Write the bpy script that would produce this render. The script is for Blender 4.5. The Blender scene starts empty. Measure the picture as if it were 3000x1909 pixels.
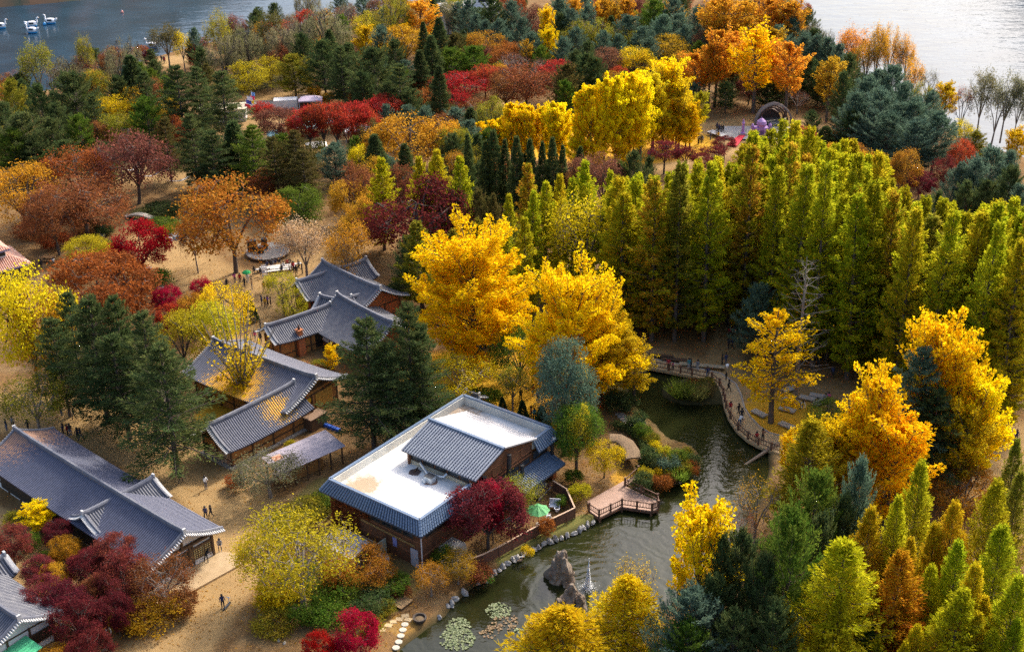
import bpy, math, random
import numpy as np
from mathutils import Vector, Matrix, noise as mnoise

# ------------------------------------------------------------------ scene, camera, sky, sun
SC = bpy.context.scene
COL = SC.collection
R = math.radians
FPX, CAMH, PITCH, ROLL = 3900.0, 84.0, R(26.5), R(1.0)     # focal length in pixels of a 3000 px wide frame
_F = Vector((0, math.cos(PITCH), -math.sin(PITCH)))
_U0 = Vector((0, math.sin(PITCH), math.cos(PITCH)))
_RR = Vector((1, 0, 0)) * math.cos(ROLL) - _U0 * math.sin(ROLL)
_UU = _U0 * math.cos(ROLL) + Vector((1, 0, 0)) * math.sin(ROLL)
cd = bpy.data.cameras.new('camera')
cd.sensor_width = 36.0
cd.lens = 36.0 * FPX / 3000.0
cd.clip_start = 1.0
cd.clip_end = 6000.0
cam = bpy.data.objects.new('camera', cd)
COL.objects.link(cam)
cam.matrix_world = Matrix(((_RR.x, _UU.x, -_F.x, 0), (_RR.y, _UU.y, -_F.y, 0), (_RR.z, _UU.z, -_F.z, CAMH), (0, 0, 0, 1)))
SC.camera = cam

SUN_AZ, SUN_EL = R(40), R(42)            # azimuth from the view axis towards the right
world = bpy.data.worlds.new('World')
SC.world = world
world.use_nodes = True
_nt = world.node_tree
_sky = _nt.nodes.new('ShaderNodeTexSky')
_sky.sky_type = 'NISHITA'
_sky.sun_disc = False
_sky.sun_elevation = SUN_EL
_sky.sun_rotation = SUN_AZ
_sky.air_density = 1.0
_sky.dust_density = 5.0
_sky.ozone_density = 1.0
_bg = _nt.nodes['Background']
_bg.inputs['Strength'].default_value = 0.15
_nt.links.new(_sky.outputs[0], _bg.inputs[0])
sl = bpy.data.lights.new('sun', 'SUN')
sl.energy = 2.0
sl.angle = R(4.0)
sl.color = (1.0, 0.93, 0.82)
sun = bpy.data.objects.new('sun', sl)
COL.objects.link(sun)
_sd = Vector((math.sin(SUN_AZ) * math.cos(SUN_EL), math.cos(SUN_AZ) * math.cos(SUN_EL), math.sin(SUN_EL)))
sun.rotation_euler = _sd.to_track_quat('Z', 'Y').to_euler()
sun.location = _sd * 300
vs = SC.view_settings
vs.view_transform = 'Standard'
vs.look = 'None'
vs.gamma = 1.0
vs.exposure = 1.2
vs.use_curve_mapping = False
SC.cycles.use_denoising = False
SC.cycles.sample_clamp_indirect = 4.0
SC.cycles.max_bounces = 12
SC.cycles.diffuse_bounces = 6
SC.cycles.glossy_bounces = 2
SC.cycles.transmission_bounces = 8
SC.cycles.transparent_max_bounces = 8

# ------------------------------------------------------------------ helpers: places
def ray(u, v):
    return _F + _RR * ((u - 1500.0) / FPX) - _UU * ((v - 954.5) / FPX)
def P(u, v, z=0.0):
    """the point of the level z that lies on this line of sight of the photograph"""
    d = ray(u, v)
    t = (z - CAMH) / d.z
    return Vector((d.x * t, d.y * t, z))
def dist(p):
    return math.sqrt(p.x ** 2 + p.y ** 2 + (p.z - CAMH) ** 2)
rng = np.random.default_rng(7)
rnd = random.Random(11)

# ------------------------------------------------------------------ helpers: materials
MATS = {}
def _mix(nt, fac, a, b, blend='MIX'):
    n = nt.nodes.new('ShaderNodeMix')
    n.data_type = 'RGBA'
    n.blend_type = blend
    for k, val in ((0, fac), (6, a), (7, b)):
        if hasattr(val, 'links') or isinstance(val, bpy.types.NodeSocket):
            nt.links.new(val, n.inputs[k])
        elif k == 0:
            n.inputs[0].default_value = val
        else:
            n.inputs[k].default_value = (*val, 1)
    return n.outputs[2]
def _noise(nt, scale, detail=4, coord='Object', rough=0.6, stretch=None):
    tc = nt.nodes.new('ShaderNodeTexCoord')
    n = nt.nodes.new('ShaderNodeTexNoise')
    n.inputs['Scale'].default_value = scale
    n.inputs['Detail'].default_value = detail
    n.inputs['Roughness'].default_value = rough
    src = tc.outputs[coord]
    if stretch:
        mp = nt.nodes.new('ShaderNodeMapping')
        mp.inputs['Scale'].default_value = stretch
        nt.links.new(src, mp.inputs[0])
        src = mp.outputs[0]
    nt.links.new(src, n.inputs['Vector'])
    return n.outputs[0]
def _ramp(nt, sock, a, b):
    n = nt.nodes.new('ShaderNodeMapRange')
    n.inputs[1].default_value = a
    n.inputs[2].default_value = b
    nt.links.new(sock, n.inputs[0])
    return n.outputs[0]
def _bump(nt, sock, strength, distance=0.05):
    n = nt.nodes.new('ShaderNodeBump')
    n.inputs['Strength'].default_value = strength
    n.inputs['Distance'].default_value = distance
    nt.links.new(sock, n.inputs['Height'])
    return n.outputs[0]
def mat(name, col, col2=None, scale=1.5, rough=0.8, lo=0.35, hi=0.7, bump=0.0, metal=0.0, stretch=None, tint=False, emit=None):
    """a plain surface: base colour with a patchy second colour and some relief"""
    if name in MATS:
        return MATS[name]
    m = bpy.data.materials.new(name)
    m.use_nodes = True
    nt = m.node_tree
    b = nt.nodes['Principled BSDF']
    b.inputs['Roughness'].default_value = rough
    b.inputs['Metallic'].default_value = metal
    base = col
    if tint:
        oi = nt.nodes.new('ShaderNodeObjectInfo')
        base = oi.outputs['Color']
    if col2 is None and not tint:
        col2 = tuple(c * 0.72 for c in col)
    n = _noise(nt, scale, stretch=stretch)
    f = _ramp(nt, n, lo, hi)
    if tint:
        dk = _mix(nt, 1.0, base, (0.72, 0.72, 0.72), 'MULTIPLY')
        c = _mix(nt, f, base, dk)
    else:
        c = _mix(nt, f, base, col2)
    nt.links.new(c, b.inputs['Base Color'])
    if bump:
        n2 = _noise(nt, scale * 6, stretch=stretch)
        nt.links.new(_bump(nt, n2, bump), b.inputs['Normal'])
    if emit:
        b.inputs['Emission Color'].default_value = (*emit[0], 1)
        b.inputs['Emission Strength'].default_value = emit[1]
    MATS[name] = m
    return m

# ------------------------------------------------------------------ helpers: meshes
class MB:
    """collects shapes; build() links them as one mesh object"""
    def __init__(s):
        s.v, s.f, s.m = [], [], []
        s.mi = 0
    def add(s, verts, faces):
        o = len(s.v)
        s.v.extend([tuple(p) for p in verts])
        s.f.extend([tuple(o + i for i in f) for f in faces])
        s.m.extend([s.mi] * len(faces))
        return s
    def box(s, c, size, rz=0.0, M=None, taper=1.0):
        hx, hy, hz = size[0] / 2, size[1] / 2, size[2] / 2
        vs_ = []
        cz, sz = math.cos(rz), math.sin(rz)
        for z in (-1, 1):
            k = taper if z > 0 else 1.0
            for x, y in ((-1, -1), (1, -1), (1, 1), (-1, 1)):
                px, py, pz = x * hx * k, y * hy * k, z * hz
                vs_.append(Vector((c[0] + px * cz - py * sz, c[1] + px * sz + py * cz, c[2] + pz)))
        if M is not None:
            vs_ = [M @ q for q in vs_]
        return s.add(vs_, [(3, 2, 1, 0), (4, 5, 6, 7), (0, 1, 5, 4), (1, 2, 6, 5), (2, 3, 7, 6), (3, 0, 4, 7)])
    def prism(s, poly, z0, z1):
        n = len(poly)
        vs_ = [(p[0], p[1], z0) for p in poly] + [(p[0], p[1], z1) for p in poly]
        fs = [tuple(range(n - 1, -1, -1)), tuple(range(n, 2 * n))] + [(i, (i + 1) % n, n + (i + 1) % n, n + i) for i in range(n)]
        return s.add(vs_, fs)
    def tube(s, pts, rad, n=6, cap=True):
        pts = [Vector(p) for p in pts]
        if not hasattr(rad, '__len__'):
            rad = [rad] * len(pts)
        o = []
        prev = None
        for i, p in enumerate(pts):
            d = (pts[min(i + 1, len(pts) - 1)] - pts[max(i - 1, 0)]).normalized()
            ref = Vector((0, 0, 1)) if abs(d.z) < 0.95 else Vector((1, 0, 0))
            a = d.cross(ref).normalized() if prev is None else (prev - d * prev.dot(d)).normalized()
            prev = a
            b = d.cross(a)
            for k in range(n):
                t = 2 * math.pi * k / n
                o.append(p + (a * math.cos(t) + b * math.sin(t)) * rad[i])
        fs = []
        for i in range(len(pts) - 1):
            for k in range(n):
                fs.append((i * n + k, i * n + (k + 1) % n, (i + 1) * n + (k + 1) % n, (i + 1) * n + k))
        if cap:
            fs.append(tuple(range(n - 1, -1, -1)))
            fs.append(tuple((len(pts) - 1) * n + k for k in range(n)))
        return s.add(o, fs)
    def bar(s, a, b, w, h=None):
        """square bar from a to b"""
        a, b = Vector(a), Vector(b)
        h = h or w
        d = (b - a).normalized()
        up = Vector((0, 0, 1)) if abs(d.z) < 0.95 else Vector((0, 1, 0))
        x = d.cross(up).normalized() * (w / 2)
        y = x.cross(d).normalized() * (h / 2)
        vs_ = [a - x - y, a + x - y, a + x + y, a - x + y, b - x - y, b + x - y, b + x + y, b - x + y]
        return s.add(vs_, [(0, 1, 2, 3), (7, 6, 5, 4), (0, 4, 5, 1), (1, 5, 6, 2), (2, 6, 7, 3), (3, 7, 4, 0)])
    def lathe(s, prof, n=10, c=(0, 0, 0), sx=1.0, sy=1.0):
        vs_, fs = [], []
        for r, z in prof:
            for k in range(n):
                t = 2 * math.pi * k / n
                vs_.append((c[0] + r * math.cos(t) * sx, c[1] + r * math.sin(t) * sy, c[2] + z))
        for i in range(len(prof) - 1):
            for k in range(n):
                fs.append((i * n + k, i * n + (k + 1) % n, (i + 1) * n + (k + 1) % n, (i + 1) * n + k))
        fs.append(tuple(range(n - 1, -1, -1)))
        fs.append(tuple((len(prof) - 1) * n + k for k in range(n)))
        return s.add(vs_, fs)
    def mesh(s, name, mats, smooth=False):
        me = bpy.data.meshes.new(name)
        me.from_pydata([tuple(q) for q in s.v], [], s.f)
        for m in (mats if isinstance(mats, (list, tuple)) else [mats]):
            me.materials.append(m)
        if any(s.m):
            me.polygons.foreach_set('material_index', s.m)
        if smooth:
            me.polygons.foreach_set('use_smooth', [True] * len(me.polygons))
        me.update()
        return me
    def build(s, name, mats, parent=None, smooth=False, loc=None):
        o = bpy.data.objects.new(name, s.mesh(name, mats, smooth))
        COL.objects.link(o)
        o.parent = parent
        if loc is not None:
            o.location = loc
        return o
def link(name, me, parent=None, loc=None, rz=None, scale=None):
    o = bpy.data.objects.new(name, me)
    COL.objects.link(o)
    o.parent = parent
    if loc is not None:
        o.location = loc
    if rz is not None:
        o.rotation_euler = (0, 0, rz)
    if scale is not None:
        o.scale = scale if hasattr(scale, '__len__') else (scale,) * 3
    return o
def tag(o, label, cat, group=None, kind=None):
    if label:
        o['label'] = label
    if cat:
        o['category'] = cat
    if group:
        o['group'] = group
    if kind:
        o['kind'] = kind
    return o
def thing(name, label, cat, loc=(0, 0, 0), rz=0.0, group=None, scale=None):
    o = bpy.data.objects.new(name, None)
    o.empty_display_size = 0.3
    COL.objects.link(o)
    o.location = loc
    o.rotation_euler = (0, 0, rz)
    if scale is not None:
        o.scale = scale if hasattr(scale, '__len__') else (scale,) * 3
    return tag(o, label, cat, group)
def np_mesh(name, V, Q, mat_=None, face_attrs=None):
    """quads from numpy arrays"""
    me = bpy.data.meshes.new(name)
    n, k = len(Q), Q.shape[1]
    me.vertices.add(len(V))
    me.vertices.foreach_set('co', np.ascontiguousarray(V, dtype=np.float32).ravel())
    me.loops.add(n * k)
    me.loops.foreach_set('vertex_index', np.ascontiguousarray(Q, dtype=np.int32).ravel())
    me.polygons.add(n)
    me.polygons.foreach_set('loop_start', np.arange(0, n * k, k, dtype=np.int32))
    if face_attrs:
        for an, av in face_attrs.items():
            a = me.attributes.new(an, 'FLOAT', 'FACE')
            a.data.foreach_set('value', np.ascontiguousarray(av, dtype=np.float32))
    if mat_:
        me.materials.append(mat_)
    me.update(calc_edges=True)
    return me
# ------------------------------------------------------------------ ground, pond, lake, hills
POND_PX = [(1899,1076),(1960,1087),(2027,1102),(2091,1115),(2111,1137),(2120,1163),(2128,1198),(2140,1227),(2163,1262),(2192,1288),(2221,1305),(2259,1320),
 (2262,1380),(2245,1450),(2205,1520),(2160,1590),(2110,1640),(2040,1710),(1950,1800),(1850,1900),(1700,1985),(1400,2010),(1120,1990),
 (1150,1925),(1169,1891),(1220,1855),(1257,1826),(1278,1815),(1297,1800),(1311,1778),(1333,1757),(1355,1735),(1384,1713),(1421,1697),(1444,1682),(1464,1664),(1501,1636),(1537,1618),(1574,1600),
 (1600,1588),(1637,1574),(1672,1562),(1706,1546),(1734,1529),(1747,1517),(1768,1492),(1805,1455),(1850,1420),
 (1880,1415),(1915,1422),(1939,1415),(1977,1405),(2018,1388),(2042,1372),(2048,1345),(2030,1318),(2005,1305),(1960,1293),(1930,1267),(1919,1250),(1896,1232),(1861,1200),(1843,1174),(1832,1139),(1838,1122),(1861,1107),(1896,1084)]
POND_Z, LAKE_Z = -0.55, -1.2
POND = np.array([P(u, v, POND_Z)[:2] for u, v in POND_PX])
SHORE_PX = [(-900,420),(-300,300),(0,262),(130,250),(300,205),(440,152),(600,112),(800,75),(1000,35),(1250,-20),(1750,-110),(2100,-85),(2370,40),(2480,130),(2560,205),(2700,300),(2850,392),(3000,432),(3400,540),(4200,760)]
SHORE = [P(u, v, 0)[:2] for u, v in SHORE_PX]
ISL = np.array(SHORE + [(260, 60), (260, 20), (-260, 20), (-260, 60)])
ISLET = P(2042, 1150, POND_Z)

def sdist(X, Y, poly):
    """signed distance to a polygon, negative inside"""
    d = np.full(X.shape, 1e9)
    inside = np.zeros(X.shape, bool)
    n = len(poly)
    for i in range(n):
        ax, ay = poly[i]
        bx, by = poly[(i + 1) % n]
        ex, ey = bx - ax, by - ay
        t = np.clip(((X - ax) * ex + (Y - ay) * ey) / (ex * ex + ey * ey + 1e-9), 0, 1)
        d = np.minimum(d, np.hypot(X - ax - t * ex, Y - ay - t * ey))
        c = ((ay > Y) != (by > Y)) & (X < (bx - ax) * (Y - ay) / (by - ay + 1e-12) + ax)
        inside ^= c
    return np.where(inside, -d, d)
def pline(X, Y, pts, w):
    """weight 1 near a polyline given by photograph points, falling off past w metres"""
    q = [P(u, v)[:2] for u, v in pts]
    d = np.full(X.shape, 1e9)
    if len(q) == 1:
        d = np.hypot(X - q[0][0], Y - q[0][1])
    for (ax, ay), (bx, by) in zip(q[:-1], q[1:]):
        ex, ey = bx - ax, by - ay
        t = np.clip(((X - ax) * ex + (Y - ay) * ey) / (ex * ex + ey * ey), 0, 1)
        d = np.minimum(d, np.hypot(X - ax - t * ex, Y - ay - t * ey))
    return np.clip((w * 1.25 - d) / (w * 0.5), 0, 1)
xs = np.concatenate([np.arange(-250, -75, 2.5), np.arange(-75, 75, 0.62), np.arange(75, 250, 2.5)])
ys = np.concatenate([np.arange(62, 90, 1.4), np.arange(90, 178, 0.62), np.arange(178, 260, 1.1), np.arange(260, 520, 2.4)])
GX, GY = np.meshgrid(xs, ys)
dp = sdist(GX, GY, POND)
di = sdist(GX, GY, ISL)
dil = (np.hypot((GX - ISLET.x) / 4.2, (GY - ISLET.y) / 3.0) - 1) * 3.0
nz = np.zeros(GX.shape)
for k, (a, b) in enumerate(((0.05, 0.35), (0.13, 0.14), (0.4, 0.05))):
    nz += b * np.sin(GX * a * 1.3 + GY * a * 0.7 + k) * np.cos(GY * a * 1.1 - GX * a * 0.5 + 2 * k)
GZ = np.clip(nz * 0.35, -0.15, 0.2)
GZ = np.where(dp < 1.1, GZ * np.clip(dp / 1.1, 0, 1), GZ)
GZ = GZ - np.clip(-dp + 0.05, 0, 1.6) * 1.35
GZ = np.maximum(GZ, np.where(dil < 0.6, np.clip(-0.15 - dil * 1.1, -1.4, 0.15), -9))
GZ = np.where(di > -6, np.minimum(GZ, -0.05 - np.clip(di + 4, 0, 6) * 0.6), GZ)
sand = np.zeros(GX.shape)
for pts, w, k in [
    ([(430,1990),(520,1860),(620,1720),(700,1600),(735,1530)], 4.2, 1.0), ([(700,1600),(690,1500),(640,1430),(560,1370),(430,1300),(300,1250),(150,1215),(-100,1200)], 4.6, 0.95),
    ([(735,1530),(860,1480),(960,1430)], 2.2, 0.7), ([(60,1700),(70,1600),(30,1530),(-40,1500)], 1.6, 0.9), ([(310,1800),(290,1860)], 2.5, 0.5), ([(60,1590),(160,1650),(230,1700)], 1.3, 0.8),
    ([(470,700),(560,790),(690,850),(790,905)], 5.5, 0.75), ([(790,905),(740,960),(690,1010),(600,1060)], 4.0, 0.8), ([(690,850),(860,790),(1000,720)], 5.0, 0.6),
    ([(1640,1060),(1900,1050),(2110,1100),(2170,1200),(2290,1300),(2350,1340)], 3.4, 0.7), ([(2110,1090),(2140,1010),(2150,900)], 2.6, 0.7), ([(2150,1150),(2450,1180),(2700,1250)], 5.0, 0.5),
    ([(2900,1280),(2960,1420),(3000,1500)], 6.0, 0.6), ([(1700,470),(1900,452),(2100,405),(2290,372)], 9.0, 1.0), ([(1400,352),(1440,330),(1470,300)], 5.0, 0.8),
    ([(420,195),(500,178),(600,160)], 4.0, 0.9), ([(700,330),(900,390),(1050,420)], 14.0, 0.5), ([(150,400),(200,420)], 4, 0.6), ([(420,500),(560,520)], 7, 0.6), ([(860,262),(930,268)], 5, 0.8), ([(1180,760),(1230,790)], 4, .5)]:
    sand = np.maximum(sand, pline(GX, GY, pts, w) * k)
yel = np.zeros(GX.shape)
for pts, w, k in [([(1330,1100),(1450,1095)], 7, 0.8), ([(1480,1170),(1620,1210)], 5.5, 1.0), ([(700,1195),(640,1215)], 3, .8), ([(2290,1235),(2380,1265)], 6, 0.8), ([(1840,1400)], 2.2, 0.5),
    ([(1600,420),(1800,440),(1960,420)], 9, 1.0), ([(300,1830)], 1.8, 0.8), ([(2050,1640)], 5, .6), ([(2600,1330)], 9, .5), ([(1180,1830)], 2, .3)]:
    yel = np.maximum(yel, pline(GX, GY, pts, w) * k)
grn = np.zeros(GX.shape)
for pts, w, k in [([(1600,1575),(1720,1525)], 1.5, 0.9), ([(1480,1640),(1590,1580)], 1.2, 0.8), ([(2042,1150)], 3, 1.0), ([(1900,1250),(1990,1370)], 3, .4), ([(180,1640)], 3, .5), ([(850,1560),(1000,1500)], 2.5, 0.35), ([(430,620),(520,640)], 3, .7),
    ([(830,220),(700,250)], 8, .6), ([(1150,1700),(1050,1760)], 4, .5), ([(950,1420),(880,1480)], 2.0, .6), ([(1750,1100),(1830,1180)], 2.5, .6)]:
    grn = np.maximum(grn, pline(GX, GY, pts, w) * k)
nr, nc = GX.shape
idx = np.arange(nr * nc).reshape(nr, nc)
GQ = np.stack([idx[:-1, :-1], idx[:-1, 1:], idx[1:, 1:], idx[1:, :-1]], -1).reshape(-1, 4)
gme = np_mesh('ground', np.stack([GX, GY, GZ], -1).reshape(-1, 3), GQ)
ga = gme.attributes.new('zone', 'FLOAT_COLOR', 'POINT')
ga.data.foreach_set('color', np.stack([sand, yel, grn, np.clip((0.4 - dp) / 0.8, 0, 1)], -1).astype(np.float32).ravel())
gme.polygons.foreach_set('use_smooth', [True] * len(gme.polygons))
def ground_mat():
    m = bpy.data.materials.new('ground_litter_and_sand')
    m.use_nodes = True
    nt = m.node_tree
    b = nt.nodes['Principled BSDF']
    b.inputs['Roughness'].default_value = 0.95
    b.inputs['Specular IOR Level'].default_value = 0.1
    at = nt.nodes.new('ShaderNodeAttribute')
    at.attribute_name = 'zone'
    sp = nt.nodes.new('ShaderNodeSeparateColor')
    nt.links.new(at.outputs['Color'], sp.inputs[0])
    n1, n2, n3 = _noise(nt, 0.35, 6), _noise(nt, 2.2, 6, rough=0.75), _noise(nt, 9.0, 3, rough=0.8)
    def soft(ch, lo, hi):
        add = nt.nodes.new('ShaderNodeMath'); add.operation = 'MULTIPLY_ADD'
        nt.links.new(n2, add.inputs[0]); add.inputs[1].default_value = 0.55
        nt.links.new(ch, add.inputs[2])
        return _ramp(nt, add.outputs[0], lo, hi)
    litter = _mix(nt, _ramp(nt, n2, 0.4, 0.62), (0.12, 0.068, 0.03), (0.19, 0.105, 0.045))
    litter = _mix(nt, _ramp(nt, n3, 0.55, 0.72), litter, (0.34, 0.17, 0.055))
    litter = _mix(nt, _ramp(nt, n1, 0.45, 0.7), litter, (0.21, 0.14, 0.07))
    n4 = _noise(nt, 26.0, 2, rough=0.6)
    litter = _mix(nt, _ramp(nt, n4, 0.6, 0.66), litter, (0.46, 0.27, 0.07))
    litter = _mix(nt, _ramp(nt, n4, 0.40, 0.34), litter, (0.09, 0.05, 0.025))
    sandc = _mix(nt, _ramp(nt, n1, 0.35, 0.7), (0.34, 0.22, 0.095), (0.26, 0.165, 0.07))
    sandc = _mix(nt, _ramp(nt, n3, 0.5, 0.8), sandc, (0.40, 0.265, 0.12))
    sandc = _mix(nt, _ramp(nt, n3, 0.63, 0.72), sandc, (0.27, 0.14, 0.05))
    sandc = _mix(nt, _ramp(nt, n4, 0.66, 0.7), sandc, (0.22, 0.12, 0.05))
    c = _mix(nt, soft(sp.outputs[0], 0.45, 0.95), litter, sandc)
    yc = _mix(nt, _ramp(nt, n3, 0.42, 0.6), (0.62, 0.34, 0.02), (0.40, 0.22, 0.03))
    c = _mix(nt, soft(sp.outputs[1], 0.5, 0.9), c, yc)
    gc = _mix(nt, _ramp(nt, n3, 0.4, 0.6), (0.09, 0.11, 0.03), (0.17, 0.14, 0.04))
    c = _mix(nt, soft(sp.outputs[2], 0.6, 1.0), c, gc)
    c = _mix(nt, at.outputs['Alpha'], c, (0.05, 0.045, 0.02))
    nt.links.new(c, b.inputs['Base Color'])
    nt.links.new(_bump(nt, n3, 0.6, 0.08), b.inputs['Normal'])
    return m
gme.materials.append(ground_mat())
ground = link('ground', gme)
tag(ground, 'sandy island ground with fallen leaves, paths and pond banks', 'ground', kind='structure')

def water_mat(name, deep, ripple, ring=None, ior=1.33, rough=0.04, bumpd=0.05, wave=None):
    m = bpy.data.materials.new(name)
    m.use_nodes = True
    nt = m.node_tree
    b = nt.nodes['Principled BSDF']
    b.inputs['Roughness'].default_value = rough
    b.inputs['IOR'].default_value = ior
    n0 = _noise(nt, 0.08, 3)
    nt.links.new(_mix(nt, _ramp(nt, n0, .4, .65), deep, tuple(k * 1.5 for k in deep)), b.inputs['Base Color'])
    h = None
    for sc, wgt, st in ripple:
        n = _noise(nt, sc, 3, stretch=st, rough=0.5)
        mu = nt.nodes.new('ShaderNodeMath'); mu.operation = 'MULTIPLY_ADD'
        nt.links.new(n, mu.inputs[0]); mu.inputs[1].default_value = wgt
        if h is not None:
            nt.links.new(h, mu.inputs[2])
        else:
            mu.inputs[2].default_value = 0
        h = mu.outputs[0]
    for (cx, cy, k, amp, fall) in (ring or []):
        tc = nt.nodes.new('ShaderNodeTexCoord')
        sub = nt.nodes.new('ShaderNodeVectorMath'); sub.operation = 'SUBTRACT'
        nt.links.new(tc.outputs['Object'], sub.inputs[0]); sub.inputs[1].default_value = (cx, cy, 0)
        ln = nt.nodes.new('ShaderNodeVectorMath'); ln.operation = 'LENGTH'
        nt.links.new(sub.outputs[0], ln.inputs[0])
        nn = _noise(nt, 0.25, 2)
        wob = nt.nodes.new('ShaderNodeMath'); wob.operation = 'MULTIPLY_ADD'
        nt.links.new(nn, wob.inputs[0]); wob.inputs[1].default_value = 4.5; nt.links.new(ln.outputs['Value'], wob.inputs[2])
        mk = nt.nodes.new('ShaderNodeMath'); mk.operation = 'MULTIPLY'
        nt.links.new(wob.outputs[0], mk.inputs[0]); mk.inputs[1].default_value = k
        sn = nt.nodes.new('ShaderNodeMath'); sn.operation = 'SINE'
        nt.links.new(mk.outputs[0], sn.inputs[0])
        fa = nt.nodes.new('ShaderNodeMapRange'); fa.inputs[1].default_value = 0; fa.inputs[2].default_value = fall; fa.inputs[3].default_value = amp; fa.inputs[4].default_value = 0
        nt.links.new(ln.outputs['Value'], fa.inputs[0])
        mm = nt.nodes.new('ShaderNodeMath'); mm.operation = 'MULTIPLY_ADD'
        nt.links.new(sn.outputs[0], mm.inputs[0]); nt.links.new(fa.outputs[0], mm.inputs[1]); nt.links.new(h, mm.inputs[2])
        h = mm.outputs[0]
    nt.links.new(_bump(nt, h, 1.0, bumpd), b.inputs['Normal'])
    return m
FOUNT = P(1722, 1722, POND_Z)
pb = MB()
c0 = np.array(POND).mean(0)
mnx, mny = POND.min(0) - 1.5
mxx, mxy = POND.max(0) + 1.5
pb.add([(mnx, mny, POND_Z), (mxx, mny, POND_Z), (mxx, mxy, POND_Z), (mnx, mxy, POND_Z)], [(0, 1, 2, 3)])
pond = pb.build('pond_water', water_mat('pond_water', (0.014, 0.016, 0.005), [(0.9, 1.0, (1, 1.6, 1)), (2.6, 0.4, None)], ring=[(FOUNT.x, FOUNT.y, 5.0, 0.22, 34)], bumpd=0.032, ior=1.42))
tag(pond, 'dark green pond water with ripples round the fountain', 'water', kind='structure')
lb = MB()
lb.add([(-3500, -500, LAKE_Z), (3500, -500, LAKE_Z), (3500, 4500, LAKE_Z), (-3500, 4500, LAKE_Z)], [(0, 1, 2, 3)])
lake = lb.build('lake_water', water_mat('lake_water', (0.012, 0.03, 0.05), [(0.22, 1.0, (0.6, 1.5, 1)), (0.9, 0.35, (0.7, 1.5, 1))], bumpd=0.14, ior=1.33, rough=0.06))
tag(lake, 'wide blue lake water around the island', 'water', kind='structure')

# wooded hills on the far shores; the lake mirrors them
def hill_mat():
    m = bpy.data.materials.new('far_wooded_slope')
    m.use_nodes = True
    nt = m.node_tree
    b = nt.nodes['Principled BSDF']
    b.inputs['Roughness'].default_value = 0.95
    c = _mix(nt, _ramp(nt, _noise(nt, 0.02, 5), .4, .6), (0.05, 0.05, 0.03), (0.13, 0.07, 0.04))
    c = _mix(nt, _ramp(nt, _noise(nt, 0.11, 4), .45, .6), c, (0.035, 0.05, 0.035))
    nt.links.new(c, b.inputs['Base Color'])
    return m
HM = hill_mat()
def hills(name, label, foot, height, depth, seed):
    """a long ridge behind a foot line of world points"""
    r_ = np.random.default_rng(seed)
    pts = np.array(foot, float)
    seg = np.r_[0, np.cumsum(np.hypot(*np.diff(pts, axis=0).T))]
    S = np.arange(0, seg[-1], 9.0)
    fx, fy = np.interp(S, seg, pts[:, 0]), np.interp(S, seg, pts[:, 1])
    hh = np.interp(S, seg, height)
    tx, ty = np.gradient(fx), np.gradient(fy)
    ln = np.hypot(tx, ty)
    nx, ny = -ty / ln, tx / ln
    T = np.linspace(0, 1, 30)
    V = []
    for t in T:
        prof = math.sin(min(t * 1.25, 1) * math.pi / 2) if t < 0.8 else 1 - (t - 0.8) * 1.5
        j = r_.normal(0, 1, len(S))
        z = LAKE_Z - 1 + hh * prof * (1 + 0.10 * np.sin(S / 70 + 3 * t + seed) + 0.06 * np.sin(S / 23 - 5 * t)) + (t > 0) * (3.0 + j * 2.2)
        V.append(np.stack([fx + nx * depth * t + j * 2 * (t > 0), fy + ny * depth * t, z], -1))
    V = np.concatenate(V)
    n = len(S)
    ii = np.arange(len(V)).reshape(len(T), n)
    Q = np.stack([ii[:-1, :-1], ii[:-1, 1:], ii[1:, 1:], ii[1:, :-1]], -1).reshape(-1, 4)
    o = link(name, np_mesh(name, V, Q, HM))
    return tag(o, label, 'hill', kind='structure')
_fa = [P(u, v, LAKE_Z)[:2] for u, v in ((-2500, 330), (-700, 95), (0, 24), (260, 2), (600, -60), (1000, -160))]
hills('far_hill', 'autumn wooded hill across the lake', [(-900, 120)] + _fa + [(-60, 900), (20, 1500)], [150, 150, 150, 130, 120, 100, 55, 40, 60], 300, 1)
hills('far_hill', 'dark wooded hill across the wide bright water', [(120, 900), (150, 760), (190, 640), (250, 560), (360, 480), (520, 360), (720, 120)], [15, 60, 140, 230, 280, 270, 220], 320, 2)
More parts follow.
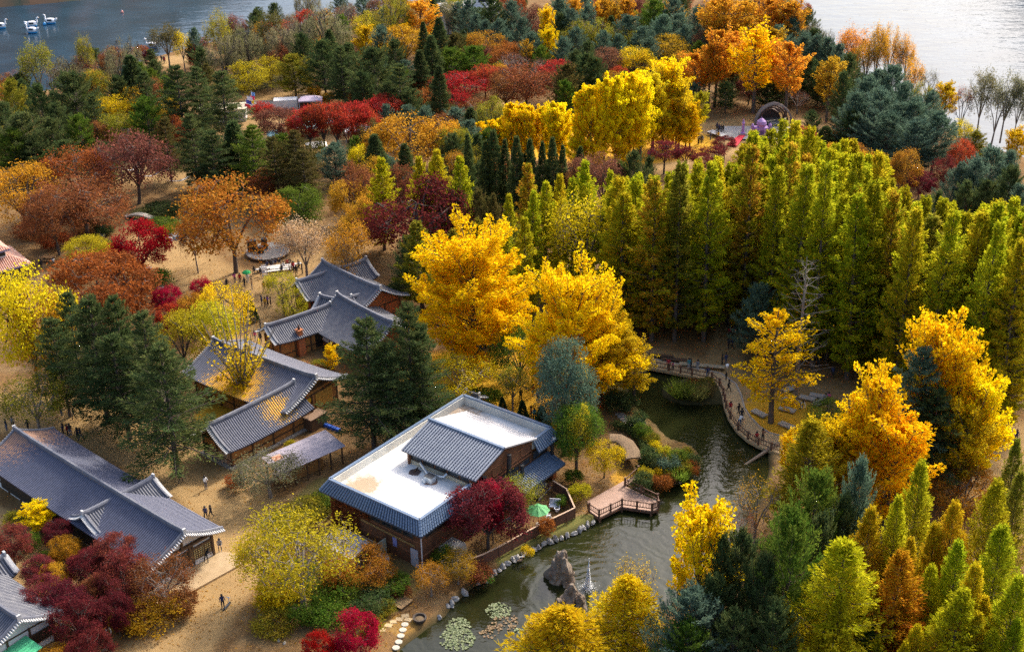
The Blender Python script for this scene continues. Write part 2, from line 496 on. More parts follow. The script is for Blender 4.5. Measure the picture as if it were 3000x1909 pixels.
# ------------------------------------------------------------------ trees
def leaf_mat(name, trans=0.42):
    """leaf colour: two tints carried by the tree, mixed leaf by leaf"""
    m = bpy.data.materials.new(name)
    m.use_nodes = True
    nt = m.node_tree
    for n in list(nt.nodes):
        if n.type != 'OUTPUT_MATERIAL':
            nt.nodes.remove(n)
    out = [n for n in nt.nodes][0]
    oi = nt.nodes.new('ShaderNodeObjectInfo')
    a2 = nt.nodes.new('ShaderNodeAttribute'); a2.attribute_type = 'OBJECT'; a2.attribute_name = 'tint'
    av = nt.nodes.new('ShaderNodeAttribute'); av.attribute_name = 'v'
    ab = nt.nodes.new('ShaderNodeAttribute'); ab.attribute_name = 'b'
    c = _mix(nt, av.outputs['Fac'], oi.outputs['Color'], a2.outputs['Color'])
    hv = nt.nodes.new('ShaderNodeHueSaturation')
    nt.links.new(c, hv.inputs['Color'])
    nt.links.new(ab.outputs['Fac'], hv.inputs['Value'])
    hr = nt.nodes.new('ShaderNodeMapRange'); hr.inputs[3].default_value = 0.488; hr.inputs[4].default_value = 0.512
    nt.links.new(oi.outputs['Random'], hr.inputs[0]); nt.links.new(hr.outputs[0], hv.inputs['Hue'])
    d = nt.nodes.new('ShaderNodeBsdfDiffuse'); t = nt.nodes.new('ShaderNodeBsdfTranslucent')
    nt.links.new(hv.outputs[0], d.inputs[0]); nt.links.new(hv.outputs[0], t.inputs[0])
    mx = nt.nodes.new('ShaderNodeMixShader'); mx.inputs[0].default_value = trans
    nt.links.new(d.outputs[0], mx.inputs[1]); nt.links.new(t.outputs[0], mx.inputs[2])
    nt.links.new(mx.outputs[0], out.inputs[0])
    return m
LEAF = leaf_mat('leaves', 0.6)
NEEDLE = leaf_mat('needles', 0.42)
BARK = mat('bark', (0.075, 0.055, 0.042), (0.13, 0.10, 0.08), 3.0, 0.95, bump=0.5, stretch=(1, 1, 0.25))
BARKG = mat('grey_bark', (0.17, 0.14, 0.12), (0.26, 0.22, 0.18), 3.0, 0.95, bump=0.4, stretch=(1, 1, 0.25))

class TG:
    """one tree: tapered tubes for the wood and many leaf-sized faces for the crown"""
    def __init__(s, seed):
        s.r = np.random.default_rng(seed)
        s.wood = MB()
        s.c, s.a, s.L, s.W, s.v, s.b = [], [], [], [], [], []
    def limb(s, pts, r0, r1, n=5):
        k = len(pts)
        s.wood.tube(pts, [r0 + (r1 - r0) * i / (k - 1) for i in range(k)], n, cap=False)
    def leaves(s, c, a, L, W, clump, vv=None):
        n = len(c)
        s.c.append(c)
        s.a.append(a)
        s.L.append(L * s.r.uniform(0.7, 1.3, n))
        s.W.append(W * s.r.uniform(0.7, 1.3, n))
        v = np.clip(clump + s.r.normal(0, 0.22, n), 0, 1) if vv is None else np.clip(vv + s.r.normal(0, 0.15, n), 0, 1)
        s.v.append(v)
        s.b.append(s.r.uniform(0.72, 1.2, n))
    def done(s, h0, w0, lm, bm):
        c, a = np.concatenate(s.c), np.concatenate(s.a)
        L, W = np.concatenate(s.L)[:, None], np.concatenate(s.W)[:, None]
        n = len(c)
        a = a / (np.linalg.norm(a, axis=1, keepdims=True) + 1e-9)
        q = s.r.normal(0, 1, (n, 3))
        side = np.cross(a, q)
        side /= np.linalg.norm(side, axis=1, keepdims=True) + 1e-9
        nrm = np.cross(a, side)
        V = np.stack([c, c + a * L * 0.45 + side * W * 0.5, c + a * L + nrm * L * 0.12, c + a * L * 0.45 - side * W * 0.5], 1).reshape(-1, 3)
        Q = np.arange(n * 4).reshape(n, 4)
        cm = np_mesh('crown', V, Q, lm, {'v': np.concatenate(s.v), 'b': np.concatenate(s.b)})
        tm = s.wood.mesh('trunk', bm, smooth=True)
        if h0 > 1.5:      # what the crown really measures
            h0 = float(np.percentile(V[:, 2], 99.7))
            w0 = 2 * float(np.percentile(np.hypot(V[:, 0], V[:, 1]), 97))
        return dict(crown=cm, trunk=tm, h=h0, w=w0)
def dirv(az, el):
    return np.array([math.cos(az) * math.cos(el), math.sin(az) * math.cos(el), math.sin(el)])
def curve(p, az, el, ln, bend, k=5):
    """points of a branch that starts at p and bends up (+) or down (-) along its length"""
    pts = [np.array(p, float)]
    for i in range(k):
        e = el + bend * i / k
        pts.append(pts[-1] + dirv(az, e) * ln / k)
    return pts
def along(pts, t):
    pts = np.array(pts)
    x = np.clip(t, 0, 1) * (len(pts) - 1)
    i = np.minimum(x.astype(int), len(pts) - 2)
    f = (x - i)[:, None]
    return pts[i] * (1 - f) + pts[i + 1] * f, (pts[i + 1] - pts[i]) / (np.linalg.norm(pts[i + 1] - pts[i], axis=1, keepdims=True) + 1e-9)

def conifer(seed, h, w, nb, prof, el0, el1, bend, per, L, W, t0=0.12, flat=0.25, sprayw=0.22, up=0.0, droop=0.0, jl=0.25, lm=None, grad=False, whorl=0, inner=0.15, trunk=None, bm=None):
    g = TG(seed)
    r = g.r
    tr = trunk or h * 0.013
    wob = r.normal(0, 0.06, 2)
    tp = [np.array([wob[0] * math.sin(z * 4), wob[1] * math.cos(z * 3), z * h]) for z in np.linspace(0, 1, 9)]
    g.limb(tp, tr, tr * 0.1, 7)
    for i in range(nb):
        t = t0 + (1 - t0) * (i + r.uniform(0, 1)) / nb
        if whorl:
            t = t0 + (1 - t0) * (math.floor((t - t0) / (1 - t0) * whorl) + 0.5 + r.normal(0, 0.10)) / whorl
        t = min(t, 0.995)
        s = prof(t)
        ln = w / 2 * s * (1 + r.uniform(-jl, jl)) + 0.15
        az = i * 2.39996 + r.normal(0, 0.3)
        el = el0 + (el1 - el0) * t + r.normal(0, 0.08)
        p0 = np.array([tp[0][0], tp[0][1], t * h])
        pts = curve(p0, az, el, ln, bend)
        if ln > 0.8:
            g.limb(pts, tr * 0.28 * (1 - t) + 0.025, 0.012, 3)
        n = int(per * (0.35 + 0.65 * s) * r.uniform(0.8, 1.2))
        tt = inner + (1 - inner) * r.uniform(0, 1, n) ** 0.75
        c, d = along(pts, tt)
        lat = np.stack([-d[:, 1], d[:, 0], np.zeros(n)], -1)
        lat /= np.linalg.norm(lat, axis=1, keepdims=True) + 1e-9
        wd = sprayw * ln * (1.15 - tt) + 0.12
        off = r.normal(0, 0.6, n)
        c = c + lat * (off * wd)[:, None] + np.stack([np.zeros(n), np.zeros(n), r.normal(0, flat * 0.5, n) - droop * np.abs(off) * wd - droop * r.uniform(0, 0.5, n)], -1)
        a = d * 0.8 + lat * np.sign(off)[:, None] * 0.6 + r.normal(0, 0.35, (n, 3)) + np.array([0, 0, up - droop])
        cl = r.uniform(0.1, 0.75)
        vv = None
        if grad:
            vv = np.clip(1.05 - c[:, 2] / h + r.normal(0, .12), 0, 1)
        g.leaves(c, a, L, W, cl, vv)
    return g.done(h, w, lm or NEEDLE, bm or BARK)

def ginkgo(seed, h, w, nb, per, L=0.3, W=0.28, el=(0.35, 1.15), broad=0.35, t0=0.12, sub=4, tight=0.16, clear=0, lm=None, bm=None, thin=1.0):
    g = TG(seed)
    r = g.r
    tr = h * 0.018
    tp = [np.array([0.12 * math.sin(z * 3 + seed), 0.12 * math.cos(z * 2), z * h * 0.92]) for z in np.linspace(0, 1, 8)]
    g.limb(tp, tr, tr * 0.12, 8)
    def plume(p0, az, e, ln, rad, n, cl, bend):
        pts = curve(p0, az, e, ln, bend, 6)
        g.limb(pts, 0.03 + ln * 0.012, 0.012, 4)
        n = max(6, int(n * thin))
        tt = 0.12 + 0.88 * r.uniform(0, 1, n) ** 0.85
        c, d = along(pts, tt)
        o = r.normal(0, 1, (n, 3))
        o -= d * (o * d).sum(1, keepdims=True)
        o /= np.linalg.norm(o, axis=1, keepdims=True) + 1e-9
        rr = rad * np.sqrt(r.uniform(0, 1, n)) * np.clip(1.25 - tt, 0.12, 1) * (0.6 + 0.4 * np.minimum(tt * 4, 1))
        c = c + o * rr[:, None]
        a = o * 0.8 + d * 0.7 + r.normal(0, 0.3, (n, 3))
        g.leaves(c, a, L, W, cl)
        return pts
    for i in range(nb):
        t = t0 + (0.99 - t0) * ((i + r.uniform(0, 1)) / nb)
        s = (min(1, (t - t0) / 0.16 * 0.45 + 0.55) if t < broad else ((1 - t) / (1 - broad)) ** 0.72)
        ln = w / 2 * s * r.uniform(0.72, 1.22) + h * 0.035
        az = i * 2.39996 + r.normal(0, 0.25)
        e = el[0] + (el[1] - el[0]) * t + r.normal(0, 0.14)
        k = min(t, 0.92)
        p0 = np.array([0, 0, k * h * 0.92 / 0.92])
        p0[2] = k * h * 0.9
        ln2 = ln / max(0.45, math.cos(e)) if t < 0.8 else ln * 1.1
        ln2 = min(ln2, h * 0.5)
        cl = r.uniform(0.05, 0.7)
        pts = plume(p0, az, e, ln2, tight * ln2 + 0.2, per * (0.4 + s), cl, r.uniform(-0.25, 0.35))
        for j in range(sub):
            q, d = along(pts, np.array([r.uniform(0.3, 0.85)]))
            l3 = ln2 * r.uniform(0.22, 0.42)
            plume(q[0], az + r.choice([-1, 1]) * r.uniform(0.4, 1.1), e + r.uniform(-0.5, 0.35), l3, 0.22 * l3 + 0.14, per * 0.32 * (0.4 + s), cl, r.uniform(-0.5, 0.2))
    return g.done(h, w, lm or LEAF, bm or BARK)

def broad(seed, h, w, per, L=0.26, W=0.2, trunk_h=0.28, limbs=6, forks=(4, 4), crown_z=0.62, crown_h=0.42, clump=0.9, flat=0.5, hang=0.0, twig=0, lm=None, bm=None, fill=0.25, bare_top=0.0, stem=None, layered=0.0, upright=0.0):
    """spreading crown: limbs fork twice, every tip carries a flattened clump of leaves"""
    g = TG(seed)
    r = g.r
    tr = stem or (h * 0.02 + 0.06)
    top = np.array([r.normal(0, 0.1), r.normal(0, 0.1), h * trunk_h])
    g.limb([np.zeros(3), top * 0.5 + r.normal(0, 0.05, 3) * np.array([1, 1, 0]), top], tr, tr * 0.75, 7)
    cz, ch = crown_z * h, crown_h * h
    def fit(p):
        """pull a tip onto the uneven ellipsoid of the crown"""
        q = (p - np.array([0, 0, cz])) / np.array([w / 2, w / 2, ch])
        m = np.linalg.norm(q)
        lim = 0.96 + 0.14 * math.sin(3 * math.atan2(q[1], q[0]) + seed) * (1 - abs(q[2]))
        if m > lim:
            q *= lim / m
        return q * np.array([w / 2, w / 2, ch]) + np.array([0, 0, cz])
    tips = []
    for i in range(limbs):
        az = i * 2 * math.pi / limbs + r.normal(0, 0.25)
        tgt = np.array([math.cos(az) * w * 0.27, math.sin(az) * w * 0.27, cz + ch * r.uniform(-0.25, 0.35)]) * np.array([1, 1, 1])
        if i == 0:
            tgt = np.array([0, 0, cz + ch * 0.35])
        mid = (top + tgt) / 2 + np.array([0, 0, 0.06 * h * (0.5 + upright)])
        g.limb([top, mid, tgt], tr * 0.55, tr * 0.3, 5)
        for j in range(forks[0]):
            a2 = az + r.normal(0, 0.75) if i else r.uniform(0, 6.28)
            t2 = fit(tgt + np.array([math.cos(a2) * w * 0.2, math.sin(a2) * w * 0.2, ch * r.uniform(-0.45, 0.6) + upright * ch * 0.4]))
            g.limb([tgt, (tgt + t2) / 2 + r.normal(0, 0.02 * w, 3), t2], tr * 0.28, tr * 0.12, 4)
            for k in range(forks[1]):
                t3 = fit(t2 + r.normal(0, 1, 3) * np.array([w * 0.13, w * 0.13, ch * 0.26]) + np.array([0, 0, upright * ch * 0.25]))
                g.limb([t2, (t2 + t3) / 2 + r.normal(0, 0.01 * w, 3), t3], tr * 0.11, 0.012, 3)
                for q in range(twig):
                    t4 = t3 + r.normal(0, 1, 3) * np.array([w * 0.06, w * 0.06, ch * 0.1]) + np.array([0, 0, ch * (0.06 + upright * 0.15)])
                    g.limb([t3, t4], 0.018, 0.006, 3)
                    tips.append((t4, 0.6))
                tips.append((t3, 1.0))
    for p, wt in tips:
        n = int(per * wt * r.uniform(0.6, 1.3))
        if bare_top and p[2] > cz + ch * (1 - bare_top * 2) and r.uniform() < 0.75:
            n = n // 8
        if n < 1:
            continue
        cl = r.uniform(0.0, 0.75)
        rad = clump * r.uniform(0.75, 1.25)
        o = r.normal(0, 0.5, (n, 3)) * rad
        o[:, 2] *= flat
        if layered:
            o[:, 2] -= layered * np.hypot(o[:, 0], o[:, 1]) * 0.35
        c = p + o
        a = o / (np.linalg.norm(o, axis=1, keepdims=True) + 1e-6) * 0.7 + r.normal(0, 0.6, (n, 3))
        if hang:
            dn = r.uniform(0, 1, n)
            c[:, 2] -= dn * hang * r.uniform(0.5, 1.2)
            c[:, :2] -= (c[:, :2] - p[:2]) * 0.35 * dn[:, None]
            a = r.normal(0, 0.2, (n, 3)) + np.array([0, 0, -1.0])
        a[:, 2] -= 0.15
        g.leaves(c, a, L, W, cl)
    return g.done(h, w, lm or LEAF, bm or BARK)

def cone(t0, pw=0.85):
    return lambda t: max(0.0, (1 - t) / (1 - t0)) ** pw
def ovoid(tb, pw=0.65, low=0.6):
    return lambda t: (low + (1 - low) * min(1, (t - 0.1) / max(tb - 0.1, 0.01))) if t < tb else max(0, (1 - t) / (1 - tb)) ** pw
PROTO = {
 'metaseq': [conifer(10 + k, 26, 5.8, 125, ovoid(0.36, 0.5, 0.8), 0.1, 0.8, 0.2, 115, 0.44, 0.19, t0=0.09, flat=0.42, sprayw=0.2, droop=0.22, jl=0.55, lm=LEAF, trunk=0.34, inner=0.2) for k in range(4)],
 'larch': [conifer(30 + k, 16, 7.4, 190, ovoid(0.22, 0.72, 0.8), 0.12, 0.75, 0.25, 95, 0.34, 0.13, t0=0.06, flat=0.45, sprayw=0.28, droop=0.12, jl=0.35, lm=LEAF, grad=True, inner=0.25) for k in range(4)],
 'fir': [conifer(50 + k, 17, 9.0, 120, cone(0.1, 0.6), 0.10, 0.75, -0.18, 190, 0.36, 0.11, t0=0.14, flat=0.26, sprayw=0.26, droop=0.06, jl=0.5, whorl=13, inner=0.1, trunk=0.3) for k in range(3)],
 'spruce': [conifer(60 + k, 18, 6.6, 170, cone(0.05, 0.75), -0.1, 0.5, 0.15, 110, 0.42, 0.15, t0=0.08, flat=0.4, sprayw=0.36, droop=0.1, jl=0.22, whorl=22) for k in range(3)],
 'pine': [conifer(70 + k, 16, 8.4, 120, ovoid(0.4, 0.45, 0.75), 0.05, 0.9, 0.5, 135, 0.42, 0.12, t0=0.14, flat=0.45, sprayw=0.27, up=0.45, jl=0.5, inner=0.3, trunk=.22) for k in range(4)],
 'umbrella': [broad(70 + k, 16, 9.0, 84, 0.48, 0.13, 0.26, 8, (4, 4), 0.56, 0.44, 1.2, 0.5, lm=NEEDLE) for k in range(4)],
 'dome': [broad(90 + k, 13, 12, 46, 0.34, 0.24, 0.22, 8, (5, 4), 0.58, 0.42, 1.35, 0.5, layered=0.5) for k in range(4)],
 'thin': [broad(110 + k, 14, 10, 20, 0.3, 0.2, 0.3, 7, (5, 4), 0.62, 0.38, 1.1, 0.6, twig=2, bm=BARKG) for k in range(3)],
 'cherry': [broad(120 + k, 11, 9, 42, 0.30, 0.2, 0.36, 6, (5, 4), 0.76, 0.24, 1.0, 0.4, layered=0.4) for k in range(2)],
 'maple': [broad(130 + k, 7, 7.5, 95, 0.19, 0.15, 0.2, 7, (5, 4), 0.58, 0.42, 0.8, 0.4, layered=0.6) for k in range(3)],
 'willow': [broad(140 + k, 16, 10, 50, 0.55, 0.1, 0.3, 7, (4, 4), 0.62, 0.38, 0.8, 0.5, hang=3.2) for k in range(2)],
 'bare': [broad(150 + k, 12, 7, 4, 0.22, 0.18, 0.25, 6, (4, 4), 0.62, 0.4, 0.7, 0.6, twig=3, bm=BARKG, upright=0.5) for k in range(2)],
 'ginkgo': [ginkgo(160 + k, 18, 8.0, 44, 120, 0.34, 0.32, (0.65, 1.25), 0.3, 0.14, 3) for k in range(3)],
 'ginkgobig': [ginkgo(180 + k, 19.5, 15, 84, 300, 0.27, 0.25, (0.3, 1.2), 0.3, 0.10, 5, tight=0.13) for k in range(2)],
 'ginkgocol': [ginkgo(165 + k, 16, 4.6, 34, 120, 0.34, 0.32, (0.85, 1.3), 0.35, 0.10, 3) for k in range(3)],
 'ginkgothin': [ginkgo(170, 19, 8.5, 40, 75, 0.3, 0.26, (0.1, 0.9), 0.3, 0.2, 4, tight=0.12, thin=0.75)],
 'tulip': [ginkgo(175 + k, 22, 7.5, 40, 55, 0.45, 0.36, (0.5, 1.15), 0.45, 0.30, 5, tight=0.26, thin=0.9) for k in range(3)],
 'shrub': [broad(190 + k, 3, 3.6, 40, 0.2, 0.14, 0.1, 7, (4, 3), 0.5, 0.48, 0.55, 0.6, stem=0.06) for k in range(4)],
}
# tall larch stripped of its needles
def bare_fir(seed):
    g = TG(seed)
    r = g.r
    g.limb([(0, 0, 0), (0.1, 0, 8), (0, 0.1, 15), (0, 0, 20)], 0.28, 0.04, 7)
    for i in range(70):
        t = 0.18 + 0.8 * i / 70
        pts = curve((0, 0, t * 20), i * 2.4, r.uniform(-0.1, 0.45), 4.6 * (1 - t) ** 0.7 * r.uniform(.6, 1.2) + .6, r.uniform(-0.1, 0.5), 5)
        g.limb(pts, 0.05, 0.012, 3)
        for j in range(5):
            q, d = along(pts, np.array([r.uniform(.35, .95)]))
            g.limb([q[0], q[0] + d[0] * r.uniform(.3, .7) + r.normal(0, .3, 3)], 0.018, 0.006, 3)
    c = r.normal(0, 1, (160, 3)) * np.array([1.4, 1.4, 3]) + np.array([0, 0, 9])
    g.leaves(c, r.normal(0, 1, (160, 3)), 0.25, 0.15, 0.3)
    return g.done(20, 8, LEAF, BARKG)
PROTO['barefir'] = [bare_fir(3)]
# pollarded ginkgo: bare upright shoots with leaves low down
def shoots(seed):
    g = TG(seed)
    r = g.r
    g.limb([(0, 0, 0), (0.05, 0, 1.2), (0, 0, 2.4)], 0.32, 0.26, 7)
    for i in range(34):
        pts = curve((r.normal(0, .12), r.normal(0, .12), r.uniform(1.6, 2.6)), r.uniform(0, 6.28), r.uniform(1.05, 1.45), r.uniform(5.5, 9.5), r.uniform(-0.05, 0.15), 6)
        g.limb(pts, 0.075, 0.012, 4)
        n = int(r.uniform(8, 60))
        tt = r.uniform(0.05, 0.75, n)
        c, d = along(pts, tt)
        g.leaves(c + r.normal(0, 0.12, (n, 3)), r.normal(0, 1, (n, 3)), 0.24, 0.24, r.uniform(0, .6))
    for i in range(16):
        pts = curve((0, 0, r.uniform(1.2, 2.6)), r.uniform(0, 6.28), r.uniform(-0.1, .6), r.uniform(1.2, 2.6), -.2, 4)
        g.limb(pts, 0.05, 0.012, 3)
        n = 60
        c, d = along(pts, r.uniform(.3, 1, n))
        g.leaves(c + r.normal(0, .25, (n, 3)), r.normal(0, 1, (n, 3)), 0.26, 0.26, .3)
    return g.done(11, 6, LEAF, BARKG)
PROTO['shoots'] = [shoots(5)]
def cone_bush(seed, h, w, pw):
    g = TG(seed)
    r = g.r
    g.limb([(0, 0, 0), (0, 0, h * .4), (0, 0, h * .9)], 0.09, 0.02, 5)
    n = 4500
    t = r.uniform(0, 1, n)
    az = r.uniform(0, 6.28, n)
    rad = w / 2 * (1 - t) ** pw * np.sqrt(r.uniform(0.5, 1, n)) * (1 + .06 * np.sin(az * 5) + .06 * np.sin(t * 17))
    c = np.stack([np.cos(az) * rad, np.sin(az) * rad, 0.08 * h + t * h * .92], -1)
    a = np.stack([np.cos(az), np.sin(az), np.full(n, .7)], -1) + r.normal(0, .35, (n, 3))
    g.leaves(c, a, 0.22, 0.12, 0.4)
    return g.done(h, w, NEEDLE, BARK)
PROTO['topiary'] = [cone_bush(1, 4, 2.6, 0.5)]
PROTO['smallfir'] = [cone_bush(2, 4.5, 2.6, 0.85), cone_bush(3, 4.5, 2.8, 0.8)]

NAMES = dict(metaseq=('dawn_redwood_tree', 'dawn redwood'), larch=('cypress_tree', 'feathery conical cypress'), fir=('fir_tree', 'spreading fir'), spruce=('spruce_tree', 'pointed spruce'), pine=('pine_tree', 'bushy pine'), umbrella=('pine_tree', 'flat topped pine'),
    dome=('broadleaf_tree', 'round crowned broadleaf tree'), thin=('broadleaf_tree', 'twiggy thin leaved tree'), cherry=('cherry_tree', 'cherry tree with dark stems'), maple=('maple_tree', 'low spreading maple'), willow=('willow_tree', 'drooping willow'),
    bare=('bare_tree', 'nearly bare twiggy tree'), ginkgo=('ginkgo_tree', 'plumed ginkgo'), ginkgobig=('ginkgo_tree', 'broad ginkgo'), ginkgocol=('ginkgo_tree', 'narrow upright ginkgo'), ginkgothin=('ginkgo_tree', 'half bare ginkgo'), tulip=('tulip_tree', 'tall loose tulip tree'),
    shrub=('shrub', 'rounded shrub'), barefir=('larch_tree', 'leafless grey larch'), shoots=('ginkgo_tree', 'pollarded ginkgo'), topiary=('clipped_bush', 'clipped conical bush'), smallfir=('young_fir_tree', 'small young fir'))
# colour word -> (leaf colour, second leaf colour)
HUE = dict(
 gold=((0.94, 0.69, 0.01), (0.93, 0.60, 0.008)), amber=((0.78, 0.42, 0.03), (0.62, 0.27, 0.025)), yellow=((0.78, 0.58, 0.015), (0.60, 0.48, 0.02)), lime=((0.50, 0.43, 0.018), (0.36, 0.33, 0.025)),
 olive=((0.23, 0.25, 0.025), (0.36, 0.27, 0.03)), redwood=((0.38, 0.44, 0.016), (0.58, 0.50, 0.02)), redwoodyellow=((0.50, 0.49, 0.016), (0.60, 0.46, 0.02)), green=((0.085, 0.17, 0.022), (0.19, 0.24, 0.03)),
 darkgreen=((0.06, 0.105, 0.04), (0.15, 0.17, 0.05)), bluegreen=((0.10, 0.17, 0.12), (0.17, 0.24, 0.15)), browngreen=((0.11, 0.11, 0.03), (0.18, 0.13, 0.04)),
 rust=((0.38, 0.11, 0.025), (0.26, 0.085, 0.035)), orange=((0.42, 0.15, 0.022), (0.42, 0.24, 0.03)), brown=((0.23, 0.085, 0.04), (0.32, 0.13, 0.035)), mauve=((0.20, 0.085, 0.06), (0.27, 0.11, 0.055)),
 red=((0.50, 0.055, 0.03), (0.36, 0.06, 0.035)), crimson=((0.44, 0.012, 0.03), (0.26, 0.01, 0.022)), maroon=((0.13, 0.025, 0.032), (0.22, 0.035, 0.035)), beige=((0.55, 0.40, 0.27), (0.50, 0.30, 0.10)), greygreen=((0.19, 0.19, 0.10), (0.26, 0.22, 0.11)),
 lemon=((0.95, 0.76, 0.012), (0.94, 0.68, 0.01)), dusty=((0.22, 0.045, 0.05), (0.32, 0.08, 0.05)),
 larchgold=((0.56, 0.46, 0.014), (0.66, 0.36, 0.02)), larchorange=((0.58, 0.36, 0.015), (0.62, 0.22, 0.02)),
 copper=((0.48, 0.26, 0.025), (0.56, 0.32, 0.02)))
HUEWORD = dict(gold='golden yellow', amber='amber orange', yellow='yellow', lime='yellow green', olive='olive green', redwood='olive green', redwoodyellow='yellowish green', green='fresh green', darkgreen='dark green', bluegreen='blue green', browngreen='brownish green', rust='rust red', orange='orange', brown='brown leaved', mauve='mauve brown', red='coral red', crimson='crimson', maroon='maroon', beige='pale beige', greygreen='grey green', copper='copper gold', larchgold='old gold', lemon='lemon yellow', dusty='dusty red', larchorange='russet gold')
trnd = random.Random(5)
SPOTS = []
SMALLCAT = {'shrub': 'shrub', 'topiary': 'bush'}
def tree_at(kind, hue, base, h, w, label, group=None, rz=None):
    pr = trnd.choice(PROTO[kind])
    sw, sh = w / pr['w'], h / pr['h']
    SPOTS.append((base.x, base.y, w))
    root = thing(NAMES[kind][0], label, SMALLCAT.get(kind, 'tree'), (base.x, base.y, base.z), trnd.uniform(0, 6.28) if rz is None else rz, group, (sw, sw, sh))
    link('trunk', pr['trunk'], root)
    c = link('crown', pr['crown'], root)
    a, b = HUE[hue]
    k = trnd.uniform(0.86, 1.12)
    c.color = (min(a[0] * k, .95), min(a[1] * k * trnd.uniform(.95, 1.05), .95), a[2] * k, 1)
    if hue in ('redwood', 'redwoodyellow') and trnd.random() < .08:
        b = (0.60, 0.30, 0.03)
    c['tint'] = [min(x * k, .95) for x in b]
    root.rotation_euler[0], root.rotation_euler[1] = trnd.gauss(0, .02), trnd.gauss(0, .02)
    return root
NTREE = [0]
WIDE = dict(larch=1.5, pine=1.28, thin=1.12, ginkgobig=1.0, maple=1.12, fir=1.3, ginkgocol=1.3, shrub=1.15)
def plant(section, data, hf=1.0):
    """each entry: kind hue u v(top) width(px) height(m); look-alikes of one place share a label"""
    for e in data.split(';'):
        e = e.split()
        if not e:
            continue
        kind, hue = e[0], e[1]
        u, v, wpx, h = map(float, e[2:6])
        h *= hf
        b = P(u, v, h)
        b.z = 0.0
        mid = Vector((b.x, b.y, h * 0.6))
        w = wpx * dist(mid) / FPX * WIDE.get(kind, 1.22)
        lab = (' '.join(e[6:]) if len(e) > 6 else '')
        if lab:
            tree_at(kind, hue, b, h, w, lab)
        else:
            t = '%s %s %s' % (HUEWORD[hue], NAMES[kind][1], section)
            tree_at(kind, hue, b, h, w, t, t + 's' if False else 'look-alike ' + NAMES[kind][1] + ' trees ' + section)
        NTREE[0] += 1
# ------------------------------------------------------------------ what grows where (photograph points of the tree tops)
plant('on the lake shore beside the swan boats', '''
thin olive 92 117 92 19 tall olive shore tree with slanting bare stems beside the lake; thin olive 246 100 46 18; willow greygreen 342 121 80 17; willow greygreen 384 113 50 16; willow greygreen 196 165 90 13; thin mauve 240 160 70 12; bare brown 140 185 60 11;
thin browngreen 480 68 95 14; thin yellow 528 92 60 12; pine bluegreen 562 82 42 13; thin olive 632 27 78 19; willow greygreen 652 105 95 15; willow greygreen 722 68 90 17; thin browngreen 785 28 80 17; willow greygreen 818 78 88 15; cherry red 800 60 80 9; cherry red 893 30 55 11; willow greygreen 945 10 115 19;
thin mauve 690 40 60 13; cherry rust 410 135 45 7; maple maroon 430 150 40 6; maple crimson 563 130 40 8; thin mauve 310 150 50 9; bare mauve 40 200 60 9; thin mauve 600 105 55 9; willow greygreen 875 60 80 16; bare mauve 850 40 60 14''', 0.78)
plant('in the wood behind the orange broadleaf trees', '''
pine olive 30 232 75 15; pine darkgreen 210 210 135 19; dome amber 272 203 58 10; pine darkgreen 112 245 80 16; spruce darkgreen 382 163 95 18; spruce bluegreen 365 195 60 15; fir darkgreen 422 212 90 17; pine darkgreen 335 222 75 14; fir darkgreen 515 193 120 21; fir darkgreen 575 198 90 19; fir browngreen 607 188 66 18; fir darkgreen 642 210 125 20;
dome lime 722 183 100 11; dome lime 790 166 66 10; pine olive 856 158 100 13; pine darkgreen 942 118 110 17; fir darkgreen 1000 138 90 18; pine darkgreen 880 97 66 15; spruce darkgreen 962 88 66 16;
dome copper 378 257 82 11; dome yellow 330 285 115 11; dome yellow 288 280 60 9; dome olive 345 328 105 11; pine green 425 284 95 15; pine green 226 336 76 13; pine darkgreen 58 330 135 17; pine green 28 378 110 14; pine darkgreen 145 348 85 14; pine darkgreen 5 300 80 16; pine darkgreen 165 300 80 16; fir darkgreen 268 280 70 15; pine darkgreen 90 400 110 12; pine darkgreen 185 410 80 11;
dome rust 500 345 74 10; fir browngreen 478 348 95 16; fir darkgreen 556 336 112 19; spruce darkgreen 685 358 110 17; fir green 727 370 125 18; fir darkgreen 610 383 115 17; fir browngreen 868 382 115 18; fir browngreen 800 400 100 17; fir browngreen 885 442 112 15; dome rust 762 500 85 9; dome red 540 365 60 8; dome browngreen 640 420 90 12;
shrub copper 920 251 40 5; shrub copper 960 271 34 4; shrub olive 1003 262 36 4; umbrella green 866 545 122 13 fresh green umbrella pine beside the beige blossom tree; pine bluegreen 978 416 90 11; maple mauve 815 315 130 9; cherry red 766 298 60 8; maple rust 600 470 60 7; pine darkgreen 300 420 70 10''', .74)
plant('standing over the pale pavilions', '''cherry red 898 312 85 13; cherry red 940 298 95 14; cherry red 985 300 100 14; cherry red 1030 298 95 13; cherry red 1060 310 80 12; cherry red 1138 275 85 10; cherry red 1095 290 70 10; cherry rust 880 330 70 12; cherry red 1015 335 80 11''', 0.85)
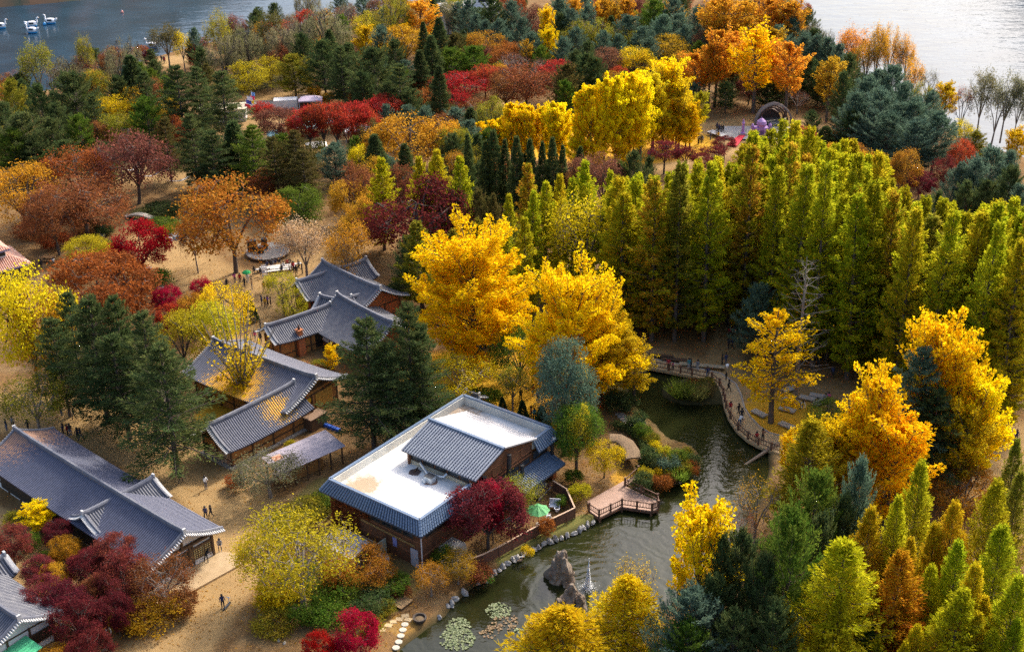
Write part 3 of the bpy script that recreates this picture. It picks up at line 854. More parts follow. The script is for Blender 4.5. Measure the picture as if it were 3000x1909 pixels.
plant('in the long wood towards the headland', '''
bare greygreen 1017 3 60 13; dome lime 1071 37 68 12; willow olive 1142 -8 115 18; tulip amber 1228 -8 84 18; spruce darkgreen 1267 -10 42 16; ginkgo yellow 1067 72 54 13; pine bluegreen 1115 76 72 14; ginkgocol gold 1181 69 24 12; ginkgocol gold 1149 75 18 11; dome copper 1180 82 145 13; spruce darkgreen 1288 53 70 18; spruce darkgreen 1262 105 80 18; spruce darkgreen 1240 65 45 16;
pine bluegreen 1393 42 60 13; pine bluegreen 1425 58 55 12; pine bluegreen 1460 54 60 13; pine bluegreen 1522 50 66 14; pine bluegreen 1375 0 70 15; pine darkgreen 1440 -6 80 16; pine bluegreen 1500 2 70 15; pine bluegreen 1340 8 50 12; thin greygreen 1310 0 70 13; dome mauve 1550 17 95 12; dome mauve 1590 60 60 10; ginkgo gold 1600 18 42 15; ginkgo gold 1607 79 50 14; ginkgothin copper 1541 116 46 12; maple red 1592 95 40 8;
ginkgo amber 1685 -8 46 13; ginkgo amber 1745 -2 44 14; ginkgo copper 1773 -8 46 14; ginkgo copper 1803 2 46 14; ginkgo amber 1840 -8 48 14; willow olive 1690 62 92 13; willow olive 1750 54 98 13; willow olive 1815 80 86 11; pine bluegreen 1690 80 64 13; pine bluegreen 1768 90 60 12; pine bluegreen 1812 100 60 12; pine bluegreen 1675 25 70 15; pine darkgreen 1637 38 55 14; pine bluegreen 1640 -8 70 15; pine bluegreen 1720 10 60 14;
pine bluegreen 1842 45 92 14; pine bluegreen 1880 78 70 13; pine bluegreen 1940 45 90 15; pine bluegreen 1990 40 76 14; pine green 1910 -2 84 15; pine bluegreen 1975 -4 80 15; pine bluegreen 2010 72 60 13; pine bluegreen 1905 110 70 12; dome copper 1955 105 108 11; dome yellow 1865 137 96 10; dome mauve 1772 143 95 10; pine darkgreen 1720 120 60 13; pine bluegreen 1560 95 70 13; pine bluegreen 1650 110 66 13;
dome orange 1420 94 114 11; dome rust 1478 125 86 10; pine green 1320 141 105 13; pine green 1392 136 100 13; pine browngreen 1332 98 86 13; pine darkgreen 1062 208 92 15; fir darkgreen 1168 188 98 18; pine darkgreen 1100 140 135 19; pine darkgreen 1018 128 95 17; spruce darkgreen 1285 196 74 18; cherry rust 1235 218 80 9; cherry red 1362 215 140 10; cherry red 1420 190 84 11; cherry red 1630 176 95 11; dome brown 1540 195 188 12; dome brown 1480 215 110 11; cherry red 1325 266 95 8; pine browngreen 1662 188 96 16; pine darkgreen 1715 157 92 17; pine darkgreen 1682 148 70 16; pine darkgreen 1752 170 76 16; maple red 1815 195 60 7; spruce darkgreen 1225 150 70 16; bare mauve 1500 155 90 10; bare mauve 1590 170 90 10; dome rust 1250 262 110 9; thin brown 1380 290 120 7; pine darkgreen 1130 245 70 13; pine darkgreen 1200 260 70 12; dome rust 1060 262 70 9; pine green 1660 235 66 13; dome rust 1300 320 70 7; dome rust 1370 330 70 6; bare mauve 1670 300 70 7''', 0.76)
plant('between the pavilions and the ginkgo avenue', '''pine bluegreen 1125 306 54 10; pine bluegreen 1190 308 70 10; pine bluegreen 1247 310 60 10; dome copper 1200 342 200 13; dome copper 1110 375 110 11; dome amber 1290 352 120 11; dome olive 1325 372 100 11; spruce darkgreen 1103 394 86 14; dome browngreen 1078 350 60 11; dome yellow 1052 425 60 9; thin copper 1330 440 60 9; thin brown 1290 330 90 8''', 0.8)
plant('in the ginkgo avenue by the plaza', '''ginkgocol lemon 1495 302 52 15; ginkgocol lemon 1524 308 52 14; ginkgocol lemon 1552 306 54 15; ginkgocol lemon 1585 308 54 14; ginkgocol lemon 1618 298 54 16; ginkgocol lemon 1645 304 52 15; ginkgocol lemon 1440 350 46 10; ginkgocol lemon 1466 348 48 10; ginkgocol lemon 1405 355 42 9; ginkgocol yellow 1378 368 36 8;
ginkgocol lemon 1702 258 58 20; ginkgocol lemon 1735 249 60 21; ginkgocol lemon 1773 222 66 23; ginkgocol lemon 1810 216 66 23; ginkgocol lemon 1848 207 68 23; ginkgo lemon 1885 214 90 22; ginkgo yellow 1917 200 90 21; ginkgo lemon 1950 176 95 22; ginkgo lemon 1980 172 90 22; ginkgocol lemon 1758 262 60 18; ginkgocol lemon 1830 245 66 20; ginkgo yellow 1995 230 76 18; ginkgo lemon 1881 350 58 9; ginkgo lemon 1945 330 62 10; ginkgo lemon 1985 322 62 10; ginkgo lemon 2012 335 56 9; ginkgo lemon 1750 420 56 8; ginkgo lemon 1820 418 56 7; ginkgo lemon 1690 395 56 9; ginkgo lemon 1860 310 66 12; ginkgo lemon 1920 280 76 14; ginkgo lemon 2025 300 54 12''', 0.76)
plant('in the row before the ginkgo avenue', '''spruce darkgreen 1372 393 46 17; spruce darkgreen 1418 413 52 16; spruce darkgreen 1451 387 66 18; spruce darkgreen 1513 400 58 18; spruce darkgreen 1553 409 54 17; spruce darkgreen 1589 416 46 16; spruce darkgreen 1620 404 54 17; spruce darkgreen 1643 428 42 15; spruce darkgreen 1480 410 46 16; spruce darkgreen 1700 430 44 9; spruce darkgreen 1530 450 60 14''', 0.8)
plant('on the edge of the sandy plaza', '''dome brown 1655 466 110 9; dome mauve 1765 454 140 10; dome mauve 1720 462 90 9; pine darkgreen 1860 443 76 11; pine darkgreen 1902 459 46 9; cherry maroon 1948 417 92 6; cherry maroon 2010 430 70 5; cherry maroon 2090 425 70 5; cherry maroon 2125 400 60 5; cherry maroon 2060 450 60 5; pine green 1820 470 60 9; topiary darkgreen 1605 470 30 7; tulip lime 2054 266 46 10.5 slender lime tree with a bare stem standing alone on the plaza''')
plant('on the wooded headland behind the band shell', '''
tulip amber 2130 -12 100 22; tulip amber 2090 -8 70 20; tulip amber 2180 0 70 20; tulip amber 2259 -15 84 20; tulip amber 2325 -10 80 20; tulip amber 2300 5 60 18; pine bluegreen 2050 18 92 15; pine bluegreen 2110 40 92 15; pine bluegreen 2326 48 70 14; pine bluegreen 2290 74 80 15; pine bluegreen 2360 98 80 16; pine bluegreen 2398 104 76 16; pine bluegreen 2460 128 60 17; pine darkgreen 2490 154 66 17; pine bluegreen 2185 54 56 14; pine bluegreen 2430 110 60 16;
tulip amber 2042 153 84 16; tulip amber 2085 128 64 19; tulip amber 2106 84 80 23; tulip amber 2155 79 66 22; tulip gold 2222 66 120 26; tulip copper 2260 80 70 22; tulip amber 2318 120 90 22; tulip amber 2288 178 56 14; tulip copper 2440 163 74 19 copper tulip tree with a tall bare stem before dark pines; pine darkgreen 2150 190 70 11; pine darkgreen 2375 168 66 13; pine darkgreen 2405 180 60 13; pine darkgreen 2335 190 70 11; bare mauve 2340 264 62 7; pine darkgreen 2250 232 76 9; pine darkgreen 2130 240 60 9; pine darkgreen 2480 210 70 17; pine darkgreen 2290 215 66 9.5; pine darkgreen 2420 220 60 10;
pine bluegreen 2618 190 96 17; pine bluegreen 2540 224 96 17; pine bluegreen 2585 262 115 17; pine bluegreen 2515 270 96 16; pine bluegreen 2680 288 115 16; pine bluegreen 2640 300 96 15; pine bluegreen 2730 266 76 16; pine bluegreen 2752 328 120 16; pine bluegreen 2560 320 100 14; pine bluegreen 2610 330 120 15; pine bluegreen 2690 350 120 15; pine bluegreen 2650 240 90 17; pine darkgreen 2500 320 80 12; pine bluegreen 2570 205 70 16;
dome olive 2705 243 56 13; ginkgo yellow 2778 236 64 12; dome red 2352 369 70 7; dome red 2500 377 66 6; pine darkgreen 2380 324 52 9; topiary darkgreen 2422 370 52 7; topiary darkgreen 2443 391 36 4; pine greygreen 2470 334 60 7; dome rust 2455 385 40 5''', 0.72)
plant('on the far shore bank before the bright water', '''thin amber 2510 76 96 18; thin amber 2580 66 60 21; thin amber 2620 68 52 20; thin amber 2668 98 52 18; thin amber 2682 168 56 14; bare greygreen 2385 60 66 13; bare greygreen 2425 84 52 12; thin copper 2545 110 70 17; bare greygreen 2727 200 52 13; thin greygreen 2890 198 80 19; thin greygreen 2962 206 84 19; thin greygreen 2995 232 60 17; bare rust 2832 248 50 15; ginkgo yellow 2988 368 60 10; thin yellow 2830 350 76 9; pine olive 2862 385 70 8; bare greygreen 2930 250 60 16; bare greygreen 2640 110 40 17''', 0.75)
plant('at the back of the redwood grove', '''dome red 2820 410 66 9; dome maroon 2775 458 60 8; pine bluegreen 2915 430 125 15; pine bluegreen 2870 463 96 15; pine darkgreen 2972 488 105 15; pine bluegreen 2812 478 90 14; pine bluegreen 2960 440 80 14; dome red 2820 583 66 8; pine darkgreen 2716 574 66 13; pine darkgreen 2756 558 56 13; pine darkgreen 2900 530 90 13; pine darkgreen 2840 530 80 13; pine bluegreen 2990 540 70 13; dome orange 2660 435 80 11; dome orange 2500 414 76 9; dome amber 2440 419 62 8; dome amber 2560 440 70 8; dome orange 2625 470 60 9; dome orange 2380 412 50 7; maple maroon 2700 500 80 6''', 0.85)
plant('at the edge of the grove by the avenue', '''metaseq redwoodyellow 1109 463 84 18; metaseq redwoodyellow 1225 462 70 17; metaseq redwoodyellow 1288 442 80 19; metaseq redwood 1347 459 86 20; metaseq redwoodyellow 1260 478 66 16; metaseq redwood 1560 484 90 22; metaseq redwoodyellow 1635 514 70 20; metaseq redwood 1718 475 90 23; metaseq redwood 1785 504 62 22; metaseq redwood 1877 508 62 22; metaseq redwood 1600 540 80 20; metaseq redwood 1500 574 66 19; metaseq redwood 1830 530 66 22; metaseq redwood 1550 560 70 20; metaseq redwood 1680 520 70 21;
dome brown 1030 480 96 12; dome brown 1175 486 86 10; dome copper 1018 530 110 10; dome brown 1090 505 70 9; dome copper 1050 580 80 9; pine browngreen 1345 568 88 14; pine browngreen 1400 555 80 15; pine browngreen 1447 570 52 14; metaseq olive 1225 648 112 16; metaseq olive 1320 670 66 14; pine browngreen 1290 590 60 12; pine olive 1400 640 80 14; pine darkgreen 1470 640 70 16; pine darkgreen 1190 690 80 12; dome brown 1480 700 66 10; metaseq redwood 1540 640 80 19; metaseq redwood 1490 660 70 17''', 0.86)
plant('', '''dome maroon 1225 538 280 14 great dark maroon brown round tree behind the tiled houses; thin yellow 1720 556 240 17 huge silver twigged tree with thin yellow leaves behind the ginkgos; dome orange 660 530 275 15 great brown and orange broad tree over the open stage; thin beige 885 640 155 11 pale beige blossom like tree beside the tiled houses; dome mauve 375 378 190 13.6 tall mauve brown tree above the white streamers; dome rust 215 434 185 10.5 rust orange dome tree before the dark pines;
dome copper 40 484 190 11.5 orange and yellow broad tree at the edge of the wood; dome brown 225 520 235 10.5 broad brown tree over the rock garden; dome brown 140 560 150 11 dark brown tree between the rock garden and the orange tree; dome yellow 45 796 220 17 big mustard yellow tree beside the pink tiled house; dome copper 105 835 150 15 mustard and orange tree behind the dark firs; maple rust 270 753 300 11 wide rust red tree behind the dark firs; maple crimson 400 648 150 9 bright crimson maple on the garden lawn; umbrella lime 246 697 112 6 pale lime green pine beside the crimson maple;
maple crimson 485 838 80 6 small crimson maple beside the orange maples; maple crimson 590 814 64 6 small crimson maple behind the yellow tree; maple orange 558 864 90 6 orange maple between crimson and yellow trees; maple red 492 890 76 5 coral red maple beside the dark firs; dome yellow 648 831 130 9 round yellow tree beside the clipped bush; dome lime 520 914 135 9 lime yellow tree with bare boughs beside the firs; dome lime 612 884 135 9 lime yellow tree before the round yellow one; thin brown 560 640 80 9 leaning brown tree under the great orange one; thin copper 1010 640 130 12 golden brown twiggy tree beside the beige one; dome copper 1040 600 90 9 small golden tree behind the tiled houses''')
plant('beside the tiled houses', '''fir darkgreen 255 873 205 17; fir darkgreen 345 870 130 17; fir darkgreen 402 922 165 17; fir darkgreen 185 863 120 15; fir darkgreen 462 1005 235 17; fir darkgreen 150 925 130 14; fir darkgreen 330 985 190 14; fir darkgreen 1070 942 215 17; fir darkgreen 1190 888 160 18; fir darkgreen 1232 955 130 15; fir darkgreen 1130 1010 150 14''')
plant('', '''ginkgobig gold 1375 664 375 19.5 the broad golden ginkgo beside the tiled houses; ginkgobig gold 1680 776 320 20 the golden ginkgo by the pond behind the blue green pine; ginkgobig yellow 1765 900 230 13 yellow ginkgo leaning over the head of the pond; ginkgothin yellow 1860 990 110 9 low ginkgo boughs hanging over the boardwalk;
umbrella bluegreen 1655 1000 150 15 slim blue green pine before the golden ginkgo; shoots yellow 690 960 150 11.5 pollarded ginkgo with bare upright shoots behind the leaf strewn roof; ginkgo gold 970 1010 48 4 tiny golden tree in the house courtyard; thin lime 820 793 96 7 yellow green tree at the corner of the rear house; willow lime 852 850 80 5 weeping yellow green shrub tree by the stepping stones; topiary darkgreen 728 882 40 3.2 clipped dark bush on the sandy plaza; thin olive 85 1095 170 9 half bare tree with green tufts by the long roof;
thin greygreen 780 1335 200 5.5 grey twiggy thicket beside the open shed; thin lime 860 1512 320 11 big yellow green tree over the sandy path; thin yellow 760 1560 170 8 yellow tree with a bough over the sandy path; dome orange 1050 1618 160 4 orange shrub tree behind the wooden building; maple maroon 1425 1412 215 8.3 maroon maple in the fenced garden; maple crimson 1440 1406 75 8.0 crimson topped maple among the maroon boughs; thin olive 1530 1398 115 6 olive tree beside the green parasol; maple crimson 1030 1798 140 5.5 bright crimson maple beside the stepping stones; maple crimson 930 1850 90 5 crimson maple at the foot of the garden bed;
umbrella green 1690 1185 130 9 feathery bamboo clump beside the black chimney; dome lime 1690 1185 70 9.4 bright green bamboo tops beside the black chimney; dome yellow 1772 1296 100 4.6 round yellow shrub tree beside the thatched arbour; maple maroon 1530 885 70 5 small maroon maple between the two ginkgos; thin yellow 1355 1048 190 7 yellow leaved thicket under the broad ginkgo; dome green 1520 968 150 8 green thicket between the two ginkgos; thin olive 1500 1080 110 6 olive thicket behind the wooden building; pine bluegreen 2232 836 118 11 blue green pine on the lawn before the redwood grove; ginkgothin gold 2285 915 185 15 half bare golden ginkgo beside the boardwalk; barefir copper 2362 845 165 16 leafless grey larch beside the half bare ginkgo; dome green 2430 1180 110 4 low green bush behind the golden ginkgos''')
plant('beside the long tiled house', '''maple dusty 320 1568 120 5.5; maple maroon 250 1610 110 5; maple dusty 345 1622 150 6; maple dusty 20 1538 100 5; maple dusty 105 1632 90 4.5; maple dusty 120 1700 120 4.5; maple maroon 190 1715 110 5; maple maroon 215 1760 150 5.5; maple maroon 250 1850 120 5; maple maroon 160 1530 80 3.8; maple brown 280 1690 100 4.5; maple maroon 330 1740 90 5''')
plant('in the garden bed beside the long tiled house', '''maple copper 180 1578 80 3.5; ginkgo gold 102 1470 84 4; maple copper 150 1655 90 4; shrub green 85 1560 60 2.2; shrub olive 40 1500 60 2; maple copper 150 1905 110 3; shrub green 120 1620 60 2; thin brown 465 1640 170 6.5; shrub copper 445 1770 160 2.4; shrub brown 520 1745 100 2.2; shrub brown 390 1790 90 2.2''')
plant('clustered on the right of the pond', '''ginkgo gold 2589 1080 155 21; ginkgo gold 2764 914 150 24; ginkgo gold 2836 972 140 22; ginkgo gold 2890 1090 150 17; ginkgo gold 2632 1205 200 17; ginkgo gold 2520 1150 110 16; ginkgo yellow 2420 1225 120 14; ginkgo gold 2320 1252 50 9; ginkgo gold 2480 1230 120 14; ginkgo yellow 2850 1180 130 14''', 0.85)
plant('', '''fir bluegreen 2708 1024 180 17 tall blue green fir among the golden ginkgos; fir darkgreen 2760 1150 180 13 dark fir below the golden ginkgos; larch lime 2392 1240 165 14 lime green feathery tree at the pond corner; ginkgo gold 2062 1458 165 17 golden ginkgo rising behind the fountain; larch yellow 1838 1700 190 9.5 feathery golden tree beside the fountain; larch yellow 1655 1782 250 9 feathery yellow green tree before the rock islet; ginkgothin yellow 1560 1830 70 6 thin yellow sapling at the water edge; bare copper 2228 1388 125 9 bare twiggy tree with yellow specks at the pond bank; bare rust 2180 1490 80 7 reddish bare sapling at the pond bank; bare yellow 1855 1625 110 8 bare saplings beside the fountain; dome orange 2835 1392 185 5 wide rust orange thicket under the firs''')
plant('on the slope below the pond', '''pine darkgreen 2180 1548 145 15; pine darkgreen 2125 1565 110 14; pine bluegreen 2022 1722 200 12; pine green 2330 1490 175 18; pine green 2393 1388 165 16; pine bluegreen 2522 1345 105 17; pine darkgreen 2440 1500 100 14; pine darkgreen 2090 1680 130 12; pine darkgreen 2230 1640 150 14; pine darkgreen 2270 1760 140 12; pine darkgreen 2160 1780 140 11; pine darkgreen 2480 1440 90 14; pine green 2010 1820 150 10''')
plant('in the young grove below the pond', '''larch redwood 2706 1355 105 17; larch larchgold 2547 1493 120 15; larch redwoodyellow 2639 1455 90 16; larch larchgold 2802 1476 108 15; larch redwoodyellow 2915 1413 120 16; larch redwood 2952 1526 126 16; larch redwood 2819 1593 104 14; larch larchgold 2685 1576 78 13; larch larchorange 2647 1618 160 15; larch redwoodyellow 2476 1586 225 17; larch redwoodyellow 2464 1739 108 13; larch larchgold 2326 1793 92 10; larch larchgold 2388 1855 84 9; larch larchorange 2614 1802 76 8; larch larchgold 2693 1827 84 10; larch redwoodyellow 2806 1726 160 14; larch larchgold 2860 1651 108 15; larch redwoodyellow 2910 1842 96 11; larch redwood 2975 1688 140 15; larch redwoodyellow 2576 1868 56 8; larch larchgold 2773 1872 70 9; larch larchgold 2868 1790 90 12; larch olive 2990 1388 80 14; larch green 2545 1812 80 9; larch redwoodyellow 2740 1660 90 12; larch larchgold 2560 1680 90 12; larch larchgold 2745 1530 90 13; larch redwood 2990 1820 90 12; larch olive 2985 1290 70 14; larch larchgold 2660 1730 90 11; larch redwoodyellow 2530 1740 90 11; larch larchgold 2900 1750 90 12; larch larchgold 2430 1870 80 9; larch larchgold 2650 1880 70 9; larch larchgold 2840 1900 80 9''')
plant('on the bank of the pond', '''shrub darkgreen 1905 1312 60 2.6; shrub lime 1946 1308 42 2.0; shrub green 1985 1318 62 2.6; shrub olive 1998 1348 56 2.0; shrub rust 2024 1352 50 1.8; shrub yellow 1946 1370 50 1.6; shrub rust 1938 1393 56 2.0; shrub darkgreen 1885 1386 62 2.2; shrub lime 1892 1368 44 1.8; shrub green 1884 1238 54 2.2; shrub darkgreen 1860 1208 60 2.2; shrub olive 1906 1266 50 1.6; shrub yellow 1918 1290 34 1.2; shrub darkgreen 1845 1165 60 2.2; shrub green 2055 1126 50 1.6; shrub rust 2035 1113 44 1.2; shrub olive 2072 1108 46 1.3; shrub bluegreen 1958 1335 64 2.4; shrub copper 1975 1358 44 1.6; shrub olive 2010 1312 50 1.8; shrub darkgreen 2030 1328 50 2.2; shrub brown 1965 1385 44 1.4; shrub darkgreen 1812 1148 76 3; shrub rust 1600 1520 50 2.2; shrub yellow 1545 1600 36 1.2; shrub darkgreen 1925 1330 56 2.4; shrub bluegreen 1870 1225 44 1.8''')
plant('in the beds around the wooden building', '''smallfir darkgreen 1475 1163 40 4; smallfir darkgreen 1530 1173 46 4.4; smallfir darkgreen 1588 1190 60 4.6; shrub olive 900 1470 120 2.2; shrub green 960 1440 100 1.8; shrub rust 690 1395 60 1.5; shrub olive 850 1500 120 1.8; shrub green 880 1660 120 3; shrub green 1000 1690 140 2.6; shrub orange 980 1650 120 3; shrub darkgreen 1080 1740 120 2; shrub green 1150 1690 90 2; thin copper 1260 1660 100 3.6; thin copper 1340 1620 110 3.8; shrub brown 1390 1650 90 2; shrub green 1300 1600 70 2.6; shrub green 960 1770 120 2; shrub olive 1060 1810 110 1.6; shrub yellow 820 1690 130 3; shrub olive 800 1800 120 1.6; shrub green 900 1760 110 2.2; shrub brown 1170 1720 60 1.5; shrub green 1640 1455 40 1.2; shrub lime 1700 1420 60 2.2; shrub green 1680 1380 50 1.8; shrub yellow 790 1730 90 2; thin orange 1110 1640 90 3.4; shrub green 1420 1680 50 1; shrub olive 1130 1760 60 1.4''')
plant('in the rock garden below the broad brown tree', '''shrub darkgreen 300 700 60 2; shrub green 470 640 80 1.6; shrub green 455 795 90 2.2; shrub darkgreen 470 600 100 1.6; shrub darkgreen 300 655 50 2; shrub brown 250 650 80 2; shrub rust 160 690 80 2.4; shrub brown 90 650 100 2.5; shrub rust 320 760 70 2; shrub olive 500 660 60 1.4''')
plant('by the courtyard of the tiled houses', '''shrub brown 900 1075 90 1.6; shrub olive 930 1060 70 1.4; shrub brown 870 1080 60 1.2; shrub lime 850 1290 34 1.6; shrub olive 1290 850 90 3; shrub green 1250 1170 120 2.6; shrub yellow 1350 1130 100 2.4; shrub green 1420 1140 90 2.6; shrub olive 900 930 40 1.2; shrub darkgreen 1170 830 70 2.2''')
# the dawn redwood grove: planted in rows, its edge follows the boardwalk lawn
_fl = [P(u, v)[:2] for u, v in ((1620, 930), (1880, 985), (2130, 1000), (2490, 1125), (2960, 1290), (3300, 1400))]
_sil = [(1500, 540), (1880, 520), (2000, 486), (2080, 476), (2160, 462), (2200, 400), (2285, 350), (2340, 372), (2420, 405), (2520, 418), (2600, 436), (2640, 520), (2700, 574), (2850, 600), (3000, 585), (3300, 640)]
def _proj(p):
    d = Vector((p[0], p[1], p[2] - CAMH))
    k = d.dot(_F)
    return 1500 + FPX * d.dot(_RR) / k, 954.5 - FPX * d.dot(_UU) / k
gr = random.Random(21)
GROVE = 0
for row in range(11):
    for j in range(80):
        x = -2 + j * 3.5 + gr.uniform(-.9, .9) + (row % 2) * 1.75
        y0 = float(np.interp(x, [p[0] for p in _fl], [p[1] for p in _fl]))
        y = y0 + row * 4.4 + gr.uniform(-1.2, 1.2)
        h = gr.uniform(22.5, 29) - row * 0.3
        u, v = _proj((x, y, h))
        ub, vb = _proj((x, y, 0))
        if u < 1800 or u > 3090 or 2195 < ub < 2275 and row < 1 or 2115 < ub < 2165 and row < 3:
            continue
        lim = float(np.interp(u, [s[0] for s in _sil], [s[1] for s in _sil]))
        lim += gr.uniform(-14, 40)
        if v < lim:
            h2 = h - (lim - v) / 19.0
            if h2 < 17:
                continue
            h = h2
        hue = gr.choices(['redwood', 'redwoodyellow', 'olive'], [5, 3, 1.2])[0]
        if row > 3 and u > 2150:
            hue = gr.choices(['redwoodyellow', 'redwood', 'lime'], [4, 4, 1])[0]
        word = dict(redwood='olive green', redwoodyellow='yellowish green', olive='dull olive')
        t = '%s dawn redwood in the dense tall grove beyond the pond' % {'redwood': 'olive green', 'redwoodyellow': 'yellowish green', 'olive': 'dull olive', 'lime': 'bright lime'}[hue]
        tree_at('metaseq', hue, Vector((x, y, 0)), h, gr.uniform(5.6, 7.4), t, 'dawn redwoods of the dense grove')
        GROVE += 1
# undergrowth of the woods: lower trees between the tall ones
fr_ = random.Random(77)
NF = 0
_zi = lambda x, y: (int(np.clip(np.searchsorted(ys, y), 0, nr - 1)), int(np.clip(np.searchsorted(xs, x), 0, nc - 1)))
for _ in range(9000):
    u, v = fr_.uniform(-60, 3060), fr_.uniform(8, 640)
    if v > 330 and not (u < 1060 and v < 560 and fr_.random() < .5 or 1080 < u < 1500 and v < 640):
        continue
    if 1690 < u < 2420 and v > 380 or 420 < u < 620 and v < 200 and fr_.random() < .8:
        continue
    b = P(u, v, 0)
    i, j = _zi(b.x, b.y)
    if sand[i, j] > .3 or di[i, j] > -5:
        continue
    if any((b.x - x) ** 2 + (b.y - y) ** 2 < (1.6 + .27 * w) ** 2 for x, y, w in SPOTS):
        continue
    far = v < 330
    kind, hue = fr_.choice([('pine', 'bluegreen'), ('pine', 'bluegreen'), ('pine', 'darkgreen'), ('pine', 'darkgreen'), ('dome', 'mauve'), ('dome', 'rust'), ('spruce', 'darkgreen'), ('dome', 'olive'), ('pine', 'green'), ('dome', 'copper')] if u > 980 else [('pine', 'darkgreen'), ('pine', 'darkgreen'), ('fir', 'darkgreen'), ('dome', 'olive'), ('dome', 'brown'), ('pine', 'green'), ('dome', 'copper'), ('willow', 'greygreen')])
    h = fr_.uniform(5.5, 9.5)
    tu, tv = _proj((b.x, b.y, h))
    if tv < -40:
        continue
    t = 'low %s %s filling the wood beyond the houses' % (HUEWORD[hue], NAMES[kind][1])
    tree_at(kind, hue, b, h, fr_.uniform(4.5, 7.5), t, 'low ' + NAMES[kind][1] + 's filling the woods')
    NF += 1
    if NF > 190:
        break
print('FILL', NF)
print('TREES', NTREE[0], 'GROVE', GROVE)
# ------------------------------------------------------------------ buildings
TILE = mat('grey_roof_tile', (0.085, 0.092, 0.125), (0.17, 0.172, 0.19), 1.1, 0.62, .3, .7, bump=0.2)
TILEBED = mat('roof_tile_bed', (0.03, 0.034, 0.05), (0.05, 0.055, 0.07), 2.0, 0.7)
LIME = mat('lime_mortar', (0.55, 0.54, 0.52), (0.38, 0.38, 0.38), 4.0, 0.8)
BTILE = mat('blue_grey_roof_tile', (0.10, 0.15, 0.23), (0.15, 0.20, 0.28), 2.5, 0.35, bump=0.15)
BTILEBED = mat('blue_tile_bed', (0.035, 0.05, 0.08), (0.05, 0.07, 0.1), 2.0, 0.6)
OCHRE = mat('ochre_plaster', (0.42, 0.20, 0.055), (0.33, 0.15, 0.045), 0.8, 0.9)
CLAY = mat('red_clay', (0.40, 0.14, 0.05), (0.30, 0.10, 0.04), 1.2, 0.9)
WHITEP = mat('white_plaster', (0.72, 0.69, 0.66), (0.6, 0.57, 0.55), 0.8, 0.85)
TIMBER = mat('dark_timber', (0.10, 0.055, 0.028), (0.06, 0.035, 0.02), 2.0, 0.7, stretch=(1, 1, 6))
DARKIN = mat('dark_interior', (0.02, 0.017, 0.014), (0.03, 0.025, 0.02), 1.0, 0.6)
GLASSD = mat('dark_window_glass', (0.02, 0.025, 0.03), (0.035, 0.04, 0.045), 0.5, 0.08)
PAPER = mat('yellow_paper_screen', (0.70, 0.58, 0.25), (0.6, 0.48, 0.2), 0.8, 0.8)
STONE = mat('pale_stone', (0.36, 0.32, 0.27), (0.25, 0.22, 0.19), 1.2, 0.9, bump=0.4)
def siding():
    m = bpy.data.materials.new('brown_board_siding')
    m.use_nodes = True
    nt = m.node_tree
    b = nt.nodes['Principled BSDF']
    b.inputs['Roughness'].default_value = 0.75
    n = _noise(nt, 1.2, 5, stretch=(3, 3, 0.25))
    c = _mix(nt, _ramp(nt, n, .35, .65), (0.16, 0.062, 0.026), (0.09, 0.036, 0.018))
    n2 = _noise(nt, 0.35, 4)
    c = _mix(nt, _ramp(nt, n2, .5, .75), c, (0.22, 0.095, 0.04))
    nt.links.new(c, b.inputs['Base Color'])
    nt.links.new(_bump(nt, _noise(nt, 5, 2, stretch=(1, 1, 0.1)), 0.5), b.inputs['Normal'])
    return m
SIDING = siding()
def roof_leaf_mat(base, gap, cx, amount, leafcol=(0.80, 0.42, 0.02)):
    """tile with fallen leaves lying on it"""
    m = bpy.data.materials.new('leaf_strewn_tile')
    m.use_nodes = True
    nt = m.node_tree
    b = nt.nodes['Principled BSDF']
    b.inputs['Roughness'].default_value = 0.62
    tc = nt.nodes.new('ShaderNodeTexCoord')
    sub = nt.nodes.new('ShaderNodeVectorMath'); sub.operation = 'DISTANCE'
    nt.links.new(tc.outputs['Object'], sub.inputs[0]); sub.inputs[1].default_value = cx[:3]
    near = nt.nodes.new('ShaderNodeMapRange'); near.inputs[1].default_value = cx[3]; near.inputs[2].default_value = cx[4]; near.inputs[3].default_value = 0.42; near.inputs[4].default_value = -0.12
    nt.links.new(sub.outputs['Value'], near.inputs[0])
    ad = nt.nodes.new('ShaderNodeMath'); ad.operation = 'ADD'
    nt.links.new(_noise(nt, 5.0, 3, rough=0.7), ad.inputs[0]); nt.links.new(near.outputs[0], ad.inputs[1])
    f = _ramp(nt, ad.outputs[0], amount, amount + 0.06)
    tb = _mix(nt, _ramp(nt, _noise(nt, 2.5), .3, .7), base, tuple(k * 1.4 for k in base))
    nt.links.new(_mix(nt, f, tb, leafcol), b.inputs['Base Color'])
    return m

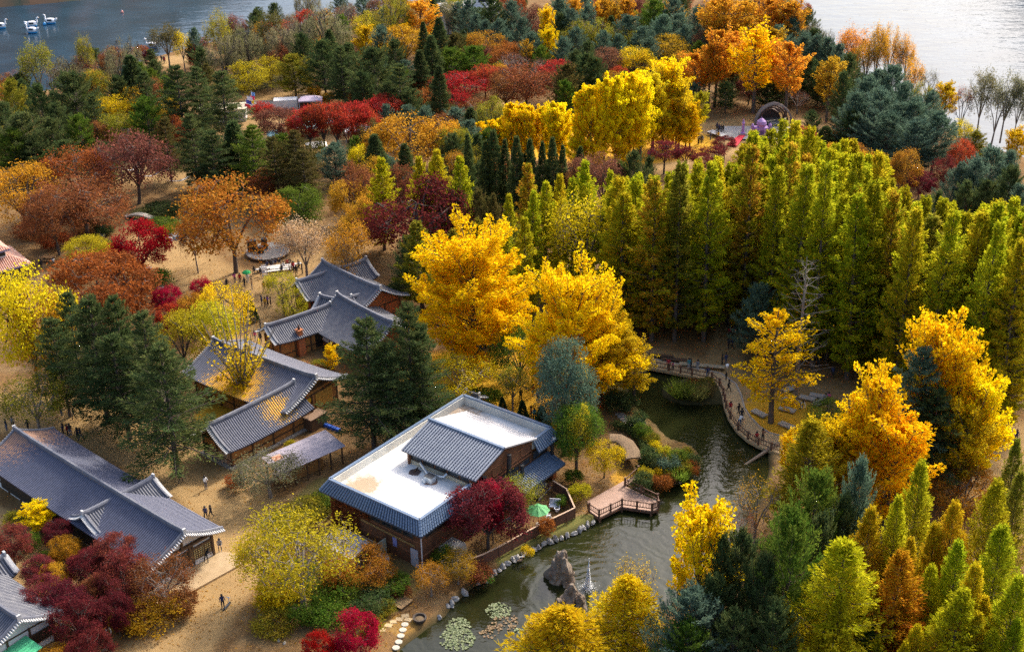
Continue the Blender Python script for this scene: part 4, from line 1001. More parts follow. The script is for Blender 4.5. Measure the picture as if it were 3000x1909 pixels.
class Frame:
    """a level frame of a building: x along the ridge, y to its left, seen from the root of the building"""
    def __init__(s, A, B, O):
        A, B, O = Vector(A), Vector(B), Vector(O)
        d = (B - A)
        d.z = 0
        s.L = d.length
        s.ang = math.atan2(d.y, d.x)
        s.M = Matrix.Translation(Vector((A.x - O.x, A.y - O.y, 0))) @ Matrix.Rotation(s.ang, 4, 'Z')
    def pt(s, x, y, z):
        return s.M @ Vector((x, y, z))
def tiled_slope(root, fr, x0, x1, ye, zr, ze, name='roof_slope', tile=None, bed=None, pitch=0.31, rad=0.095, lift=0.35, sag=0.45, yr=0.0, cut=None, nt_=9):
    """curved slope from the ridge (y=yr) to the eave (y=ye): a bed with a row of half-round tiles every pitch"""
    tile, bed = tile or TILE, bed or TILEBED
    sg = 1 if ye > yr else -1
    def z(sx, t):
        D = zr - ze
        e = abs(2 * sx - 1) ** 3
        return zr - D * ((1 - sag) * t + sag * (1 - (1 - t) ** 2)) + lift * e * (0.45 + 0.55 * t)
    def pos(x, t, up=0.0):
        sx = (x - x0) / (x1 - x0)
        return fr.pt(x, yr + (ye - yr) * t, z(sx, t) + up)
    ns = max(6, int((x1 - x0) / 1.5))
    mb = MB()
    for k, up in enumerate((0.0, -0.16)):
        vs_ = [pos(x0 + (x1 - x0) * i / ns, j / nt_, up) for j in range(nt_ + 1) for i in range(ns + 1)]
        fs = [(j * (ns + 1) + i, j * (ns + 1) + i + 1, (j + 1) * (ns + 1) + i + 1, (j + 1) * (ns + 1) + i) for j in range(nt_) for i in range(ns)]
        mb.add(vs_, fs)
    # close the rim
    rim = []
    for i in range(ns):
        for t in (0, 1):
            xa, xb = x0 + (x1 - x0) * i / ns, x0 + (x1 - x0) * (i + 1) / ns
            mb.add([pos(xa, t), pos(xb, t), pos(xb, t, -.16), pos(xa, t, -.16)], [(0, 1, 2, 3)])
    for j in range(nt_):
        for x in (x0, x1):
            mb.add([pos(x, j / nt_), pos(x, (j + 1) / nt_), pos(x, (j + 1) / nt_, -.16), pos(x, j / nt_, -.16)], [(0, 1, 2, 3)])
    bedo = mb.build(name, bed, root)
    # half-round tile rows
    V, Q = [], []
    n = int((x1 - x0 - 0.2) / pitch)
    K = 4
    for i in range(n + 1):
        x = x0 + 0.1 + i * (x1 - x0 - 0.2) / n
        ta, tb = 0.0, 1.0
        if cut:
            ta, tb = cut(x)
            if tb - ta < 0.05:
                continue
        m = max(2, int(nt_ * (tb - ta)))
        o = len(V)
        for j in range(m + 1):
            t = ta + (tb - ta) * j / m
            for k in range(K + 1):
                a = math.pi * k / K
                V.append(pos(x + math.cos(a) * rad, t + (0.012 if j == m else 0), math.sin(a) * rad * 1.15))
        for j in range(m):
            for k in range(K):
                a0 = o + j * (K + 1) + k
                Q.append((a0, a0 + 1, a0 + K + 2, a0 + K + 1))
        e = o + m * (K + 1)
        Q.append(tuple(e + k for k in range(K + 1))[::-1])
    me = MB()
    me.add(V, Q)
    t_ = me.build('tile_rows', tile, bedo, smooth=False)
    t_['kind'] = 'stuff'
    return pos
def ridge(root, fr, x0, x1, zr, y=0.0, lift=0.35, w=0.42, h=0.42, name='ridge'):
    mb = MB()
    n = 14
    prev = None
    for i in range(n + 1):
        s = i / n
        x = x0 + (x1 - x0) * s
        z = zr + lift * abs(2 * s - 1) ** 3 * 0.45 + (0.12 if i in (0, n) else 0)
        ring = [fr.pt(x, y - w / 2, z - 0.05), fr.pt(x, y - w / 2, z + h * .55), fr.pt(x, y - w * .28, z + h), fr.pt(x, y + w * .28, z + h), fr.pt(x, y + w / 2, z + h * .55), fr.pt(x, y + w / 2, z - 0.05)]
        o = len(mb.v)
        mb.v.extend([tuple(q) for q in ring])
        if i:
            for k in range(6):
                mb.f.append((o - 6 + k, o - 6 + (k + 1) % 6, o + (k + 1) % 6, o + k)); mb.m.append(0)
        else:
            mb.f.append(tuple(o + k for k in range(6))[::-1]); mb.m.append(0)
    o = len(mb.v) - 6
    mb.f.append(tuple(o + k for k in range(6))); mb.m.append(0)
    r_ = mb.build(name, TILE, root)
    for x in (x0, x1):
        cap = MB()
        cap.box((x, y, zr + lift * .45 + .3), (0.22, w * .9, h * 1.35), M=fr.M)
        cap.build('ridge_end_tile', LIME, r_)
    return r_
def verge(root, fr, pos, x, sgn, side):
    """descending ridge at a gable edge with the row of short end tiles hanging over it"""
    mb = MB()
    pts = [pos(x - sgn * 0.18, t, 0.14) for t in (0.02, .2, .4, .6, .8, 1.0)]
    mb.tube(pts, 0.17, 6)
    v_ = mb.build('verge_ridge', TILE, root)
    e = MB()
    n = 18
    for i in range(n):
        t = (i + .5) / n
        a, b = pos(x - sgn * 0.1, t, 0.03), pos(x + sgn * 0.34, t, -0.12)
        e.tube([a, b], 0.10, 5)
    e.build('verge_tiles', LIME, v_)['kind'] = 'stuff'
def gable(root, fr, zr, ze, wl, wr, x0=0.0, x1=None, lift=0.35, sag=0.45, tile=None, bed=None, ends=(1, 1), slopes='lr', rdg=True, cutl=None, cutr=None, name='roof'):
    x1 = fr.L if x1 is None else x1
    grp = root
    res = {}
    for side, w, c in (('l', wl, cutl), ('r', -wr, cutr)):
        if side not in slopes:
            continue
        pos = tiled_slope(grp, fr, x0, x1, w, zr, ze, 'roof_slope', tile, bed, lift=lift, sag=sag, cut=c)
        res[side] = pos
        for k, (x, sg) in enumerate(((x0, -1), (x1, 1))):
            if ends[k]:
                verge(grp, fr, pos, x, sg, side)
    if rdg:
        ridge(grp, fr, x0, x1, zr, lift=lift)
    return res
def walls(root, fr, x0, x1, y0, y1, z1, wmat, zr=None, yr=0.0, posts=2.4, name='wall', base=0.25, gab=(1, 1), basemat=None):
    """plastered body with timber posts and a sill; the gable ends run up to the roof"""
    mb = MB()
    c = [(x0, y0), (x1, y0), (x1, y1), (x0, y1)]
    vs_ = [fr.pt(x, y, 0) for x, y in c] + [fr.pt(x, y, z1) for x, y in c]
    fs = [(3, 2, 1, 0), (4, 5, 6, 7), (0, 1, 5, 4), (1, 2, 6, 5), (2, 3, 7, 6), (3, 0, 4, 7)]
    mb.add(vs_, fs)
    if zr:
        for x, on in ((x0, gab[0]), (x1, gab[1])):
            if on:
                d = 0.12 if x == x0 else -0.12
                mb.add([fr.pt(x, y0, z1), fr.pt(x, y1, z1), fr.pt(x, yr, zr), fr.pt(x + d, y0, z1), fr.pt(x + d, y1, z1), fr.pt(x + d, yr, zr)], [(0, 1, 2), (5, 4, 3), (0, 2, 5, 3), (1, 4, 5, 2)])
    w_ = mb.build(name, wmat, root)
    if basemat:
        b = MB()
        b.box(((x0 + x1) / 2, (y0 + y1) / 2, base / 2), (x1 - x0 + 1.0, y1 - y0 + 1.0, base), M=fr.M)
        b.build('stone_base', basemat, root)
    if posts:
        pm = MB()
        pm.box((0, 0, z1 / 2), (0.2, 0.2, z1))
        me = pm.mesh('post', TIMBER)
        def put(x, y):
            q = fr.pt(x, y, 0)
            link('post', me, root, q, fr.ang)
        nx = max(1, round((x1 - x0) / posts))
        ny = max(1, round((y1 - y0) / posts))
        for i in range(nx + 1):
            for y in (y0 - 0.02, y1 + 0.02):
                put(x0 + (x1 - x0) * i / nx, y)
        for j in range(1, ny):
            for x in (x0 - 0.02, x1 + 0.02):
                put(x, y0 + (y1 - y0) * j / ny)
        b = MB()
        for zz in (0.95, z1 - 0.12):
            b.box(((x0 + x1) / 2, y0 - .03, zz), (x1 - x0, 0.1, 0.14), M=fr.M)
            b.box(((x0 + x1) / 2, y1 + .03, zz), (x1 - x0, 0.1, 0.14), M=fr.M)
            b.box((x0 - .03, (y0 + y1) / 2, zz), (0.1, y1 - y0, 0.14), M=fr.M)
            b.box((x1 + .03, (y0 + y1) / 2, zz), (0.1, y1 - y0, 0.14), M=fr.M)
        b.build('rail_beam', TIMBER, root)
    return w_
def panel(root, fr, c, size, m, name, parts=None, thick=0.08):
    """a door or window set in a wall; size (dx, dy, dz) in the frame of the building"""
    mb = MB()
    mb.box(c, size, M=fr.M)
    return mb.build(name, m, root)
def lattice(root, fr, x, ya, yb, za, zb, nx, nz, back=PAPER):
    """lattice window standing in a wall of constant x"""
    w_ = panel(root, fr, (x, (ya + yb) / 2, (za + zb) / 2), (0.06, yb - ya, zb - za), back, 'window')
    b = MB()
    for i in range(nx + 1):
        b.box((x + .05, ya + (yb - ya) * i / nx, (za + zb) / 2), (0.05, 0.07 if i % 3 else .13, zb - za), M=fr.M)
    for j in range(nz + 1):
        b.box((x + .055, (ya + yb) / 2, za + (zb - za) * j / nz), (0.05, yb - ya, 0.07 if 0 < j < nz else .13), M=fr.M)
    b.build('lattice', TIMBER, w_)
    return w_

# ---- long tiled house with the plastered gable front
A, B = P(43, 1260.8, 5.3), P(540.8, 1565.3, 5.3)
O = Vector((B.x, B.y, 0))
H5 = thing('tiled_house', 'long low house with dark blue grey tiled roof and white plaster gable beside sandy path', 'house', O)
f5 = Frame(A, B, O)
LL = roof_leaf_mat((0.075, 0.082, 0.125), None, (*f5.pt(0.0, 0.5, 4.6), 1, 11), 0.74, (0.36, 0.2, 0.13))
gable(H5, f5, 5.3, 3.15, 4.7, 4.7, lift=0.3, tile=LL)
walls(H5, f5, 0.9, f5.L - 1.0, -3.7, 3.7, 3.3, WHITEP, 5.0, basemat=None, posts=2.6, gab=(1, 1))
cA, cB = P(243.4, 1514, 4.35), P(451, 1405.5, 4.35)
fc = Frame(cA, cB, O)
gable(H5, fc, 4.5, 3.0, 2.6, 2.6, lift=0.2)
x = f5.L - 0.97
panel(H5, f5, (x + .04, 0, 0.35), (0.06, 7.2, 0.5), WHITEP, 'skirting')
lattice(H5, f5, x + 0.03, 1.0, 3.5, 1.0, 2.25, 9, 5)
lattice(H5, f5, x + 0.03, -3.4, -1.3, 1.0, 2.25, 8, 5, back=GLASSD)
dr = panel(H5, f5, (x + .03, -0.15, 1.15), (0.07, 1.7, 2.3), DARKIN, 'door')
_b = MB()
for y in (-1.05, 0.75):
    _b.box((x + .06, y, 1.25), (0.16, 0.2, 2.5), M=f5.M)
_b.box((x + .06, -0.15, 2.45), (0.16, 2.0, 0.2), M=f5.M)
_b.build('door_frame', TIMBER, dr)
_b = MB()
for y in (-3.7, -1.2, 0.85, 3.7):
    _b.box((x + .08, y, 1.6), (0.22, 0.24, 3.2), M=f5.M)
_b.box((x + .08, 0, 3.0), (0.2, 7.6, 0.26), M=f5.M)
_b.box((x + .07, 0, 2.42), (0.14, 7.6, 0.16), M=f5.M)
_b.box((x + .08, 0, 4.1), (0.2, 0.24, 2.0), M=f5.M)
_b.build('gable_frame', TIMBER, H5)
# the terrace in front of the gable
_t = MB()
_t.prism([f5.pt(a, b, 0)[:2] for a, b in ((f5.L - .9, -5.0), (f5.L + 2.2, -5.0), (f5.L + 2.6, 4.6), (f5.L + .6, 5.4), (f5.L - .9, 4.4))], 0.0, 0.32)
_t.build('terrace', mat('terrace_earth', (0.42, 0.30, 0.17), (0.33, 0.23, 0.12), 1.0, 0.95, bump=0.3), H5)
# dark open side under the left eave
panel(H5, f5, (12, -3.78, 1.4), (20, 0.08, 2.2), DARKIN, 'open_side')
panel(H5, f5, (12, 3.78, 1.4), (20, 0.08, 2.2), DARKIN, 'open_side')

# ---- house at the lower corner
A, B = P(-150, 1672, 5.0), P(57, 1819, 5.0)
O = Vector((B.x, B.y, 0))
H6 = thing('tiled_house', 'tiled house with pale sunlit roof slope and black lattice gable beside maroon maples', 'house', O)
f6 = Frame(A, B, O)
gable(H6, f6, 5.0, 3.0, 4.4, 4.4, lift=0.3)
walls(H6, f6, 0.9, f6.L - 1.0, -3.5, 3.5, 3.0, WHITEP, 4.7, gab=(1, 1))
lattice(H6, f6, f6.L - .95, -0.2, 3.3, 0.9, 2.0, 12, 5, back=DARKIN)
lattice(H6, f6, f6.L - .95, -3.3, -0.6, 0.9, 2.0, 10, 5, back=DARKIN)
c2 = Frame(P(-40, 1655, 4.2), P(14, 1628, 4.2), O)
gable(H6, c2, 4.1, 2.9, 2.0, 2.0, lift=0.2)
AW = P(72, 1895, 2.4)
aw = thing('awning', 'bright green ribbed awning below the pale roof', 'awning', (AW.x, AW.y, 0), f6.ang)
_b = MB()
for i in range(7):
    _b.box((-1.2 + i * 0.4, 0, 2.3), (0.36, 2.6, 0.06), M=Matrix.Rotation(0.12, 4, 'X'))
_b.build('green_sheet', mat('green_sheet', (0.10, 0.52, 0.25), (0.07, 0.4, 0.2), 1.5, 0.4), aw)
_b = MB()
for i in (-1, 1):
    for j in (-1, 1):
        _b.box((i * 1.2, j * 1.1, 1.15), (0.08, 0.08, 2.3))
_b.build('awning_post', TIMBER, aw)

# ---- L-shaped ochre house with the leaf-strewn roof
A, B = P(626, 1000, 5.6), P(927.6, 1110.5, 5.6)
wA, wB = P(851, 1130, 5.0), P(609, 1251.5, 5.0)
O = Vector((wA.x, wA.y, 0))
H2 = thing('tiled_house', 'L shaped ochre house with yellow leaves lying on its tiled roof', 'house', O)
f2 = Frame(A, B, O)
LS = roof_leaf_mat((0.095, 0.10, 0.135), None, (*f2.pt(8.0, -4.6, 3.4), 1.0, 7.5), 0.66)
gable(H2, f2, 5.6, 3.1, 5.6, 5.8, lift=0.45, tile=LS)
fw = Frame(wA, wB, O)
gable(H2, fw, 5.0, 2.5, 3.4, 3.4, x0=-0.6, lift=0.35, ends=(0, 1), tile=roof_leaf_mat((0.095, 0.10, 0.135), None, (*fw.pt(3.5, 1.5, 4.0), 0.5, 6.0), 0.78))
walls(H2, f2, 1.0, f2.L - 1.1, -4.6, 4.4, 3.2, OCHRE, 5.3, basemat=None)
walls(H2, fw, -1.0, fw.L - 0.9, -2.5, 2.5, 2.75, OCHRE, 4.7, basemat=STONE, base=0.22, gab=(0, 1), posts=2.9)
# ---- stone inlaid gable of the wing
gx = fw.L - 0.87
panel(H2, fw, (gx, 0, 0.95), (0.05, 4.8, 1.3), mat('stone_inlay', (0.42, 0.30, 0.19), (0.27, 0.15, 0.08), 2.2, 0.9, .45, .55, bump=0.4), 'stone_panel')
# ---- painted entrance on the main gable
ex = f2.L - 1.05
panel(H2, f2, (ex + .06, -2.4, 1.2), (0.08, 1.9, 2.4), mat('teal_glass_door', (0.04, 0.12, 0.14), (0.07, 0.2, 0.2), 1.5, 0.2), 'door')
for y, z, dy, dz, cm in ((-3.5, 1.2, 0.3, 2.3, (0.02, 0.22, 0.62)), (-2.95, 2.75, 0.8, 0.7, (0.03, 0.3, 0.7)), (-2.1, 2.85, 0.8, 0.8, (0.75, 0.45, 0.02)), (-1.2, 1.5, 0.28, 2.4, (0.75, 0.45, 0.02)), (-0.75, 2.6, 0.8, 0.5, (0.75, 0.45, 0.02))):
    panel(H2, f2, (ex + .08, y, z), (0.07, dy, dz), mat('paint_%d' % int(cm[0] * 100 + cm[2] * 1000), cm, tuple(k * .8 for k in cm), 3, .6), 'painted_board')
panel(H2, f2, (ex + .05, 2.0, 1.9), (0.06, 3.0, 2.0), mat('mustard_plaster', (0.50, 0.29, 0.05), (0.42, 0.22, 0.04), 1, .9), 'mustard_panel')
panel(H2, f2, (ex + .05, 0.4, 3.9), (0.06, 6.4, 0.5), TIMBER, 'gable_beam')

# ---- house with the clay chimney in its court
A, B = P(988.5, 867, 5.6), P(1154, 952, 5.6)
O = Vector((A.x, A.y, 0))
H3 = thing('tiled_house', 'grey tiled house with orange clay walls behind the clay chimney court', 'house', O)
f3 = Frame(A, B, O)
gable(H3, f3, 5.6, 2.7, 5.4, 5.4, lift=0.5)
walls(H3, f3, 1.0, f3.L - 1, -4.3, 4.3, 2.8, CLAY, 5.3)
wA, wB = P(961, 898, 4.7), P(778.3, 959.8, 4.7)
fw3 = Frame(wA, wB, O)
gable(H3, fw3, 4.7, 2.9, 2.7, 2.7, x0=-0.4, lift=0.3, ends=(0, 1))
walls(H3, fw3, -0.5, fw3.L - 0.8, -1.9, 1.9, 2.9, OCHRE, 4.4, gab=(0, 1))
nA, nB = P(937.6, 869.7, 4.6), P(1010, 885, 4.6)
fn3 = Frame(nA, nB, O)
gable(H3, fn3, 4.6, 2.9, 2.6, 2.6, lift=0.3, ends=(1, 0))
walls(H3, fn3, 0.8, fn3.L, -1.7, 1.7, 2.9, OCHRE, 4.3, gab=(1, 0))
q = f3.pt(2.2, -4.38, 1.5)
panel(H3, f3, (3.0, -4.36, 1.6), (2.4, 0.06, 1.0), WHITEP, 'white_panel')
panel(H3, fw3, (3.0, 1.95, 1.3), (1.1, 0.06, 2.0), DARKIN, 'door')
panel(H3, fw3, (1.0, 1.95, 1.3), (1.3, 0.06, 2.0), DARKIN, 'door')
CH = P(883, 1040, 0)
ch = thing('clay_chimney', 'free standing orange clay chimney in the house court', 'chimney', CH, f3.ang)
_b = MB(); _b.box((0, 0, 1.4), (1.05, 1.05, 2.8), taper=.95); _b.build('chimney_shaft', CLAY, ch)
_b = MB(); _b.box((0, 0, 3.3), (0.75, 0.75, 1.0), taper=.92); _b.box((0, 0, 3.86), (.9, .9, .12)); _b.build('chimney_neck', CLAY, ch)
_b = MB(); _b.lathe([(0.16, 3.9), (0.2, 4.2), (0.12, 4.4), (.16, 4.5), (0.02, 4.65)], 8); _b.build('chimney_pot', mat('dark_pot', (.08, .04, .03)), ch)

# ---- rear house and its wings
A, B = P(945, 770.5, 5.8), P(1115, 850, 5.8)
O = Vector((A.x, A.y, 0))
H4 = thing('tiled_house', 'rear grey tiled house with clustered gables beside the beige blossom tree', 'house', O)
f4 = Frame(A, B, O)
gable(H4, f4, 5.8, 3.0, 5.0, 5.2, lift=0.5)
walls(H4, f4, 1, f4.L - 1, -4.1, 4.0, 3.0, CLAY, 5.5)
fw4 = Frame(P(963.7, 798, 5.0), P(869.7, 828, 5.0), O)
gable(H4, fw4, 5.0, 2.8, 3.0, 2.8, x0=-0.4, lift=0.35, ends=(0, 1))
walls(H4, fw4, -0.4, fw4.L - .8, -2.1, 2.2, 2.8, CLAY, 4.7, gab=(0, 1))
fb4 = Frame(P(985, 793, 4.9), P(1073, 762.7, 4.9), O)
gable(H4, fb4, 4.9, 2.9, 2.8, 2.8, lift=0.35, ends=(0, 1))
walls(H4, fb4, 0, fb4.L - .8, -2, 2, 2.9, OCHRE, 4.6, gab=(0, 1))
fr4 = Frame(P(1076, 856.7, 4.6), P(1030, 872, 4.6), O)
gable(H4, fr4, 4.5, 2.8, 2.2, 2.2, lift=0.25, ends=(0, 1))

# ---- pink tiled house
PINK = mat('pink_roof_tile', (0.62, 0.30, 0.20), (0.68, 0.46, 0.36), 3.0, 0.7, .4, .6)
PINKB = mat('pink_tile_bed', (0.40, 0.17, 0.11), (0.32, 0.13, .08), 2.0, 0.8)
C7 = P(92, 771, 3.0)
H7 = thing('villa', 'villa with pink clay tiled roofs at the foot of the mustard tree', 'house', (C7.x, C7.y, 0), math.atan2((P(0, 796, 3.0) - C7).y, (P(0, 796, 3.0) - C7).x))
def hip_tier(root, x0, y0, x1, y1, z, rise, run, nm):
    """four hipped slopes round a rectangle, with raised tile rows on each"""
    cxs = ((x0, y0), (x1, y0), (x1, y1), (x0, y1))
    inn = ((x0 + run, y0 + run), (x1 - run, y0 + run), (x1 - run, y1 - run), (x0 + run, y1 - run))
    bed, rows = MB(), MB()
    for k in range(4):
        a, b, c, d = Vector((*cxs[k], z)), Vector((*cxs[(k + 1) % 4], z)), Vector((*inn[(k + 1) % 4], z + rise)), Vector((*inn[k], z + rise))
        bed.add([a, b, c, d], [(0, 1, 2, 3)])
        n = int((b - a).length / 0.32)
        for i in range(n):
            e = a + (b - a) * ((i + .5) / n)
            inward = Vector((0, 0, 0))
            nd = Vector((-(b - a).y, (b - a).x, 0)).normalized()
            m = min((e - a).length, (b - e).length, run)
            top = e + nd * m + Vector((0, 0, rise * m / run))
            if m > .15:
                rows.tube([e + Vector((0, 0, .03)), top + Vector((0, 0, .03))], 0.09, 5, cap=False)
    bed.add([Vector((*p, z + rise)) for p in inn], [(0, 1, 2, 3)])
    bed.add([Vector((*p, z - .05)) for p in cxs], [(3, 2, 1, 0)])
    o = bed.build('roof', PINKB, root)
    rows.build('tile_rows', PINK, o)['kind'] = 'stuff'
    e = MB()
    for k in range(4):
        e.bar(Vector((*cxs[k], z - .1)), Vector((*cxs[(k + 1) % 4], z - .1)), 0.12, 0.2)
    e.build('gutter', mat('mauve_gutter', (0.25, .22, .32)), o)
# x runs along the front eave away from the seen corner; the house lies to its right
hip_tier(H7, 0, -9, 9, 0, 3.0, 1.3, 2.6, 'lower')
hip_tier(H7, 2.2, -7.5, 8, -1.8, 5.4, 1.1, 2.6, 'upper')
_b = MB(); _b.box((4.5, -4.5, 1.5), (7.4, 7.4, 3.0)); _b.build('wall', mat('dark_porch', (.12, .07, .06)), H7)
_b = MB(); _b.box((5.1, -4.6, 4.6), (4.6, 4.6, 1.7)); _b.build('upper_wall', WHITEP, H7)
_b = MB()
for i in range(3):
    _b.box((3.4 + i * 1.6, -2.28, 4.8), (0.9, 0.06, 0.8))
_b.build('window', GLASSD, H7)

# ---- open shed with the sheet roof
sp = [P(744, 1346.5, 2.7), P(823, 1384.6, 2.7), P(1012.5, 1301, 2.7), P(931.7, 1268.6, 2.7)]
O = (sp[0] + sp[2]) / 2
O.z = 0
fs_ = Frame(sp[1], sp[2], O)
SH = thing('open_shed', 'open timber shed with weathered grey violet sheet roof', 'shed', O)
SHEET = mat('weathered_sheet', (0.23, 0.20, 0.24), (0.33, 0.28, 0.31), 0.9, 0.55, bump=0.15, stretch=(1, 4, 1))
W = 4.1
for k in range(5):
    _b = MB()
    y0, y1 = W * k / 5 + .015, W * (k + 1) / 5 - .015
    z0, z1 = 2.45 + .42 * k / 5, 2.45 + .42 * (k + 1) / 5
    L_ = fs_.L
    vs_ = [fs_.pt(0, y0, z0), fs_.pt(L_, y0, z0), fs_.pt(L_, y1, z1), fs_.pt(0, y1, z1)]
    vs_ += [v + Vector((0, 0, .05)) for v in vs_]
    _b.add(vs_, [(3, 2, 1, 0), (4, 5, 6, 7), (0, 1, 5, 4), (1, 2, 6, 5), (2, 3, 7, 6), (3, 0, 4, 7)])
    _b.build('roof_sheet', SHEET, SH)
pm = MB(); pm.box((0, 0, 1.25), (0.16, 0.16, 2.5)); pme = pm.mesh('post', TIMBER)
for i in range(6):
    for y in (0.3, W - .3):
        link('post', pme, SH, fs_.pt(0.4 + i * (fs_.L - .8) / 5, y, 0), fs_.ang)
panel(SH, fs_, (fs_.L * .42, W * .55, 0.55), (fs_.L * .62, 1.9, 1.1), OCHRE, 'clay_oven')
_b = MB(); _b.bar(fs_.pt(0, .3, 2.4), fs_.pt(fs_.L, .3, 2.4), .14); _b.bar(fs_.pt(0, W - .3, 2.7), fs_.pt(fs_.L, W - .3, 2.7), .14); _b.build('beam', TIMBER, SH)
RC = P(812, 1340, 3.7)
rc = thing('rusty_chimney', 'rusty square chimney cap on four thin legs over the shed', 'chimney', (RC.x, RC.y, 0), fs_.ang)
_b = MB(); _b.box((0, 0, 3.7), (1.25, 1.05, .07)); _b.build('rusty_plate', mat('rusted_plate', (0.55, .32, .2), (.30, .09, .03), 2.2, .8, .45, .55), rc)
_b = MB()
for i in (-1, 1):
    for j in (-1, 1):
        _b.box((i * .5, j * .4, 1.85), (.05, .05, 3.7))
_b.build('leg', TIMBER, rc)
# ---- little gate roof behind the wooden building
A, B = P(1366, 1150, 3.0), P(1404, 1163, 3.0)
O = Vector((A.x, A.y, 0))
GT = thing('gate', 'small tiled gate roof behind the wooden building', 'gate', O)
fg = Frame(A, B, O)
gable(GT, fg, 3.0, 2.2, 1.4, 1.4, lift=0.15)
walls(GT, fg, .4, fg.L - .4, -.5, .5, 2.4, TIMBER, posts=0)
# ---- small shrine roof under the broad ginkgo
A, B = P(1330, 1000, 3.6), P(1425, 965, 3.6)
O = Vector((A.x, A.y, 0))
SR = thing('tiled_house', 'small tiled house half hidden under the broad golden ginkgo', 'house', O)
fsr = Frame(A, B, O)
gable(SR, fsr, 3.6, 2.3, 2.4, 2.4, lift=0.3)
walls(SR, fsr, .7, fsr.L - .7, -1.6, 1.6, 2.4, STONE, 3.4)
# ------------------------------------------------------------------ the two-storey wooden building with the white flat roof
Lc = P(965.5, 1403.4, 6.3)
Fc = P(1223.5, 1530.8, 6.3)
Ac = P(1363, 1158.6, 6.3)
CANG = math.atan2(0.78683135, 0.61716807) - math.pi / 2          # x runs along the front, y away from it
CB = thing('wooden_building', 'two storey brown wooden building with white flat roof and blue tiled eaves by the pond', 'building', (Lc.x, Lc.y, 0), CANG)
CW, CL = 12.75, 22.5
def white_roof():
    m = bpy.data.materials.new('white_membrane')
    m.use_nodes = True
    nt = m.node_tree
    b = nt.nodes['Principled BSDF']
    b.inputs['Roughness'].default_value = 0.6
    tc = nt.nodes.new('ShaderNodeTexCoord')
    def blob(p, r0, r1):
        d = nt.nodes.new('ShaderNodeVectorMath'); d.operation = 'DISTANCE'
        nt.links.new(tc.outputs['Object'], d.inputs[0]); d.inputs[1].default_value = p
        mr = nt.nodes.new('ShaderNodeMapRange'); mr.inputs[1].default_value = r0; mr.inputs[2].default_value = r1; mr.inputs[3].default_value = 0.45; mr.inputs[4].default_value = -0.35
        nt.links.new(d.outputs['Value'], mr.inputs[0])
        a = nt.nodes.new('ShaderNodeMath'); a.operation = 'ADD'
        nt.links.new(mr.outputs[0], a.inputs[0]); nt.links.new(_noise(nt, 1.3, 6, rough=.7), a.inputs[1])
        return a.outputs[0]
    c = _mix(nt, _ramp(nt, _noise(nt, .6, 5), .5, .8), (0.66, 0.65, 0.63), (0.50, 0.48, 0.45))
    c = _mix(nt, _ramp(nt, blob((2.6, 2.4, 5.3), .5, 4.2), .42, .8), c, (0.36, 0.26, 0.16))
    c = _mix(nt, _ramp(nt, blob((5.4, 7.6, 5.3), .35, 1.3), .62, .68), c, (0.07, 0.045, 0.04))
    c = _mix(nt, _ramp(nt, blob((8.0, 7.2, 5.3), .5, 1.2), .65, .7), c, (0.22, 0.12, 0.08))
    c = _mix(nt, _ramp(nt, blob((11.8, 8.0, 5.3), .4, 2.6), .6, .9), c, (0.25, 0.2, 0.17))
    c = _mix(nt, _ramp(nt, blob((.8, 21.6, 5.3), 1.5, 7), .55, 1.0), c, (0.30, 0.22, 0.15))
    c = _mix(nt, _ramp(nt, blob((12, 21.6, 5.3), .5, 4), .6, 1.0), c, (0.40, 0.34, 0.26))
    nt.links.new(c, b.inputs['Base Color'])
    return m
CREAM = mat('cream_parapet', (0.66, 0.65, 0.58), (0.55, 0.53, 0.46), 0.7, 0.8, stretch=(1, 1, .2))
_b = MB(); _b.box((CW / 2, CL / 2, 2.55), (CW - .5, CL - .5, 5.1)); body = _b.build('wall', SIDING, CB)
_b = MB(); _b.box((CW / 2, CL / 2, 5.22), (CW - .3, CL - .3, 0.16)); _b.build('flat_roof', white_roof(), CB)
_b = MB()
_b.box((0.13, CL / 2, 5.72), (0.26, CL, 1.1)); _b.box((CW / 2, CL - .13, 5.72), (CW - .54, 0.26, 1.1)); _b.box((CW / 2, 0.13, 5.72), (CW - .54, .26, 1.1)); _b.box((CW - .13, 4.2, 5.72), (.26, 8.4, 1.1)); _b.box((CW - .13, CL - 1.7, 5.72), (.26, 3.4, 1.1))
par = _b.build('parapet', CREAM, CB)
class LF(Frame):
    def __init__(s, ox, oy, ang, L):
        s.M = Matrix.Translation(Vector((ox, oy, 0))) @ Matrix.Rotation(ang, 4, 'Z'); s.L = L; s.ang = ang
